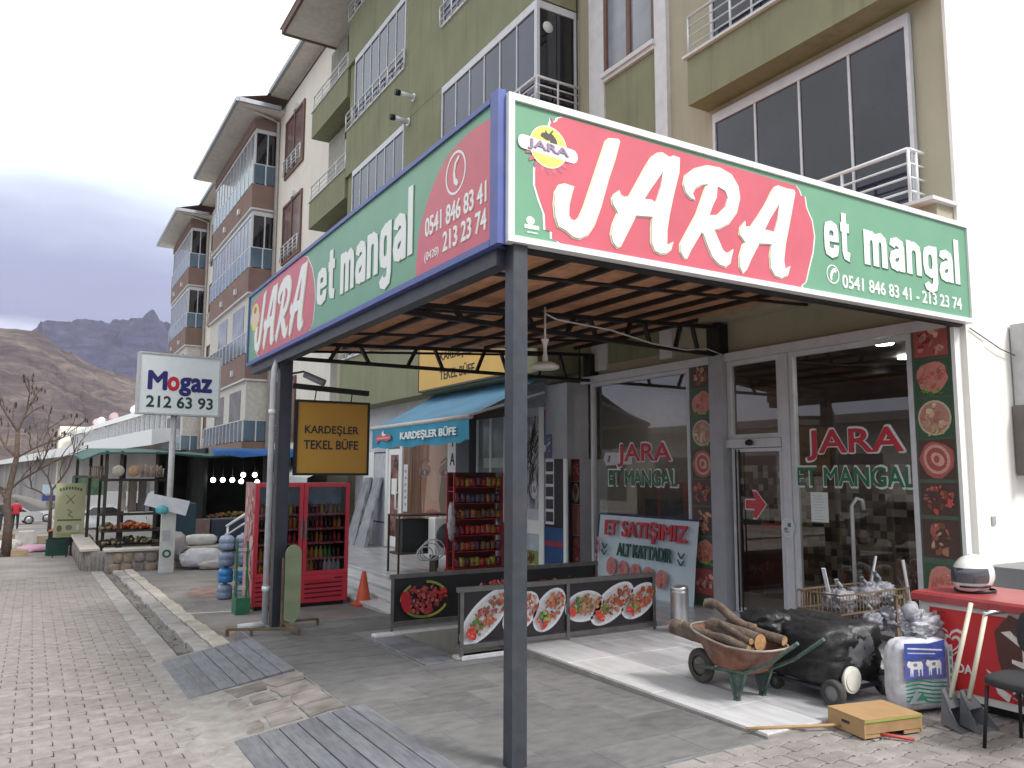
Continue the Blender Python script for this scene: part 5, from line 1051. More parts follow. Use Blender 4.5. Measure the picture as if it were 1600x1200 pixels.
# ------------------------------------------------------------------ things on the forecourt
def lumpy(c, r, nn=20, mm=14, amp=.15, fr=3., seed=0., sq=2.6, flat=None, crease=.0):
    """rounded, wrinkled lump (bag, tarp)"""
    k = M(); c = Vector(c); rx, ry, rz2 = r
    vs = []
    for i in range(mm+1):
        t = math.pi*i/mm
        for j in range(nn):
            a = 2*math.pi*j/nn; d = Vector((math.sin(t)*math.cos(a), math.sin(t)*math.sin(a), -math.cos(t)))
            s_ = (abs(d.x)**sq+abs(d.y)**sq+abs(d.z)**sq)**(-1/sq)
            n_ = noise.fractal(d*fr+Vector((seed, seed*2, 0)), 1., 2.2, 4); r1 = max(0., 1-abs(noise.noise(d*fr*2.0+Vector((seed, 7, 1))))*3.2)**1.6; r2 = max(0., 1-abs(noise.noise(d*fr*4.6+Vector((seed, 3, 9))))*3.5)**1.4; rd = .55-r1*.75-r2*.35
            s_ *= 1+amp*n_-crease*rd
            q = Vector((d.x*rx, d.y*ry, d.z*rz2))*s_
            if flat is not None: q.z = max(q.z, flat-c.z)
            vs.append(c+q)
    k.add(vs, [(i*nn+j, i*nn+(j+1) % nn, (i+1)*nn+(j+1) % nn, (i+1)*nn+j) for i in range(mm) for j in range(nn)], True)
    return k
rubber = mat('dirty tyre rubber', (.05, .047, .045), .85, 0, .2, 20, dirt=.6, dcol=(.15, .13, .11), dscale=9)
rusty = mat('rusty tray', (.20, .085, .055), .75, .2, .35, 9, bump=.4, dirt=.85, dcol=(.22, .19, .17), dscale=6)
green_steel = mat('chipped green steel', (.06, .10, .08), .6, .3, .3, 12, dirt=.6, dcol=(.25, .24, .22), dscale=14)
bark = mat('grey brown bark', (.12, .085, .065), .95, 0, .4, 14, bump=1., bscale=40, dirt=.4, dcol=(.22, .2, .18), dscale=8)
cut_wood = mat('fresh cut wood', (.42, .24, .11), .8, 0, .25, 20)
WB = thing('wheelbarrow', 'rusty wheelbarrow with green handles loaded with firewood', 'wheelbarrow', (5.2, 5.0, 0))
k = M(); n = 24; loops = []
for (z, sx, y0, y1) in ((.26, .17, 4.72, 5.22), (.27, .18, 4.70, 5.24), (.40, .25, 4.58, 5.38), (.50, .29, 4.50, 5.47), (.515, .305, 4.485, 5.49), (.50, .30, 4.49, 5.48), (.41, .24, 4.6, 5.36), (.285, .165, 4.73, 5.21)):
    lp = []
    for j in range(n):
        t = 2*math.pi*j/n; c_, s_ = math.cos(t), math.sin(t); e_ = (abs(c_)**3.2+abs(s_)**3.2)**(-1/3.2)
        y = (y0+y1)/2+(y1-y0)/2*s_*e_; lp.append((5.22+sx*c_*e_, y, z+(.10*clamp((y-4.9)/.6) if z > .35 else 0)))
    loops.append(lp)
k.add([q for l in loops for q in l], [(i*n+j, i*n+(j+1) % n, (i+1)*n+(j+1) % n, (i+1)*n+j) for i in range(len(loops)-1) for j in range(n)], True); k.f.append(tuple(k.f and range(7*n, 8*n))); k.sm.append(False); k.c.append(None)
k.build('tray', rusty, WB)
k = M(); k.tube([Vector(q) for q in loops[4]]+[Vector(loops[4][0])], .011, 6, False); k.build('rim', mat('pale worn rim', (.33, .3, .27), .6, .4, .2, 12), WB)
for x in (5.05, 5.40):
    k = M(); k.tube([(x+(5.22-x)*.6, 5.5, .18), (x, 5.15, .24), (x, 4.75, .27), (x, 4.45, .42), (x, 4.12, .66)], .018, 8); k.build('handle', green_steel, WB)
    k = M(); k.tube([(x, 4.95, .27), (x-.005, 4.86, .0)], .02, 6); k.tube([(x, 4.72, .3), (x-.005, 4.84, .0)], .016, 6); k.box(x-.025, x+.02, 4.82, 4.88, 0, .02); k.prism([(x-.003, 4.93, .24), (x-.003, 4.75, .24), (x-.003, 4.85, .06)], (.006, 0, 0)); k.build('leg', green_steel, WB)
k = M(); k.lathe([(.10, -.035), (.15, -.042), (.172, -.02), (.175, 0), (.172, .02), (.15, .042), (.10, .035)], (5.22, 5.5, .175), 26, 'x'); wh = k.build('wheel', rubber, WB)
k = M(); k.lathe([(0, -.03), (.06, -.03), (.1, -.02), (.1, .02), (.06, .03), (0, .03)], (5.22, 5.5, .175), 18, 'x'); k.build('rim', mat('rusty hub', (.17, .14, .12), .7, .4, .3, 20), wh)
WBC, WBS = Vector((5.2, 4.85, 0)), .86
WB.scale = (WBS,)*3; WB.location = WBC+(Vector((5.2, 5.0, 0))-WBC)*WBS
def log(label, p, q, r, bent=.02, seed=1):
    p, q = WBC+(Vector(p)-WBC)*WBS, WBC+(Vector(q)-WBC)*WBS; r *= WBS
    t = thing('log', label, 'log', tuple((Vector(p)+Vector(q))/2), group='firewood in the wheelbarrow')
    p, q = Vector(p), Vector(q); pts = []
    for i in range(9): s_ = i/8; pts.append(p.lerp(q, s_)+Vector((noise.noise(Vector((s_*2, seed, 0))), noise.noise(Vector((s_*2, seed, 5))), noise.noise(Vector((s_*2, seed, 9)))))*bent)
    k = M(); k.tube(pts, [r*(1+.12*noise.noise(Vector((i*.8, seed, 2)))) for i in range(9)], 10, False); k.build('bark', bark, t)
    k = M(); d = (q-p).normalized(); k.tube([pts[-1]-d*.01, pts[-1]+d*.002], r*.95, 10); k.tube([pts[0]+d*.01, pts[0]-d*.002], r*.95, 10); k.build('cut_face', cut_wood, t, kind=None)
log('long grey log lying lowest along the near side of the wheelbarrow', (5.02, 5.55, .60), (5.1, 4.74, .49), .042, .05, 1)
log('thick pale-ended log in the middle of the wheelbarrow', (5.22, 5.35, .60), (5.24, 4.72, .54), .085, .03, 2)
log('dark log rising steeply at the back of the wheelbarrow', (5.3, 5.5, .80), (5.42, 4.95, .62), .045, .06, 3)
log('grey log crossing the right rim of the wheelbarrow', (5.42, 5.3, .62), (5.46, 4.62, .55), .05, .05, 4)
log('wide flat dark log under the others in the wheelbarrow', (5.02, 5.7, .56), (5.2, 4.75, .44), .08, .04, 5)
log('thin split log on top near the handles of the wheelbarrow', (5.15, 5.15, .66), (5.12, 4.72, .56), .03, .05, 6)
# covered cart
CT = thing('grill_cart', 'wheeled grill cart covered with a black plastic sheet', 'cart', (5.95, 4.8, 0))
tarp = mat('black plastic sheet', (.018, .018, .02), .46, 0, .25, 6, bump=.7, bscale=7, bdist=.03)
lumpy((5.96, 4.82, .36), (.36, .48, .24), 72, 46, .05, 2.3, 3.3, 9, .1, .07).build('cover', tarp, CT)
lumpy((5.62, 5.05, .55), (.16, .22, .11), 44, 28, .2, 2.2, 9.1, 3, None, .12).build('cover_bunch', tarp, CT)
lumpy((6.02, 4.40, .40), (.17, .07, .18), 44, 30, .14, 2.0, 2.2, 3.5, None, .12).build('grey_sheet', mat('grey plastic sheet', (.10, .10, .112), .5, 0, .25, 5, bump=.6, bscale=7, bdist=.03), CT)
for (x, y, r) in ((5.60, 4.33, .105), (6.28, 4.33, .105), (5.66, 4.95, .06)):
    k = M(); k.lathe([(r*.6, -.03), (r*.92, -.035), (r, -.015), (r, .015), (r*.92, .035), (r*.6, .03)], (x, y, r), 22, 'x'); wh = k.build('wheel', rubber, CT)
    k = M(); k.lathe([(0, -.02), (r*.25, -.033), (r*.35, -.02), (r*.62, -.026), (r*.62, .026), (0, .02)], (x, y, r), 12, 'x'); k.build('hub', mat('plastic hub', (.2, .2, .21), .5), wh)
for z in (.1,): k = M(); k.bar((5.62, 4.36, z), (6.28, 4.36, z), .03); k.bar((5.66, 4.36, z), (5.66, 5.2, z), .03); k.bar((6.26, 4.36, z), (6.26, 5.2, z), .03); k.build('chassis', dark_steel, CT)
k = M(); k.tube([(5.63, 5.02, .14), (5.6, 5.0, .36)], .012, 6); k.build('leg', dark_steel, CT)
k = M(); k.tube([(5.80, 4.29, .19), (5.80, 4.32, .19)], .105, 28); k.tube([(5.80, 4.282, .19), (5.80, 4.29, .19)], .085, 28); tag(k.build('bucket_lid', mat('cream lid', (.68, .67, .6), .5, 0, .1, dirt=.2), None), 'round cream plastic lid leaning against the black covered cart', 'lid')
# crate with charcoal bags
rust_w = mat('rusty wire', (.17, .12, .075), .8, .3, .3)
CR = thing('wire_crate', 'rusty wire crate on a metal stand holding tied grey bags', 'crate', (7.3, 5.3, 0))
k = M(); x0, x1, y0, y1, z0, z1 = 6.75, 7.85, 5.1, 5.6, .32, .68
for z in (z0, (z0+z1)/2, z1): k.bar((x0, y0, z), (x1, y0, z), .015); k.bar((x0, y1, z), (x1, y1, z), .015); k.bar((x0, y0, z), (x0, y1, z), .015); k.bar((x1, y0, z), (x1, y1, z), .015)
k.build('rails', rust_w, CR, kind=None); k = M()
for i in range(23): x = x0+(x1-x0)*i/22; k.tube([(x, y0, z0), (x, y0, z1)], .005, 4); k.tube([(x, y1, z0), (x, y1, z1)], .005, 4)
for i in range(1, 10): y = y0+(y1-y0)*i/10; k.tube([(x0, y, z0), (x0, y, z1)], .005, 4); k.tube([(x1, y, z0), (x1, y, z1)], .005, 4)
k.build('wires', rust_w, CR, kind='stuff')
k = M(); k.box(x0, x1, y0, y1, z0-.03, z0); k.build('shelf_board', wood, CR)
for (x, y) in ((x0+.02, y0+.02), (x1-.02, y0+.02), (x0+.02, y1-.02), (x1-.02, y1-.02)): k = M(); k.bar((x, y, 0), (x, y, z0-.03), .035); k.build('leg', rust_w, CR)
bagm = mat('thin grey plastic bag', (.22, .22, .26), .42, 0, .4, 9, bump=1., bscale=13, bdist=.03, dirt=.5, dcol=(.1, .1, .11), dscale=6)
for i, (x, y, z, a, lb) in enumerate(((7.0, 5.3, .58, .17, 'leftmost knotted grey bag bulging out of the wire crate'), (7.33, 5.25, .60, .16, 'second knotted grey bag from the left in the wire crate'), (7.62, 5.3, .62, .17, 'rightmost knotted grey bag in the wire crate beside the freezer'), (7.2, 5.12, .40, .14, 'grey bag sunk low behind the wires of the crate'), (7.48, 5.05, .42, .16, 'dark grey bag hanging over the front of the wire crate'))):
    t = thing('plastic_bag', lb, 'bag', (x, y, z-.1), group='grey bags in the wire crate')
    lumpy((x, y, z), (a, a*.8, a*.72), 40, 28, .2, 2.6, i*3.7, 2.8, None, .22).build('bag_body', bagm, t)
    k = M(); k.tube([(x, y, z+a*.6), (x+.02, y-.02, z+a*.9), (x-.03, y, z+a*1.15)], [.03, .018, .03], 6); k.tube([(x-.03, y, z+a*1.1), (x-.06, y, z+a*1.3), (x-.01, y, z+a*1.3), (x-.02, y, z+a*1.1)], .01, 5); k.build('bag_knot', bagm, t)
for i, (a, b, lb) in enumerate((((6.93, 5.35, .6), (6.78, 5.3, .92), 'short white stick poking up from the left bag of the crate'), ((7.55, 5.35, .6), (7.62, 5.3, 1.0), 'white upright stick behind the middle bags of the crate'), ((8.02, 5.2, .5), (7.93, 5.2, .95), 'short white stick leaning against the right picture strip'))):
    k = M(); k.bar(a, b, .035, .015); tag(k.build('stick', rail_white, None), lb, 'stick')
k = M(); k.tube([(7.88, 5.75, 0), (7.88, 5.75, 1.5), (7.93, 5.72, 1.58), (8.0, 5.7, 1.56), (8.02, 5.7, 1.45)], .022, 8); tag(k.build('hooked_rod', mat('grey rod', (.4, .4, .41), .5, .3), None), 'tall grey rod with a hooked top before the right restaurant window', 'rod')
k = M(); k.bar((7.4, 4.95, 0), (7.4, 4.95, .66), .03); k.bar((7.52, 4.95, 0), (7.52, 4.95, .66), .03); k.bar((7.4, 4.95, .64), (7.52, 4.95, .64), .03); tag(k.build('metal_stand', rust_w, None), 'narrow rusty metal frame standing before the wire crate', 'stand')
# feed sack
SK = thing('sack', 'white and blue feed sack printed with cows standing by the freezer', 'sack', (6.2, 3.98, 0), math.radians(-14))
sackm = mat('woven white sack', (.56, .56, .61), .6, 0, .15, 12, bump=1., bscale=10, bdist=.02, dirt=.3, dcol=(.35, .34, .36), dscale=4)
lumpy((6.2, 3.98, .27), (.285, .10, .275), 64, 48, .018, 2.0, 1.7, 5, 0, .022).xf(Matrix.Translation((6.2, 3.98, 0)) @ Matrix.Rotation(math.radians(-14), 4, 'Z') @ Matrix.Translation((-6.2, -3.98, 0))).build('sack_body', sackm, SK)
fr = (Vector((math.cos(math.radians(-14)), math.sin(math.radians(-14)), 0))); nf = Vector((math.sin(math.radians(-14)), -math.cos(math.radians(-14)), 0))
pr = Pr(Vector((6.2, 3.98, 0))+nf*.118-fr*.24, fr, V, nf); bl = (.05, .08, .33)
def curve_rect(a0, b0, a1, b1, c): pr.poly([(a0, b0), (a0+(a1-a0)*.33, b0+.008), (a1, b0-.005), (a1, b1+.01), (a0+(a1-a0)*.6, b1-.012), (a0, b1)], c)
curve_rect(0, .40, .40, .53, bl); curve_rect(.0, .25, .40, .40, (.10, .11, .36)); pr.line([(.03, .49), (.37, .46)], .012, (.6, .6, .65)); pr.line([(.03, .455), (.3, .435)], .008, (.5, .5, .6))
for ox in (.02, .2): pr.poly([(ox+a_, b_) for a_, b_ in [(0, .365), (.015, .395), (.045, .385), (.14, .385), (.155, .36), (.15, .275), (.14, .275), (.137, .325), (.122, .325), (.117, .275), (.107, .275), (.104, .328), (.06, .325), (.057, .275), (.047, .275), (.044, .32), (.036, .275), (.028, .275), (.03, .34), (.012, .345)]], (.66, .66, .68)); pr.ell(ox+.08, .36, .02, .014, (.2, .2, .3))
for i in range(6): pr.line([(.0, .23-i*.027), (.12, .245-i*.03), (.25, .22-i*.03), (.4, .21-i*.03)], .012, (.02, .2, .13))
pr.poly([(.02, .07), (.1, .17), (.19, .07)], (.3, .34, .36)); pr.poly([(.09, .09), (.15, .15), (.2, .09)], (.05, .2, .12)); pr.rect(.42, .12, .47, .5, (.5, .53, .55))
for i in range(5): pr.rect(.435, .15+i*.065, .455, .19+i*.065, (.1, .25, .2))
pr.build('print', SK)
SB = thing('plastic_bag', 'crumpled pale grey bag lying on top of the cow feed sack', 'bag', (6.35, 4.05, .5))
lumpy((6.36, 4.03, .60), (.2, .12, .12), 46, 30, .25, 2.6, 6.1, 2.6, None, .3).build('bag_body', mat('pale grey bag', (.36, .36, .40), .45, 0, .3, 8, bump=1., bscale=12, bdist=.03), SB)
lumpy((6.2, 4.02, .74), (.07, .06, .08), 16, 10, .35, 3, 2.9, 2, None, .3).build('bag_tuft', mat('pale grey bag', (.42, .42, .46), .4), SB)
# wooden box
BX = thing('wooden_box', 'shallow tan wooden box upside down on the block paving', 'box', (5.47, 3.88, -.02), math.radians(-12))
tan = mat('tan plywood', (.40, .25, .12), .8, 0, .12, 5, dirt=.3, dcol=(.25, .15, .08), dscale=5)
c_, s_ = 5.47, 3.88
def lb_(nm, m_, *b): k = M(); k.box(*b); k.xf(Matrix.Translation((c_, s_, -.02)) @ Matrix.Rotation(math.radians(-12), 4, 'Z')); return k.build(nm, m_, BX)
lb_('top_board', tan, -.26, .26, -.19, .19, .118, .13); lb_('side_board', mat('tan side', (.34, .21, .1), .8, 0, .15, 8), -.25, .25, -.186, -.174, .03, .117); lb_('side_board', tan, -.25, .25, .174, .186, .0, .117); lb_('end_board', tan, -.262, -.25, -.186, .186, .0, .117); lb_('end_board', tan, .25, .262, -.186, .186, 0, .117)
lb_('green_strip', mat('green strip', (.25, .33, .06), .6), -.264, .264, -.193, -.187, .108, .12); lb_('foot', tan, -.25, -.1, -.18, -.17, 0, .03); lb_('foot', tan, .1, .25, -.18, -.17, 0, .03)
lb_('handle_slot', ink, -.2645, -.2625, -.04, .04, .06, .08)
k = M(); k.tube([(4.55, 4.27, .012), (5.25, 3.98, .01)], .012, 6); tag(k.build('stick', tan, None), 'long thin wooden stick lying on the marble edge before the box', 'stick')
k = M(); k.tube([(5.32, 3.74, .0), (5.46, 3.56, -.015)], .013, 8); tag(k.build('tool_handle', mat('red handle', (.42, .06, .05), .5), None), 'short red tool handle poking out from under the wooden box', 'tool')
# freezer
FZ = thing('chest_freezer', 'red ice cream chest freezer with white edges by the gable corner', 'freezer', (6.9, 3.3, 0))
FW = mat('freezer white', (.70, .69, .66), .4, 0, .05, dirt=.2); FR = mat('freezer red', (.55, .025, .03), .35, 0, .06, 3, dirt=.15, dcol=(.3, .03, .03)); FL_ = mat('freezer lid red', (.34, .05, .055), .4, 0, .1, 4, dirt=.3, dcol=(.4, .2, .2))
k = M(); k.bbox(6.5, 7.25, 2.45, 4.12, .06, .80, .01); k.build('body', FW, FZ)
k = M(); k.bbox(6.44, 7.3, 2.4, 4.17, .803, .875, .02); k.build('lid', FL_, FZ)
k = M(); k.box(6.492, 6.4985, 2.5, 4.04, .12, .755); k.build('red_panel', FR, FZ)
k = M(); k.box(6.6, 7.15, 2.5, 4.05, -.02, .058); k.build('plinth', black_steel, FZ)
pr = Pr((6.49, 4.02, .12), UW, V, NW); wc = (.72, .66, .62)
def heart(s_, cx, cy): return [(cx+s_*x, cy+s_*y) for x, y in [(.0, -1.0), (.55, -.55), (.95, -.05), (1.05, .4), (.85, .75), (.5, .85), (.15, .65), (0, .4), (-.15, .65), (-.5, .85), (-.85, .75), (-1.05, .4), (-.95, -.05), (-.55, -.55)]]
hx, hy = .14, .38
for s_, c_2 in ((.13, wc), (.105, (.55, .025, .03)), (.075, wc), (.05, (.55, .025, .03))): pr.poly([(x+ (.13-s_)*.3, y-(.13-s_)*.15) for x, y in heart(s_, hx, hy)], c_2)
pr.poly([(.62, .66), (.50, .52), (.52, .30), (.58, .12), (.66, .0), (.95, .0), (1.0, .3), (.9, .55)], (.09, .035, .03)); pr.poly([(.55, .52), (.62, .54), (.66, .50), (.80, .50), (.82, .46), (.76, .44), (.78, .32), (.74, .26), (.62, .30), (.62, .33), (.70, .32), (.70, .42), (.64, .46)], wc); pr.poly([(.42, .22), (.5, .18), (.54, .2), (.52, .1), (.6, .06), (.58, .0), (.5, .05), (.47, .14)], wc)
heap(pr, .6, .08, .12, .05, [(.6, .3, .25), (.65, .6, .55)], 10, .025); pr.rect(.02, .57, .05, .61, (.6, .3, .28)); pr.rect(.06, .6, .12, .615, (.2, .03, .03)); pr.build('logo_print', FZ)
text('ALGIDA', mat('logo white', (.72, .66, .62), .4), FZ, (6.488, 4.02, .27), UW, V, .31, .07, 'lettering', NW, .018, .001)
pr = Pr((6.55, 3.3, .876), Vector((0, -1, 0)), Vector((1, 0, 0)), V); pr.ell(.12, .2, .22, .05, (.6, .5, .48), .1).ell(.12, .2, .15, .03, (.34, .05, .055), .1); pr.build('lid_logo', FZ)
# helmet
HM = thing('helmet', 'white full-face motorcycle helmet resting on the freezer lid', 'helmet', (6.82, 3.84, .877), math.radians(12))
k = M(); nn, mm = 28, 18; vs = []
for i in range(mm+1):
    t = math.pi*i/mm
    for j in range(nn):
        a = 2*math.pi*j/nn; d = Vector((math.sin(t)*math.cos(a), math.sin(t)*math.sin(a), -math.cos(t)))
        x, y, z = d.x*.165, d.y*.125, d.z*.145
        if z < -.02: x *= 1+.0*z; x -= (-z-.02)*.35; z = max(z, -.105)
        vs.append((6.82+x, 3.84+y, .877+.118+z))
k.add(vs, [(i*nn+j, i*nn+(j+1) % nn, (i+1)*nn+(j+1) % nn, (i+1)*nn+j) for i in range(mm) for j in range(nn)], True); k.build('shell', mat('helmet white', (.78, .78, .76), .2, 0, .02, coat=.8), HM)
k = M(); vs = []
for i in range(7):
    z = -.045+.10*i/6
    for j in range(15):
        a = math.radians(112+j*148/14+ 0); rr_ = math.sqrt(max(.05, 1-(z/.145)**2)); xo = 0
        if z < -.02: xo = -(-z-.02)*.35
        sx_ = .171*rr_*math.cos(a); sy_ = .131*rr_*math.sin(a)
        vs.append((6.82+sx_+xo-.002, 3.84+sy_, .877+.118+z))
k.add(vs, [(i*15+j, (i+1)*15+j, (i+1)*15+j+1, i*15+j+1) for i in range(6) for j in range(14)], True); k.build('visor', mat('smoked visor', (.07, .075, .085), .08, 0, .05, spec=.9), HM)
k = M(); k.tube([(6.64, 3.84, .925), (6.66, 3.78, .925), (6.72, 3.735, .925), (6.8, 3.715, .93)], .008, 6); k.build('chin_vent', black_steel, HM)
k = M(); k.lathe([(.13, .0), (.135, .012), (.128, .02)], (6.83, 3.84, .879), 24); k.build('edge_trim', black_steel, HM)
HM.scale = (1.18,)*3
# dustpan shovels
for i, (dx, lb) in enumerate(((0, 'left one of two long-handled grey dustpans leaning on the freezer'), (.09, 'right one of two long-handled grey dustpans with a metal hook at the top'))):
    D = thing('dustpan', lb, 'dustpan', (6.0+dx, 3.6-dx, -.03), group='long handled dustpans')
    k = M(); k.tube([(6.02+dx, 3.62-dx, .18), (6.3+dx*.4, 3.58-dx, .86-.06*i)], .017, 8); k.build('handle', mat('cream handle', (.6, .57, .46), .5, 0, .1), D)
    k = M(); a = 6.0+dx; y = 3.6-dx
    k.add([(a-.09, y-.12, -.03), (a+.16, y-.12, -.03), (a+.1, y+.06, .0), (a-.05, y+.06, .0), (a-.07, y-.02, .12), (a+.13, y-.02, .12), (a+.07, y+.06, .24), (a-.02, y+.06, .24)], [(0, 1, 2, 3), (3, 2, 6, 7), (0, 3, 7, 4), (1, 5, 6, 2), (4, 7, 6, 5)]); k.build('pan', mat('grey plastic pan', (.13, .135, .15), .5, 0, .2, 9), D)
    if i: k = M(); k.tube([(6.27+dx*.4, 3.58-dx, .78), (6.33+dx*.4, 3.56-dx, .80), (6.45+dx*.4, 3.5-dx, .80)], [.012, .02, .006], 6); k.build('hook', chrome, D)
# chair
CH = thing('chair', 'black upholstered office chair cut off by the right edge', 'chair', (6.0, 3.1, -.03))
fab = mat('black chair fabric', (.03, .03, .034), .85, 0, .2, 50, bump=.3, bscale=200)
lumpy((6.0, 3.02, .425), (.27, .25, .045), 32, 14, .02, 2, 1, 3.4).build('seat', fab, CH)
kk = lumpy((0, 0, 0), (.04, .24, .18), 20, 20, .02, 2, 4, 3.0); kk.xf(Matrix.Translation((6.24, 2.98, .72)) @ Matrix.Rotation(math.radians(10), 4, 'Y')); kk.build('backrest', fab, CH)
for (x, y) in ((5.76, 3.24), (6.2, 3.22), (5.8, 2.8), (6.22, 2.8)): k = M(); k.tube([(x, y, -.03), (x+(6.0-x)*.12, y+(3.0-y)*.12, .39)], .013, 8); k.build('leg', black_steel, CH)
k = M(); k.tube([(6.2, 3.16, .39), (6.28, 3.14, .45), (6.27, 3.1, .62)], .013, 8); k.tube([(6.2, 2.85, .39), (6.28, 2.86, .45), (6.27, 2.9, .62)], .013, 8); k.build('back_support', black_steel, CH)
# board beside left post, angle-iron feet
GB = thing('board', 'tall narrow pale green board with rounded top beside the left post', 'board', (2.86, 10.2, ter(10.2)))
pts = [(2.78, z) for z in (.0, .78)]+[(2.88+.10*math.cos(a), .80+.12*math.sin(a)) for a in [math.pi-math.pi*i/10 for i in range(11)]]+[(2.98, .05), (2.9, -.05)]
k = M(); fillprism(k, [(a+.0, 10.15, b+.02) for a, b in pts], (0, .03, 0)); k.build('panel', mat('pale green board', (.25, .29, .17), .6, 0, .15, 2, stretch=(1, 1, 3), dirt=.5, dcol=(.14, .22, .22), dscale=2.5), GB)
k = M(); k.bar((2.76, 10.19, ter(10)), (2.76, 10.19, .78), .025); k.build('back_bar', rust_w, GB)
k = M(); z = ter(10)+.08; k.bar((2.1, 10.12, z), (2.85, 9.72, z), .03); k.bar((2.1, 10.12, z-.08), (2.1, 10.12, z), .04); k.bar((2.35, 9.98, z-.09), (2.35, 9.98, z), .03); k.bar((2.85, 9.72, z-.09), (2.85, 9.72, z), .03); k.bar((2.8, 10.28, z), (3.25, 10.28, z), .03); k.bar((3.25, 10.28, z-.09), (3.25, 10.28, z), .03); k.bar((2.8, 10.28, z), (2.8, 9.75, z), .03); k.build('foot_frame', rust_w, GB)
# ------------------------------------------------------------------ drinks fridge
FG = thing('drinks_fridge', 'red double-door drinks fridge full of bottles behind the left post', 'fridge', (3.93, 13.7, par(13.5)))
fx0, fx1, fy0, fy1, fz0, fz1 = 3.14, 4.74, 13.4, 14.1, par(13.5)+.02, 1.67
fred = mat('fridge red', (.60, .04, .07), .35, 0, .05, 3); fblk = mat('fridge inside', (.05, .045, .05), .6)
k = M(); k.box(fx0, fx0+.03, fy0+.04, fy1, fz0+.08, fz1); k.box(fx1-.03, fx1, fy0+.04, fy1, fz0+.08, fz1); k.box(fx0+.03, fx1-.03, fy1-.03, fy1, fz0+.08, fz1); k.box(fx0+.03, fx1-.03, fy0+.04, fy1-.03, fz1-.04, fz1); k.box(fx0+.03, fx1-.03, fy0+.04, fy1-.03, fz0+.08, .1); k.build('cabinet', fblk, FG)
pr = Pr((fx0-.001, fy1, fz0+.1), Vector((0, -1, 0)), V, NW); pr.rect(0, 0, .66, 1.95, (.45, .22, .22)); heap(pr, .33, 1.1, .28, .8, [(.5, .2, .22), (.6, .42, .38), (.4, .05, .08), (.35, .3, .28)], 50, .16, 0, False); heap(pr, .45, .3, .15, .3, [(.65, .4, .32)], 12, .1); pr.build('side_print', FG)
for a, b in ((fx0, (fx0+fx1)/2-.005), ((fx0+fx1)/2+.005, fx1)):
    k = M(); w_ = .065; k.box(a, a+w_, fy0, fy0+.04, .14, fz1); k.box(b-w_, b, fy0, fy0+.04, .14, fz1); k.box(a+w_, b-w_, fy0, fy0+.04, .14, .14+w_); k.box(a+w_, b-w_, fy0, fy0+.04, fz1-w_, fz1); d = k.build('door', fred, FG)
    g = M(); g.add([(a+w_, fy0+.02, .205), (b-w_, fy0+.02, .205), (b-w_, fy0+.02, fz1-w_), (a+w_, fy0+.02, fz1-w_)], [(0, 1, 2, 3)]); g.build('pane', glassmat('fridge glass', (.85, .87, .87), 1.45, .02), d)
    h = M(); hx_ = b-.03 if a == fx0 else a+.03; h.bar((hx_, fy0-.03, .75), (hx_, fy0-.03, 1.05), .03); h.build('handle', mat('grey handle', (.2, .18, .18), .5), d)
k = M(); k.box(fx0, fx1, fy0-.0, fy0+.04, fz0+.05, .135); k.build('front_grille', fred, FG)
for i in range(5):
    for a, b in ((fx0+.05, fx0+.42), (fx0+.85, fx1-.1)): k = M(); z = fz0+.13+i*.075; k.bar((a, fy0-.004, z), (b, fy0-.004, z+.01), .01, .022); k.build('vent_slot', mat('vent dark', (.12, .0, .01), .6), FG)
k = M(); k.box(fx0+.85, fx1-.25, fy0-.03, fy0-.001, .045, .085); k.build('bumper', fred, FG)
k = M(); k.box(fx0+.05, fx1-.05, fy0+.06, fy1-.05, fz0-.02, fz0+.08); k.build('base', black_steel, FG)
k = M(); k.box(fx0+.05, fx1-.05, fy0+.3, fy0+.31, 1.3, fz1-.06); k.build('header_panel', mat('blue printed header', (.10, .26, .48), .4, 0, .6, 2.2), FG)  # plain blue print, no light of its own
szs = [.14, .40, .66, .90, 1.14]
for z in szs:
    k = M(); k.box(fx0+.04, fx1-.04, fy0+.10, fy1-.04, z-.012, z); k.build('shelf', rail_white, FG)
    k = M(); k.box(fx0+.04, fx1-.04, fy0+.085, fy0+.097, z-.022, z+.012); k.build('price_rail', mat('price rail red', (.5, .12, .16), .5, 0, .6, 30), FG)
bk = M(); bk.lathe([(0, 0), (.032, .002), (.034, .01), (.034, .11), (.028, .13), (.013, .16), (.012, .185), (0, .187)], (0, 0, 0), 8); cols = {'cola': (.06, .015, .01), 'orange soda': (.5, .17, .02), 'green soda': (.08, .25, .05), 'turquoise': (.05, .4, .4), 'red can': (.4, .03, .03), 'yellow': (.5, .42, .08), 'clear water': (.4, .45, .5), 'milk white': (.6, .6, .6)}
bms = {n_: bk.mesh('bottle', mat('drink '+n_, c_, .15, 0, .1)) for n_, c_ in cols.items()}
rows = [('on the bottom shelf', ['orange soda', 'cola', 'milk white', 'clear water'], 1.3), ('on the fourth shelf', ['cola', 'orange soda', 'yellow', 'green soda'], 1.15), ('on the third shelf', ['cola', 'red can', 'cola', 'orange soda'], 1.), ('on the second shelf', ['red can', 'cola', 'orange soda', 'cola'], 1.), ('on the top shelf', ['turquoise', 'orange soda', 'yellow', 'cola', 'red can'], 1.)]
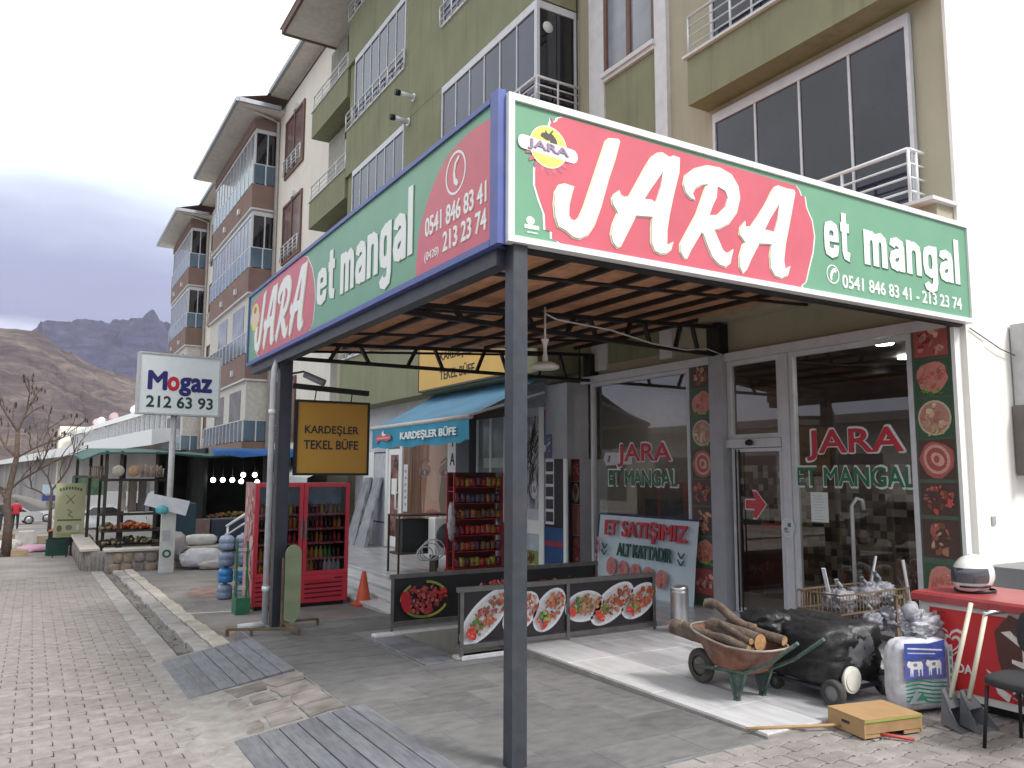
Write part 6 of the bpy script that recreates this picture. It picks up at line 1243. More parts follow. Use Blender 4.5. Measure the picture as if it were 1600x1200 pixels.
for r_, z in enumerate(szs):
    for dn, (a, b) in (('left', (fx0+.1, (fx0+fx1)/2-.07)), ('right', ((fx0+fx1)/2+.08, fx1-.1))):
        n = 8
        for i in range(n):
            kind = rows[r_][1][(i*len(rows[r_][1])//n+r_) % len(rows[r_][1])] if r_ != 4 or dn == 'left' else random.choice(rows[4][1][1:])
            o = bpy.data.objects.new('bottle', bms[kind]); C.objects.link(o); s_ = rows[r_][2]*random.uniform(.93, 1.04); o.scale = (s_, s_, s_*(1.0 if r_ else 1.1)*.98)
            o.location = (a+(b-a)*(i+.5)/n, fy0+.13, z); tag(o, '%s bottle %s, %s behind the %s fridge door' % (kind, rows[r_][0], ['first', 'second', 'third', 'fourth', 'fifth', 'sixth', 'seventh', 'last'][i], dn), 'bottle', 'bottles in the drinks fridge')
t = thing('traffic_cone', 'orange cone squeezed between the red fridge and the stairs', 'cone', (4.92, 13.1, par(13)))
k = M(); z = par(13); k.lathe([(.13, z+.03), (.035, z+.55), (.025, z+.56), (0, z+.56)], (4.92, 13.1, 0), 18); k.build('cone', mat('cone orange', (.6, .09, .04), .5), t); k = M(); k.box(4.74, 5.1, 12.92, 13.28, z, z+.03); k.build('base', mat('cone orange', (.6, .09, .04), .5), t)
# ------------------------------------------------------------------ AC, table, rack, wrapped panels on the platform
T = thing('table', 'bare rusty metal table standing on the marble platform', 'table', (6.5, 14.4, PZ))
for z, n_ in ((1.02, 'table_top'), (.3, 'lower_shelf')): k = M(); k.box(6.0, 7.1, 14.2, 14.75, z, z+.03); k.build(n_, mat('brown steel', (.09, .055, .045), .6, .3), T)
for (x, y) in ((6.02, 14.22), (7.08, 14.22), (6.02, 14.73), (7.08, 14.73)): k = M(); k.bar((x, y, PZ), (x, y, 1.02), .035); k.build('leg', mat('brown steel', (.09, .055, .045), .6, .3), T)
k = M(); k.box(6.15, 6.7, 14.35, 14.7, .332, .95); tag(k.build('shade_block', mat('dark shade block', (.03, .035, .035), .6), None), 'dark shade block standing in for the darkness inside the metal table', 'box')  # near-black block put in as the shade between the table shelves
A = thing('air_conditioner', 'white outdoor air conditioner unit by the snack rack', 'air conditioner', (6.95, 14.0, .1))
k = M(); k.bbox(6.60, 7.14, 13.85, 14.15, .30, 1.0, .02); k.build('casing', swht, A); k = M(); k.lathe([(0, 0), (.23, 0), (.24, -.01), (.24, -.02), (.0, -.025)], (6.86, 13.85, .65), 26, 'y'); f_ = k.build('fan_grille', mat('dark grille', (.06, .065, .07), .5), A)
for i in range(5): k = M(); ringpr(k, (6.86, 13.82, .65), .05+i*.042, .008, 24, 'Y'); k.build('grille_ring', mat('grey ring', (.25, .26, .27), .5), f_)
k = M(); k.box(6.62, 6.66, 13.87, 14.13, PZ, .3); k.box(7.08, 7.12, 13.87, 14.13, PZ, .3); k.build('stand', mat('brown steel', (.09, .055, .045), .6, .3), A)
k = M()
for q in range(3): c_x, c_z, r_ = 6.35+q*.1, .35+q*.03, .16+.04*q; k.tube([(c_x+r_*math.cos(t*.45), 13.75+q*.03, c_z+r_*.8*math.sin(t*.45)) for t in range(15)], .014, 6, False)
tag(k.build('hose', mat('white hose', (.5, .52, .52), .5), None), 'coiled white hose hanging before the air conditioner and table', 'hose')
RK = thing('snack_rack', 'red wire snack rack filled with hanging colourful packets', 'rack', (7.3, 13.6, PZ))
rkr = mat('rack red', (.42, .02, .03), .45)
for x in (6.82, 7.86): k = M(); k.bar((x, 13.5, PZ+.02), (x, 13.5, 1.86), .03); k.bar((x, 13.78, PZ+.02), (x, 13.78, 1.86), .03); k.bar((x, 13.5, 1.5), (x, 13.78, 1.5), .02); k.build('side_frame', rkr, RK)
k = M(); k.box(6.84, 7.84, 13.76, 13.78, .05, 1.86); k.build('back_panel', mat('rack back', (.10, .03, .03), .7), RK); k = M(); k.box(6.78, 7.9, 13.4, 13.8, PZ+.01, .05); k.build('base', rkr, RK)
bc = [((.42, .05, .04), 'red'), ((.4, .3, .06), 'yellow'), ((.1, .09, .13), 'dark'), ((.42, .14, .04), 'orange'), ((.16, .06, .1), 'purple'), ((.2, .1, .05), 'brown')]
bgm = []
bb = M(); bb.add([(-.05, -.0, 0), (.05, 0, 0), (.052, -.03, .03), (-.052, -.03, .03), (-.052, -.03, .13), (.052, -.03, .13), (.05, 0, .16), (-.05, 0, .16), (-.05, .02, .03), (.05, .02, .03), (.05, .02, .13), (-.05, .02, .13)], [(0, 1, 2, 3), (3, 2, 5, 4), (4, 5, 6, 7), (1, 0, 8, 9), (9, 8, 11, 10), (10, 11, 7, 6), (0, 3, 4, 7, 11, 8), (1, 9, 10, 6, 5, 2)], True)
for c_, n_ in bc: bgm.append((bb.mesh('snack_packet', mat('packet '+n_, c_, .3, 0, .6, 22)), n_))
pref = [[1, 0, 3], [2, 4, 2], [5, 3, 5], [0, 3, 0], [5, 4, 0], [1, 4, 4]]
for r_ in range(6):
    z = 1.6-r_*.30; k = M(); k.bar((6.83, 13.5, z-.03), (7.85, 13.5, z-.03), .018); k.box(6.84, 7.84, 13.5, 13.76, z-.035, z-.028); k.build('shelf', rkr, RK)
    for i in range(9):
        me, n_ = bgm[random.choice(pref[r_]+[random.randrange(6)])]; o = bpy.data.objects.new('snack_packet', me); C.objects.link(o); o.location = (6.9+i*.112, 13.545, z-.025); o.scale = (1, 1.4, random.uniform(1.0, 1.25)); o.rotation_euler = (random.uniform(-.12, .12), random.uniform(-.1, .1), random.uniform(-.3, .3))
        tag(o, '%s packet, %s from left on the %s row of the red rack' % (n_, ['first', 'second', 'third', 'fourth', 'fifth', 'sixth', 'seventh', 'eighth', 'ninth'][i], ['top', 'second', 'third', 'fourth', 'fifth', 'lowest'][r_]), 'snack', 'snack packets in the red rack')
lumpy((6.74, 13.45, .95), (.07, .07, .35), 18, 20, .25, 3, 4.4, 2.2, None, .25).build
kk = lumpy((6.74, 13.45, .95), (.07, .07, .35), 18, 20, .25, 3, 4.4, 2.2, None, .25); tag(kk.build('plastic_bag', mat('clear bag', (.45, .42, .44), .3, 0, .3, 9), None), 'long pale plastic bag hanging from the left side of the snack rack', 'bag')
for i, (y, lb) in enumerate(((20.6, 'left tall panel wrapped in grey plastic leaning by the white shop corner'), (19.85, 'right tall panel wrapped in grey plastic leaning near the shop door'))):
    k = M(); k.add([(7.3, y-.35, -.05), (7.3, y+.35, -.05), (7.76, y+.2, 1.7), (7.76, y-.2, 1.72), (7.42, y-.3, -.05), (7.42, y+.35, -.05), (7.84, y+.2, 1.7), (7.84, y-.2, 1.72)], [(0, 3, 2, 1), (4, 5, 6, 7), (0, 1, 5, 4), (3, 7, 6, 2), (0, 4, 7, 3), (1, 2, 6, 5)]); tag(k.build('wrapped_panel', mat('crumpled grey wrap', (.33, .33, .37), .35, 0, .5, 7, bump=.8, bscale=9, stretch=(1, 3, .6)), None), lb, 'panel', 'wrapped panels by the shop door')
k = M(); k.add([(6.3, 21.2, 1.7), (6.3, 25.4, 1.8), (8.2, 25.4, 2.6), (8.2, 21.2, 2.5)], [(0, 1, 2, 3)]); k.add([(6.3, 21.2, 1.7), (6.3, 25.4, 1.8), (6.3, 25.4, 1.35), (6.3, 21.2, 1.25)], [(3, 2, 1, 0)]); tag(k.build('awning', mat('grey white awning', (.55, .56, .57), .7, 0, .2, 3, stretch=(1, 4, 1)), None), 'low white awning beyond the red fridge', 'awning')
# jugs, trolley, rail
jm = M(); jm.lathe([(0, 0), (.12, 0), (.135, .03), (.135, .1), (.125, .115), (.135, .13), (.135, .19), (.1, .24), (.04, .26), (.04, .285), (0, .287)], (0, 0, 0), 16); jms = [jm.mesh('water_jug', mat('blue jug', (.2, .25, .36), .15, 0, .2)), jm.mesh('water_jug', mat('bright blue jug', (.04, .2, .5), .2, 0, .1))]
for c_i, x in enumerate((3.08, 3.37)):
    for r_ in range(4 if c_i == 0 else 4):
        o = bpy.data.objects.new('water_jug', jms[1 if (c_i, r_) in ((1, 1), (0, 1)) else 0]); C.objects.link(o); o.location = (x, 15.2, par(15.2)+.01+r_*.289); tag(o, 'blue water jug, %s in the %s stack by the fridge' % (['lowest', 'second from the ground', 'third from the ground', 'topmost'][r_], ['outer', 'inner'][c_i]), 'water jug', 'stacked water jugs')
t = thing('hand_truck', 'narrow green metal hand truck against the left side of the fridge', 'hand truck', (2.95, 13.3, par(13.3)))
gm = mat('green enamel', (.035, .16, .08), .45, .1, .2); z = par(13.3)
for x in (2.86, 3.02): k = M(); k.bar((x, 13.25, z), (x, 13.3, .75), .035); k.build('upright', gm, t)
for q in (.1, .4, .7, 1.0): k = M(); k.bar((2.875, 13.27, z+q), (3.005, 13.27, z+q), .025, .05); k.build('crossbar', mat('white bar', (.55, .56, .52), .5) if q != .1 else gm, t)
k = M(); k.box(2.84, 3.06, 13.15, 13.45, z, z+.26); k.build('base_box', gm, t)
HR = thing('stair_railing', 'white metal stair handrail rising to the right beyond the water jugs', 'railing', (4, 19, par(19)))
for z_ in (0, -.2): k = M(); k.tube([(3.82, 19, .62+z_), (4.75, 19, 1.22+z_)], .03 if z_ == 0 else .02, 8); k.build('rail', rail_white, HR)
k = M(); k.tube([(3.86, 19, par(19)), (3.86, 19, .64)], .025, 8); k.build('post', rail_white, HR)
# ------------------------------------------------------------------ gas sign
MG = thing('gas_sign', 'white lightbox sign on a tall grey pole above a white cabinet', 'sign', (2.84, 20.9, par(20.9)))
Mrot = Matrix.Translation((2.95, 20.9, 0)) @ Matrix.Rotation(math.radians(7), 4, 'Z') @ Matrix.Translation((-2.95, -20.9, 0))
k = M(); k.box(2.02, 3.88, 20.8, 21.0, 3.26, 4.68); k.xf(Mrot); k.build('lightbox', mat('lightbox white', (.74, .8, .82), .3, 0, .03), MG)
k = M()
for b in ((1.99, 3.91, 3.22, 3.26), (1.99, 3.91, 4.68, 4.72), (1.99, 2.03, 3.26, 4.68), (3.87, 3.91, 3.26, 4.68)): k.box(b[0], b[1], 20.77, 21.03, b[2], b[3])
k.xf(Mrot); k.build('frame', mat('lightbox frame', (.5, .51, .52), .5, .2), MG)
UM = Vector((math.cos(math.radians(7)), math.sin(math.radians(7)), 0)); NM = Vector((math.sin(math.radians(7)), -math.cos(math.radians(7)), 0)); OM = Vector((2.95, 20.9, 0))-UM*.93+NM*.1
navy = mat('navy ink', (.02, .02, .16), .4, 0, 0); rdk = mat('red ink', (.55, .02, .05), .4, 0, 0)
text('M', navy, MG, OM+UM*.2+V*3.84, UM, V, .40, .42, 'lettering', NM, .026, .003); text('o', rdk, MG, OM+UM*.64+V*3.83, UM, V, .25, .31, 'lettering', NM, .026, .003)
text('g', navy, MG, OM+UM*.92+V*3.72, UM, V, .25, .42, 'lettering', NM, .026, .003); text('az', navy, MG, OM+UM*1.2+V*3.83, UM, V, .47, .31, 'lettering', NM, .026, .003)
text('212 63 93', mat('dark green ink', (.015, .05, .04), .4), MG, OM+UM*.17+V*3.40, UM, V, 1.55, .27, 'lettering', NM, .015, .003)
k = M(); k.tube([(2.86, 20.9, par(20.9)), (2.86, 20.9, 3.22)], .07, 12); k.build('pole', mat('grey pole', (.45, .45, .46), .5, .2), MG)
k = M(); k.bbox(2.68, 3.0, 20.7, 20.83, par(21), .95, .01); k.build('cabinet', mat('dirty white cabinet', (.55, .57, .54), .6, 0, .1, 4, dirt=.3), MG)
pr = Pr((2.7, 20.699, par(21)), U, V, NF); pr.ell(.13, .45, .1, .1, (.03, .12, .1), 0, 16).ell(.13, .45, .05, .05, (.5, .5, .5), 0, 12).rect(.02, .75, .2, 1.0, (.4, .4, .45)); pr.build('sticker', MG)
k = M(); q4 = [P(x, y, Y=20.6) for x, y in ((232, 770), (297, 783), (290, 806), (225, 789))]; k.prism([tuple(q) for q in q4], (0, .02, 0)); tag(k.build('board', mat('crumpled white card', (.66, .67, .72), .7, 0, .1, 5), None), 'tilted white board fixed across the grey sign pole', 'board')
lumpy((2.65, 20.6, 1.15), (.13, .06, .1), 16, 10, .2, 2, 1).build
tag(lumpy((2.66, 20.55, .96), (.14, .07, .10), 16, 10, .2, 2, 1).build('plastic_bag', mat('turquoise bag', (.1, .42, .5), .4), None), 'turquoise bag hanging on the white cabinet of the gas sign', 'bag')
# stone planter wall
SWL = thing('stone_wall', 'low fieldstone wall with pale coping round the market stall', 'wall', (2.9, 22, -.55))
k = M(); k.box(1.62, 4.4, 21.62, 21.9, -.7, -.07); k.box(1.14, 1.42, 22.2, 27.4, -.85, -.12); k.add([], []); k.build('wall_core', mortar, SWL)
k = M(); k.prism([(1.62, 21.62, -.7), (1.14, 22.25, -.7), (1.3, 22.4, -.7), (1.75, 21.9, -.7)], (0, 0, .62)); k.build('wall_corner', mortar, SWL)
k = M(); k.bbox(1.55, 4.45, 21.55, 21.98, -.069, -.01, .01); k.build('coping', mat('pale coping', (.55, .5, .44), .8, 0, .1, dirt=.3), SWL); k = M(); k.bbox(1.07, 1.5, 22.0, 27.4, -.069, -.01, .01); k.build('coping', mat('pale coping', (.55, .5, .44), .8), SWL)
for row in range(2):
    x = 1.66+row*.1
    while x < 4.3:
        w_ = random.uniform(.2, .34); h_ = random.uniform(.21, .27); zc = -.48+row*.25
        lumpy((x+w_/2, 21.62, zc), (w_*.48, .05, h_*.5), 14, 8, .12, 2, x*3+row, 3).build('stone', fieldst if random.random() < .6 else mat('tan stone', (.3, .23, .17), .85, 0, .3, 7, bump=.5), SWL); x += w_
for i in range(6): lumpy((1.58-.075*i, 21.72+.1*i, -.36), (.05, .06, .22), 10, 6, .1, 2, i).build('stone', fieldst, SWL)
for i in range(14): lumpy((1.14, 22.5+i*.34, -.38), (.05, .16, .22), 10, 6, .1, 2, i+20).build('stone', fieldst, SWL)
for (nm, lb, c_, r_, m_) in (('sack', 'upper white sack slumped on the stone wall behind the gas sign', (3.75, 21.75, .13), (.42, .16, .14), (.6, .59, .57)), ('sack', 'large white sack lying at the foot of the stone wall', (3.7, 21.2, -.27), (.5, .25, .24), (.62, .62, .65)), ('bag', 'flat printed package lying in front of the large white sack', (4.0, 20.9, -.42), (.42, .18, .12), (.42, .38, .37)), ('ball', 'pale round bundle resting on the stone wall beside the cabinet', (3.16, 21.4, .1), (.2, .18, .27), (.45, .42, .42))):
    tag(lumpy(c_, r_, 26, 16, .14, 2.4, c_[0], 2.6, None, .12).build(nm, mat(lb[:12], m_, .6, 0, .15, 5), None), lb, nm)
for i, (x, lb) in enumerate(((3.2, 'dark teal covered stack standing behind the gas sign pole'), (4.1, 'wide navy cooler box on the wall left of the stair railing'))):
    k = M(); k.bbox(x, x+(.5 if i == 0 else .95), 22.2, 22.7, -.1, (1.05 if i == 0 else .62), .03); tag(k.build('cooler_box' if i else 'covered_stack', mat(lb[:9], (.02, .05, .07) if i == 0 else (.03, .035, .06), .5), None), lb, 'cooler box' if i else 'stack')
k = M(); k.bbox(3.7, 4.05, 22.2, 22.6, -.1, .62, .02); tag(k.build('carton', mat('carton', (.2, .13, .11), .8), None), 'brown carton beside the navy cooler box', 'carton'); tag(lumpy((3.95, 22.1, .15), (.3, .15, .05), 14, 8, .2).build('tarp', mat('blue tarp', (.02, .12, .38), .5), None), 'small bright blue tarp over the brown carton', 'tarp')
# ------------------------------------------------------------------ far left: market stall
ST = thing('market_stall', 'open market stall with dark posts, green edged roof and hanging baskets', 'market stall', (2.3, 25, -.6))
postm = mat('dark stall post', (.05, .04, .035), .8)
k = M()
for a, b in (((1.05, 23.6, 2.16), (1.5, 23.6, 2.36)), ((1.5, 23.6, 2.36), (3.1, 23.6, 2.38)), ((3.1, 23.6, 2.38), (4.3, 23.9, 2.3)), ((4.3, 23.9, 2.3), (8.2, 24.3, 2.5))):
    k.add([a, b, (b[0], b[1]+6, b[2]+.25), (a[0], a[1]+6, a[2]+.25), (a[0], a[1], a[2]-.05), (b[0], b[1], b[2]-.05), (b[0], b[1]+6, b[2]+.2), (a[0], a[1]+6, a[2]+.2)], [(0, 1, 2, 3), (4, 7, 6, 5), (0, 4, 5, 1)])
k.build('roof', mat('dark green roof sheet', (.03, .10, .085), .6, 0, .3, 3), ST)
for (x, y) in ((1.66, 23.8), (2.02, 23.8), (2.9, 23.8), (3.2, 23.9), (1.4, 26), (1.15, 28), (1.9, 29.5), (2.6, 29.5), (3.9, 29.5), (5.0, 29.6), (5.9, 24.2)):
    k = M(); k.bar((x, y, gs(y)-.2), (x, y, 2.4), .08); k.build('post', postm, ST)
for (a, b, z) in (((1.5, 23.75), (3.2, 23.85), 1.63), ((1.1, 28.0), (1.6, 23.8), 1.7), ((1.5, 23.75), (3.2, 23.85), .72), ((1.5, 23.75), (3.2, 23.85), .02)):
    k = M(); k.bar((*a, z), (*b, z), .06, .07); k.build('cross_beam', postm, ST)
for z, n_ in ((.30, 'upper_counter'), (-.08, 'lower_counter')): k = M(); k.box(1.6, 3.15, 23.6, 24.6, z-.04, z); k.build(n_, postm, ST)
k = M(); k.box(3.6, 8.2, 29.8, 29.9, -1.2, 2.6); k.box(4.6, 4.7, 26.5, 29.8, -1.2, 2.6); k.build('interior_shade_panel', mat('stall interior shade', (.022, .024, .02), .8, 0, .6, 2), ST)  # near-black panels stand for the unlit interior behind the stall
k = M(); k.box(6.9, 7.0, 25, 29.8, -1.2, 2.5); k.build('side_panel', mat('stall side', (.03, .055, .035), .8), ST)
for (x, c_) in ((1.93, (.42, .38, .32)), (2.31, (.40, .25, .16))):
    k = M(); k.lathe([(0, -.02), (.14, -.03), (.155, 0), (.14, .02), (0, .0)], (x, 23.62, 1.87), 20, 'y'); tag(k.build('basket', mat('basket%.1f' % x, c_, .9, 0, .3, 20), None), {1.93: 'round grey woven basket hung left on the stall beam', 2.31: 'round brown woven basket hung right of the grey one'}[x], 'basket')
for i in range(12):
    x = 2.48+i*.05; k = M(); h = random.uniform(.24, .36); k.tube([(x, 23.6, 1.70), (x+random.uniform(-.01, .01), 23.6, 1.70+h)], [.018, .026], 6); k.build('dried_bundle', mat('dried herb %d' % (i % 3), ((.3, .2, .17), (.22, .2, .14), (.35, .28, .22))[i % 3], .9, 0, .4, 30), ST)
for i in range(9):
    x = 1.55+i*.055-.9*0; k = M(); k.tube([(x-.28, 24.0, 1.68), (x-.28, 24.0, 2.0)], .02, 5); k.build('dried_bundle', mat('dried herb %d' % (i % 3), (.2, .2, .2)), ST)
for i, (x, w_) in enumerate(((2.15, .12), (2.32, .22), (2.58, .2), (2.78, .1))):
    k = M(); k.box(x, x+w_, 24.9, 24.95, .75, 1.6); k.build('hanging_cloth', mat('hung cloth %d' % i, ((.6, .55, .5), (.3, .25, .22), (.22, .19, .19), (.6, .6, .58))[i], .9, 0, .4, 8, stretch=(6, 1, .6)), ST)
def fruits(label, x0, x1, y0, y1, z, cols, n, r=.045, nm='fruit_display'):
    k = M(); m_ = printmat()
    for _ in range(n):
        k.col = jig(random.choice(cols), .3); x, y = random.uniform(x0, x1), random.uniform(y0, y1); t = 1-abs(2*(x-x0)/(x1-x0)-1)**2; k.sphere((x, y, z+random.uniform(0, .13)*t+r), r*random.uniform(.8, 1.2), 6, 4)
    tag(k.build(nm, m_, None), label, 'fruit', kind='stuff')
OR = [(.5, .13, .04), (.55, .2, .05), (.4, .06, .04)]; GRF = [(.12, .15, .07), (.25, .22, .12), (.3, .13, .08)]
fruits('heap of orange and red fruit on the upper stall counter', 1.95, 2.85, 23.7, 24.4, .30, OR, 160); fruits('mixed brown and green produce at the left of the upper counter', 1.62, 1.95, 23.7, 24.4, .30, GRF, 50); fruits('produce on the lower counter of the stall', 1.65, 3.1, 23.6, 24.4, -.08, GRF+[(.45, .32, .2)], 140)
fruits('produce piled before the dark shop behind the stair rail', 4.8, 6.6, 26.6, 27.4, .35, [(.3, .1, .04), (.15, .16, .05), (.35, .2, .06)], 120, .06)
k = M(); k.box(4.7, 6.8, 26.5, 27.6, -.9, .34); tag(k.build('display_bench', postm, None), 'dark display bench carrying produce inside the stall', 'bench')
for i, (px, py) in enumerate(((333, 750), (348, 750), (363, 750), (377, 752), (380, 742), (398, 742), (402, 753))):
    q = P(px, py, Y=26.4); k = M(); k.sphere(q, .075, 12, 8); l_ = thing('lamp', 'round white lamp glowing in the dark stall, '+['leftmost of the lower row', 'second of the lower row', 'third of the lower row', 'fourth of the lower row', 'left one of the upper pair', 'right one of the upper pair', 'small one under the upper right lamp'][i], 'lamp', tuple(q)); k.build('bulb', glow('stall lamp glow', (.95, 1, .96), 9), l_); c_ = M(); c_.tube([q, (q.x, q.y, 2.4)], .006, 4); c_.build('cord', ink, l_)
k = M(); n = 10
for i in range(n+1):
    x = 4.35+3.8*i/n; k.v += [Vector((x, 23.75, 2.42+.04*math.sin(i*1.3))), Vector((x, 24.4, 2.55)), Vector((x, 23.72, 2.30+.04*math.sin(i*2.1)))]
for i in range(n): a = i*3; k.f += [(a, a+3, a+4, a+1), (a, a+2, a+5, a+3)]; k.sm += [True]*2; k.c += [None]*2
tag(k.build('tarp', mat('blue tarp', (.02, .12, .38), .5), None), 'long bright blue tarp along the stall roof edge', 'tarp')
# banner stand, crates, pink sheet
BS = thing('banner_stand', 'pale yellow banner stand with green lettering beside the market stall', 'banner', (.98, 27.5, gs(27.5)))
k = M(); k.box(.60, 1.40, 27.48, 27.52, -.1, 1.5); k.build('panel', mat('pale yellow banner', (.47, .46, .28), .6, 0, .08, 2), BS)
k = M(); k.bar((.98, 27.6, gs(27.6)), (.98, 27.55, 1.3), .04); k.bar((.62, 27.5, gs(27.5)), (.62, 27.5, -.1), .03); k.bar((1.38, 27.5, gs(27.5)), (1.38, 27.5, -.1), .03); k.build('stand', postm, BS)
pr = Pr((.60, 27.48, -.1), U, V, NF); gc = (.10, .17, .06)
for i in range(8): pr.rect(.1+i*.077, 1.36+.05*math.sin(i*.45), .155+i*.077, 1.45+.05*math.sin(i*.45), gc)
pr.line([(.28, 1.25), (.4, 1.12), (.52, 1.25)], .025, (.18, .19, .12)).line([(.3, .98), (.4, 1.12), (.5, .98)], .03, (.18, .19, .12)).line([(.33, .82), (.45, .74), (.36, .66), (.5, .58)], .03, (.18, .19, .12)).rect(.08, .48, .72, .53, gc).ell(.15, .26, .07, .1, (.12, .15, .12)).ell(.4, .28, .09, .08, (.2, .2, .2)).ell(.63, .28, .05, .1, (.6, .6, .55))
for i in range(3): pr.rect(.08, .03+i*.04, .7, .05+i*.04, (.3, .3, .15))
pr.build('print', BS)
for i, (x, y, z, w_, h, c_, lb) in enumerate(((.45, 28.4, 0, .62, .48, (.02, .09, .06), 'dark green plastic crate on the sidewalk at the foot of the banner stand'), (1.1, 28.4, 0, .5, .3, (.04, .05, .09), 'low dark blue crate beside the green crate'), (.5, 28.4, .48, .5, .26, (.03, .03, .035), 'black crate stacked on the green crate'), (1.05, 28.3, .3, .42, .3, (.03, .03, .04), 'black crate stacked on the blue crate'))):
    t = thing('crate', lb, 'crate', (x+w_/2, y, gs(y)+z)); g = gs(y)+z; k = M(); k.box(x, x+w_, y, y+.02, g, g+h); k.box(x, x+w_, y+.4, y+.42, g, g+h); k.box(x, x+.02, y+.02, y+.4, g, g+h); k.box(x+w_-.02, x+w_, y+.02, y+.4, g, g+h); k.box(x+.02, x+w_-.02, y+.02, y+.4, g, g+.02); k.build('body', mat('crate %d' % i, c_, .5), t)
    for q in range(3): s_ = M(); s_.box(x+.03, x+w_-.03, y-.012, y-.001, g+h*(.2+.26*q), g+h*(.3+.26*q)); s_.build('slat', mat('crate %d' % i, c_, .5), t)
fruits('bright orange fruit heaped in the black crate on the left', .52, .98, 28.45, 28.8, gs(28.4)+.66, [(.7, .2, .02), (.7, .1, .02)], 60); fruits('yellow and pink packages piled before the stall', 1.2, 1.6, 27.0, 28.2, -.25, [(.5, .36, .08), (.45, .12, .1), (.3, .1, .06)], 60, .07)
tag(lumpy((.2, 31.5, gs(31.5)+.08), (.55, .9, .12), 24, 10, .2, 2, 3).build('sheet', mat('pink sheet', (.5, .26, .36), .6, 0, .1), None), 'pink plastic sheet spread on the far sidewalk', 'sheet')
tag(lumpy((-.7, 33.5, gs(33.5)+.1), (.5, .7, .2), 24, 10, .2, 2, 5).build('sheet', mat('pale sheet', (.5, .48, .46), .6, 0, .3), None), 'pale crumpled sheet beyond the pink one', 'sheet')
for i in range(5): k = M(); x = -1.6+i*.62; k.box(x, x+.5, 36+.3*(i % 2), 36.6+.3*(i % 2), gs(36), gs(36)+.3+.1*(i % 3)); tag(k.build('carton', mat('stall carton %d' % (i % 3), ((.4, .33, .25), (.3, .22, .16), (.5, .48, .44))[i % 3], .8), None), 'small carton on the far sidewalk, %s' % ['leftmost of five', 'second from the left', 'in the middle of five', 'second from the right', 'rightmost, next to the green crate'][i], 'carton', 'cartons on the far sidewalk')
# ------------------------------------------------------------------ bare tree
TR = thing('bare_tree', 'bare tree with dark seed pods at the left edge of the sidewalk', 'tree', (-.60, 29, gs(29)))
tb_ = mat('tree bark', (.12, .085, .07), .9, 0, .3, 10); k = M(); base = Vector((-.60, 29, gs(29))); pts = [base+Vector((.02, 0, -.05)), base+Vector((.03, 0, 1.0)), base+Vector((-.05, 0, 1.7)), base+Vector((-.02, .05, 2.0)), base+Vector((.12, .0, 3.0)), base+Vector((.1, 0, 3.8))]
k.tube(pts, [.15, .12, .1, .09, .075, .06], 10); k.build('trunk', tb_, TR)
tw = M(); tips = []
def grow(p, d, l, r, dep):
    d = d.normalized(); e_ = p+d*l; mid = p+d*l*.5+Vector((random.uniform(-1, 1), random.uniform(-1, 1), random.uniform(-.5, 1)))*l*.09
    tw.tube([p, mid, e_], [r, r*.85, r*.68], 5 if dep > 1 else 4, False)
    if dep == 0: tips.append(e_); return
    for _ in range(random.choice((2, 3))): grow(e_, d*1.1+Vector((random.uniform(-.8, .8), random.uniform(-.8, .8), random.uniform(-.15, .6))), l*random.uniform(.6, .85), r*.62, dep-1)
    if dep > 1: grow(mid, d+Vector((random.uniform(-1, 1), random.uniform(-1, 1), random.uniform(-.1, .5))), l*.6, r*.5, dep-2)
for p_, d_, l, r in ((pts[2], (-.5, .1, .9), 1.1, .06), (pts[3], (.7, -.2, .6), .95, .045), (pts[4], (-.6, .3, .8), .9, .045), (pts[4], (.8, .1, .5), .8, .04), (pts[5], (.3, .1, 1), .7, .045), (pts[5], (-.5, -.2, .8), .7, .04), (pts[3], (-.9, -.1, .4), .9, .04)): grow(p_, Vector(d_), l, r, 3)
tw.build('branches', tb_, TR, kind='stuff'); k = M()
for q in tips:
    if random.random() < .55: k.sphere(q-Vector((0, 0, .06)), (.022, .022, random.uniform(.05, .09)), 5, 4)
k.build('seed_pods', mat('dark seed pod', (.05, .03, .03), .9), TR, kind='stuff')
k = M(); k.box(-.45, .0, 28.6, 29.1, gs(29)-.02, gs(29)+.2); tag(k.build('wooden_block', mat('tree block', (.33, .25, .16), .9, 0, .3, 9), None), 'small pale wooden block at the foot of the bare tree', 'block')
TR2 = thing('bare_tree', 'thin bare tree farther off behind the parked white car', 'tree', (.4, 50, gs(50))); tw = M(); tips = []; b0 = Vector((.9, 50, gs(50))); tw.tube([b0, b0+Vector((0, 0, 2.2))], [.1, .07], 6); grow(b0+Vector((0, 0, 2.2)), Vector((-.5, 0, 1)), 1.4, .06, 3); grow(b0+Vector((0, 0, 2.2)), Vector((.6, 0, 1)), 1.4, .06, 3); grow(b0+Vector((0, 0, 1.6)), Vector((-.9, 0, .7)), 1.2, .05, 3); tw.build('branches', tb_, TR2)
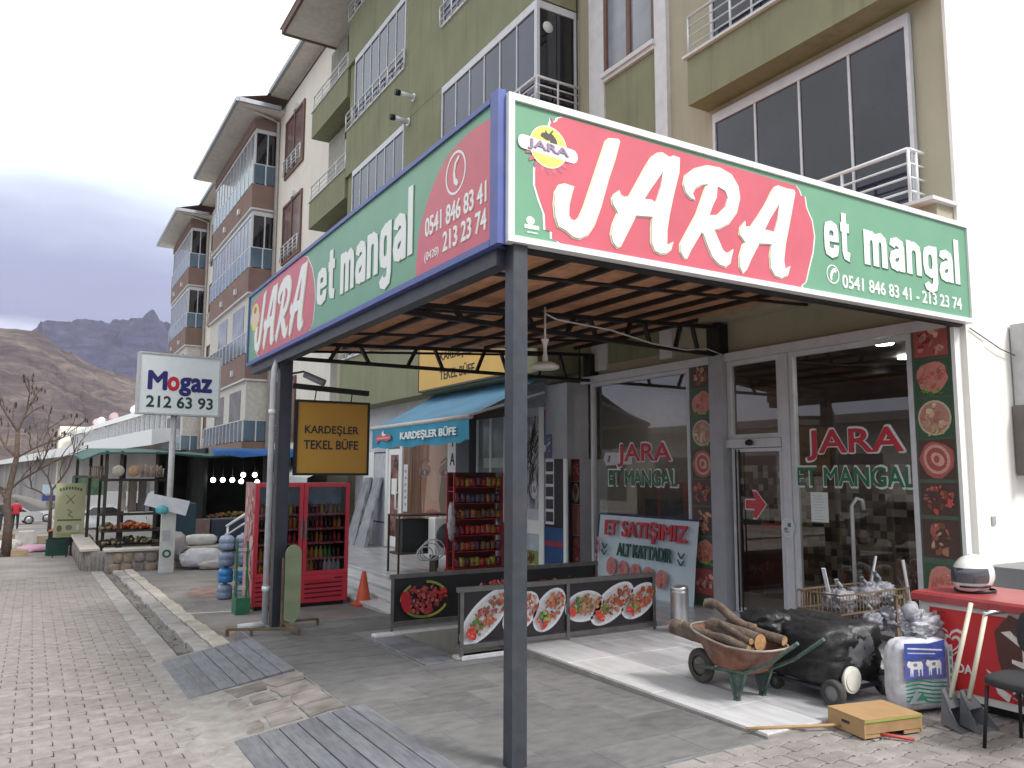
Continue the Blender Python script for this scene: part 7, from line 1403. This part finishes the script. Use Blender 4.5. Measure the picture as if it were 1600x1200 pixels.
# ------------------------------------------------------------------ people
def person(label, loc, rz, jacket, trousers, hair, arms):
    T_ = thing('person', label, 'person', loc, rz)
    V_ = [(0, 0, .95), (0, 0, 1.12), (0, 0, 1.34), (0, 0, 1.47), (0, .01, 1.55), (0, .015, 1.66), (-.1, 0, .9), (-.11, .01, .5), (-.11, -.01, .08), (-.11, .12, .04), (.1, 0, .9), (.11, .01, .5), (.11, -.01, .08), (.11, .12, .04), (-.19, 0, 1.4), (-.26, -.02, 1.14), arms[0], (.19, 0, 1.4), (.26, -.02, 1.14), arms[1]]
    E_ = [(0, 1), (1, 2), (2, 3), (3, 4), (4, 5), (0, 6), (6, 7), (7, 8), (8, 9), (0, 10), (10, 11), (11, 12), (12, 13), (2, 14), (14, 15), (15, 16), (2, 17), (17, 18), (18, 19)]
    R_ = [.16, .16, .19, .065, .095, .085, .10, .075, .05, .045, .10, .075, .05, .045, .085, .06, .04, .085, .06, .04]
    me = bpy.data.meshes.new('body'); me.from_pydata(V_, E_, []); o = bpy.data.objects.new('body', me); C.objects.link(o)
    md = o.modifiers.new('s', 'SKIN'); sv = me.skin_vertices[0].data
    for i, r in enumerate(R_): sv[i].radius = (r, r*(.72 if i < 3 else 1))
    sv[0].use_root = True; o.modifiers.new('b', 'SUBSURF').levels = 2
    dg = bpy.context.evaluated_depsgraph_get(); dg.update(); m2 = bpy.data.meshes.new_from_object(o.evaluated_get(dg)); bpy.data.objects.remove(o)
    for c_ in (mat('skin', (.42, .26, .19), .6), mat('cloth '+label[:14], jacket, .85), mat('trousers '+label[:14], trousers, .85), mat('hair', hair, .8), mat('shoe', (.02, .02, .02), .6)): m2.materials.append(c_)
    for p_ in m2.polygons:
        z = p_.center.z; x = abs(p_.center.x); p_.use_smooth = True
        p_.material_index = 4 if z < .1 else 2 if z < .9 and x < .21 else 3 if z > 1.62 or (z > 1.56 and p_.center.y < .0) else 0 if z > 1.47 or (x > .2 and z < arms[0][2]+.06) else 1
    b_ = bpy.data.objects.new('body', m2); C.objects.link(b_); b_.parent = T_
    k = M(); k.lathe([(.175, .86), (.2, .88), (.19, 1.0)], (0, 0, 0), 16); k.v = [Vector((q.x, q.y*.75, q.z)) for q in k.v]; k.build('jacket_hem', mat('cloth '+label[:14], jacket, .85), T_, True)
person('person in a red jacket and dark trousers walking on the far sidewalk', (P(25, 800, Y=55).x, 55, gs(55)), 0., (.5, .03, .06), (.02, .02, .025), (.05, .04, .035), ((-.3, .04, .92), (.32, .12, 1.0)))
person('person in a dark grey coat at the left edge of the far sidewalk', (P(6, 800, Y=53).x, 53, gs(53)), .3, (.06, .06, .065), (.045, .045, .05), (.03, .03, .03), ((-.28, .0, .9), (.28, .02, .9)))
# ------------------------------------------------------------------ vehicles
def car(label, cat, loc, rz, col, L=4.3, H=1.42, W_=1.7, van=False, name='parked_car'):
    T_ = thing(name, label, cat, loc, rz); pm_ = mat('car paint '+label[:12], col, .25, .1, .03, coat=.6); a = L/2; b = W_/2
    prof = [(-a, .3), (-a+.02, .62), (-a+.12, .78), (-a*.55, .86), (a*.62, .88), (a-.08, .82), (a, .6), (a-.02, .3)] if not van else [(-a, .3), (-a, .75), (-a+.1, .95), (-a*.62, 1.0), (a-.05, 1.0), (a, .6), (a-.02, .3)]
    k = M(); n = len(prof); vs = [(x, -b+(.06 if z > .7 else 0), z) for x, z in prof]+[(x, b-(.06 if z > .7 else 0), z) for x, z in prof]
    k.add(vs, [tuple(range(n)), tuple(reversed(range(n, 2*n)))]+[(i, i+n, (i+1) % n+n, (i+1) % n) for i in range(n)]); k.build('body', pm_, T_, True)
    z0 = .87 if not van else 1.0; cab = [(-a*.5, z0), (-a*.2, H-.04), (0, H), (a*.28, H-.02), (a*.68, z0)] if not van else [(-a*.62, z0), (-a*.38, H-.03), (0, H), (a-.15, H-.02), (a-.05, z0)]
    k = M(); n = len(cab); vs = [(x, -b+.08+(.1 if z > z0 else 0), z-.005) for x, z in cab]+[(x, b-.08-(.1 if z > z0 else 0), z-.005) for x, z in cab]; k.add(vs, [tuple(range(n)), tuple(reversed(range(n, 2*n)))]+[(i, i+n, (i+1) % n+n, (i+1) % n) for i in range(n)]); k.build('cabin', pm_, T_, True)
    gm_ = mat('car glass', (.01, .013, .017), .05, spec=.8)
    for s_ in (-1, 1):
        xa, xb, xc, xd = (cab[0][0]+.2, cab[1][0]+.08, cab[3][0]-.05, cab[4][0]-.25) if not van else (cab[0][0]+.18, cab[1][0]+.08, cab[3][0]-.2, cab[4][0]-.25)
        for q0, q1 in ((0, .47), (.5, 1)):
            f = lambda t, z: (xa+(xd-xa)*t if z == 0 else xb+(xc-xb)*t); yz = lambda z: (s_*(b-.078+.004-(.1 if z else 0)*.85), z0+.03 if not z else H-.13)
            k = M(); p4 = [(f(q0, 0), *yz(0)), (f(q1, 0), *yz(0)), (f(q1, 1), *yz(1)), (f(q0, 1), *yz(1))]; k.prism(p4, (0, s_*.012, 0)); k.build('side_window', gm_, T_, True)
        for x in (-a*.62, a*.62):
            k = M(); k.lathe([(0, -.09), (.2, -.1), (.31, -.09), (.32, 0), (.31, .09), (0, .09)], (x, s_*(b-.08), .32), 18, 'y'); w_ = k.build('wheel', rubber, T_, True); k = M(); k.lathe([(0, -.012), (.19, -.008), (.2, .0), (0, .0)] if s_ < 0 else [(0, .012), (.19, .008), (.2, 0), (0, 0)], (x, s_*(b+.022), .32), 14, 'y'); k.build('rim', chrome, w_, True)
    for x, s_ in ((-a*.5+.08, 1), (a*.6, -1)): pass
    k = M(); k.prism([(cab[0][0]-.01, -b+.2, z0+.03), (cab[0][0]-.01, b-.2, z0+.03), (cab[1][0]-.02, b-.28, H-.1), (cab[1][0]-.02, -b+.28, H-.1)], (-.01, 0, .01)); k.build('windscreen', gm_, T_, True); k = M(); k.prism([(cab[4][0]+.01, -b+.2, z0+.03), (cab[4][0]+.01, b-.2, z0+.03), (cab[3][0]+.02, b-.28, H-.1), (cab[3][0]+.02, -b+.28, H-.1)], (.01, 0, .01)); k.build('rear_window', gm_, T_, True)
    for s_ in (-1, 1): k = M(); k.box(-a-.005, -a+.08, s_*(b-.42), s_*(b-.12), .6, .72); k.build('headlight', mat('headlight', (.6, .6, .6), .1), T_, True); k = M(); k.box(a-.06, a+.008, s_*(b-.38), s_*(b-.1), .62, .76); k.build('taillight', mat('taillight', (.35, .01, .01), .2), T_, True)
    return T_
car('white sedan parked across the far end of the sidewalk behind the tree', 'car', (3.1, 47, gs(47)), 0, (.75, .75, .76))
car('white minivan seen through the posts of the market stall', 'van', (5.6, 48, gs(48)), 0, (.78, .79, .8), 4.4, 1.62, 1.75, True, 'parked_van')
car('silver grey car parked beyond the person in the red jacket', 'car', (-1.5, 66, gs(66)), .1, (.5, .51, .53)); car('pale car at the far end of the street by the hall', 'car', (2.4, 72, gs(72)), 0, (.6, .6, .6))
k = M(); k.box(3.1, 8.0, 56, 56.5, -1.6, .6); tag(k.build('white_truck_box', white_p, None), 'white box body of a truck behind the stall posts', 'truck')
bsn = thing('street_sign', 'small blue sign board on a post before the long hall', 'sign', (.8, 60, gs(60))); k = M(); k.box(.55, 1.75, 60, 60.05, 1.0-1.05, .3); k.build('blue_board', mat('blue board', (.03, .06, .32), .5), bsn); k = M(); k.box(.55, 1.75, 60, 60.05, .4, 1.0); k.build('upper_board', mat('pale blue board', (.4, .5, .6), .5), bsn); k = M(); k.tube([(1.1, 60.1, gs(60)), (1.1, 60.1, 1.0)], .05, 6); k.build('post', postm, bsn)
k = M(); k.box(1.9, 3.6, 52, 52.05, .5, 1.6); tag(k.build('green_net', mat('green net', (.11, .2, .12), .9, 0, .4, 3), None), 'faded green net hung between the posts left of the stall', 'net')
# ------------------------------------------------------------------ the other side of the street (seen mirrored in the windows)
OB = thing('low_building', 'low pale building across the street that the shop windows mirror', 'building', (-16, 10, -.3))
k = M(); k.box(-24, -16, -30, 60, -.5, 4.2); k.build('wall', mat('opposite wall', (.5, .49, .47), .85, 0, .15, .4), OB)
k = M(); k.box(-24.3, -15.4, -30.3, 60.3, 4.2, 4.6); k.build('roof_edge', mat('opposite roof', (.2, .2, .21), .8), OB)
for i in range(14): k = M(); y = -26+i*6; k.box(-16.03, -15.99, y, y+3.2, .1, 2.8); k.build('shutter', mat('opposite shutter', (.12, .12, .13), .6), OB)
k = M(); k.add([(-15.4, -40, -.35), (-6.6, -40, -.35), (-6.6, 22, gs(20)-.02), (-15.4, 22, gs(20)-.02)], [(0, 1, 2, 3)]); 
car('dark car parked across the street and mirrored in the window', 'car', (-6.2, 14.2, gs(14)), math.radians(90), (.03, .035, .05))
# ------------------------------------------------------------------ air
hm_ = bpy.data.materials.new('haze'); hm_.use_nodes = True; t = hm_.node_tree; t.nodes.clear(); o = t.nodes.new('ShaderNodeOutputMaterial'); v = t.nodes.new('ShaderNodeVolumePrincipled')
v.inputs['Density'].default_value = .00007; v.inputs['Color'].default_value = (.80, .84, .95, 1); t.links.new(v.outputs[0], o.inputs['Volume'])
k = M(); k.box(-2400, 2400, -2400, 2400, -40, 620); k.build('haze', hm_, None, True, kind='stuff')
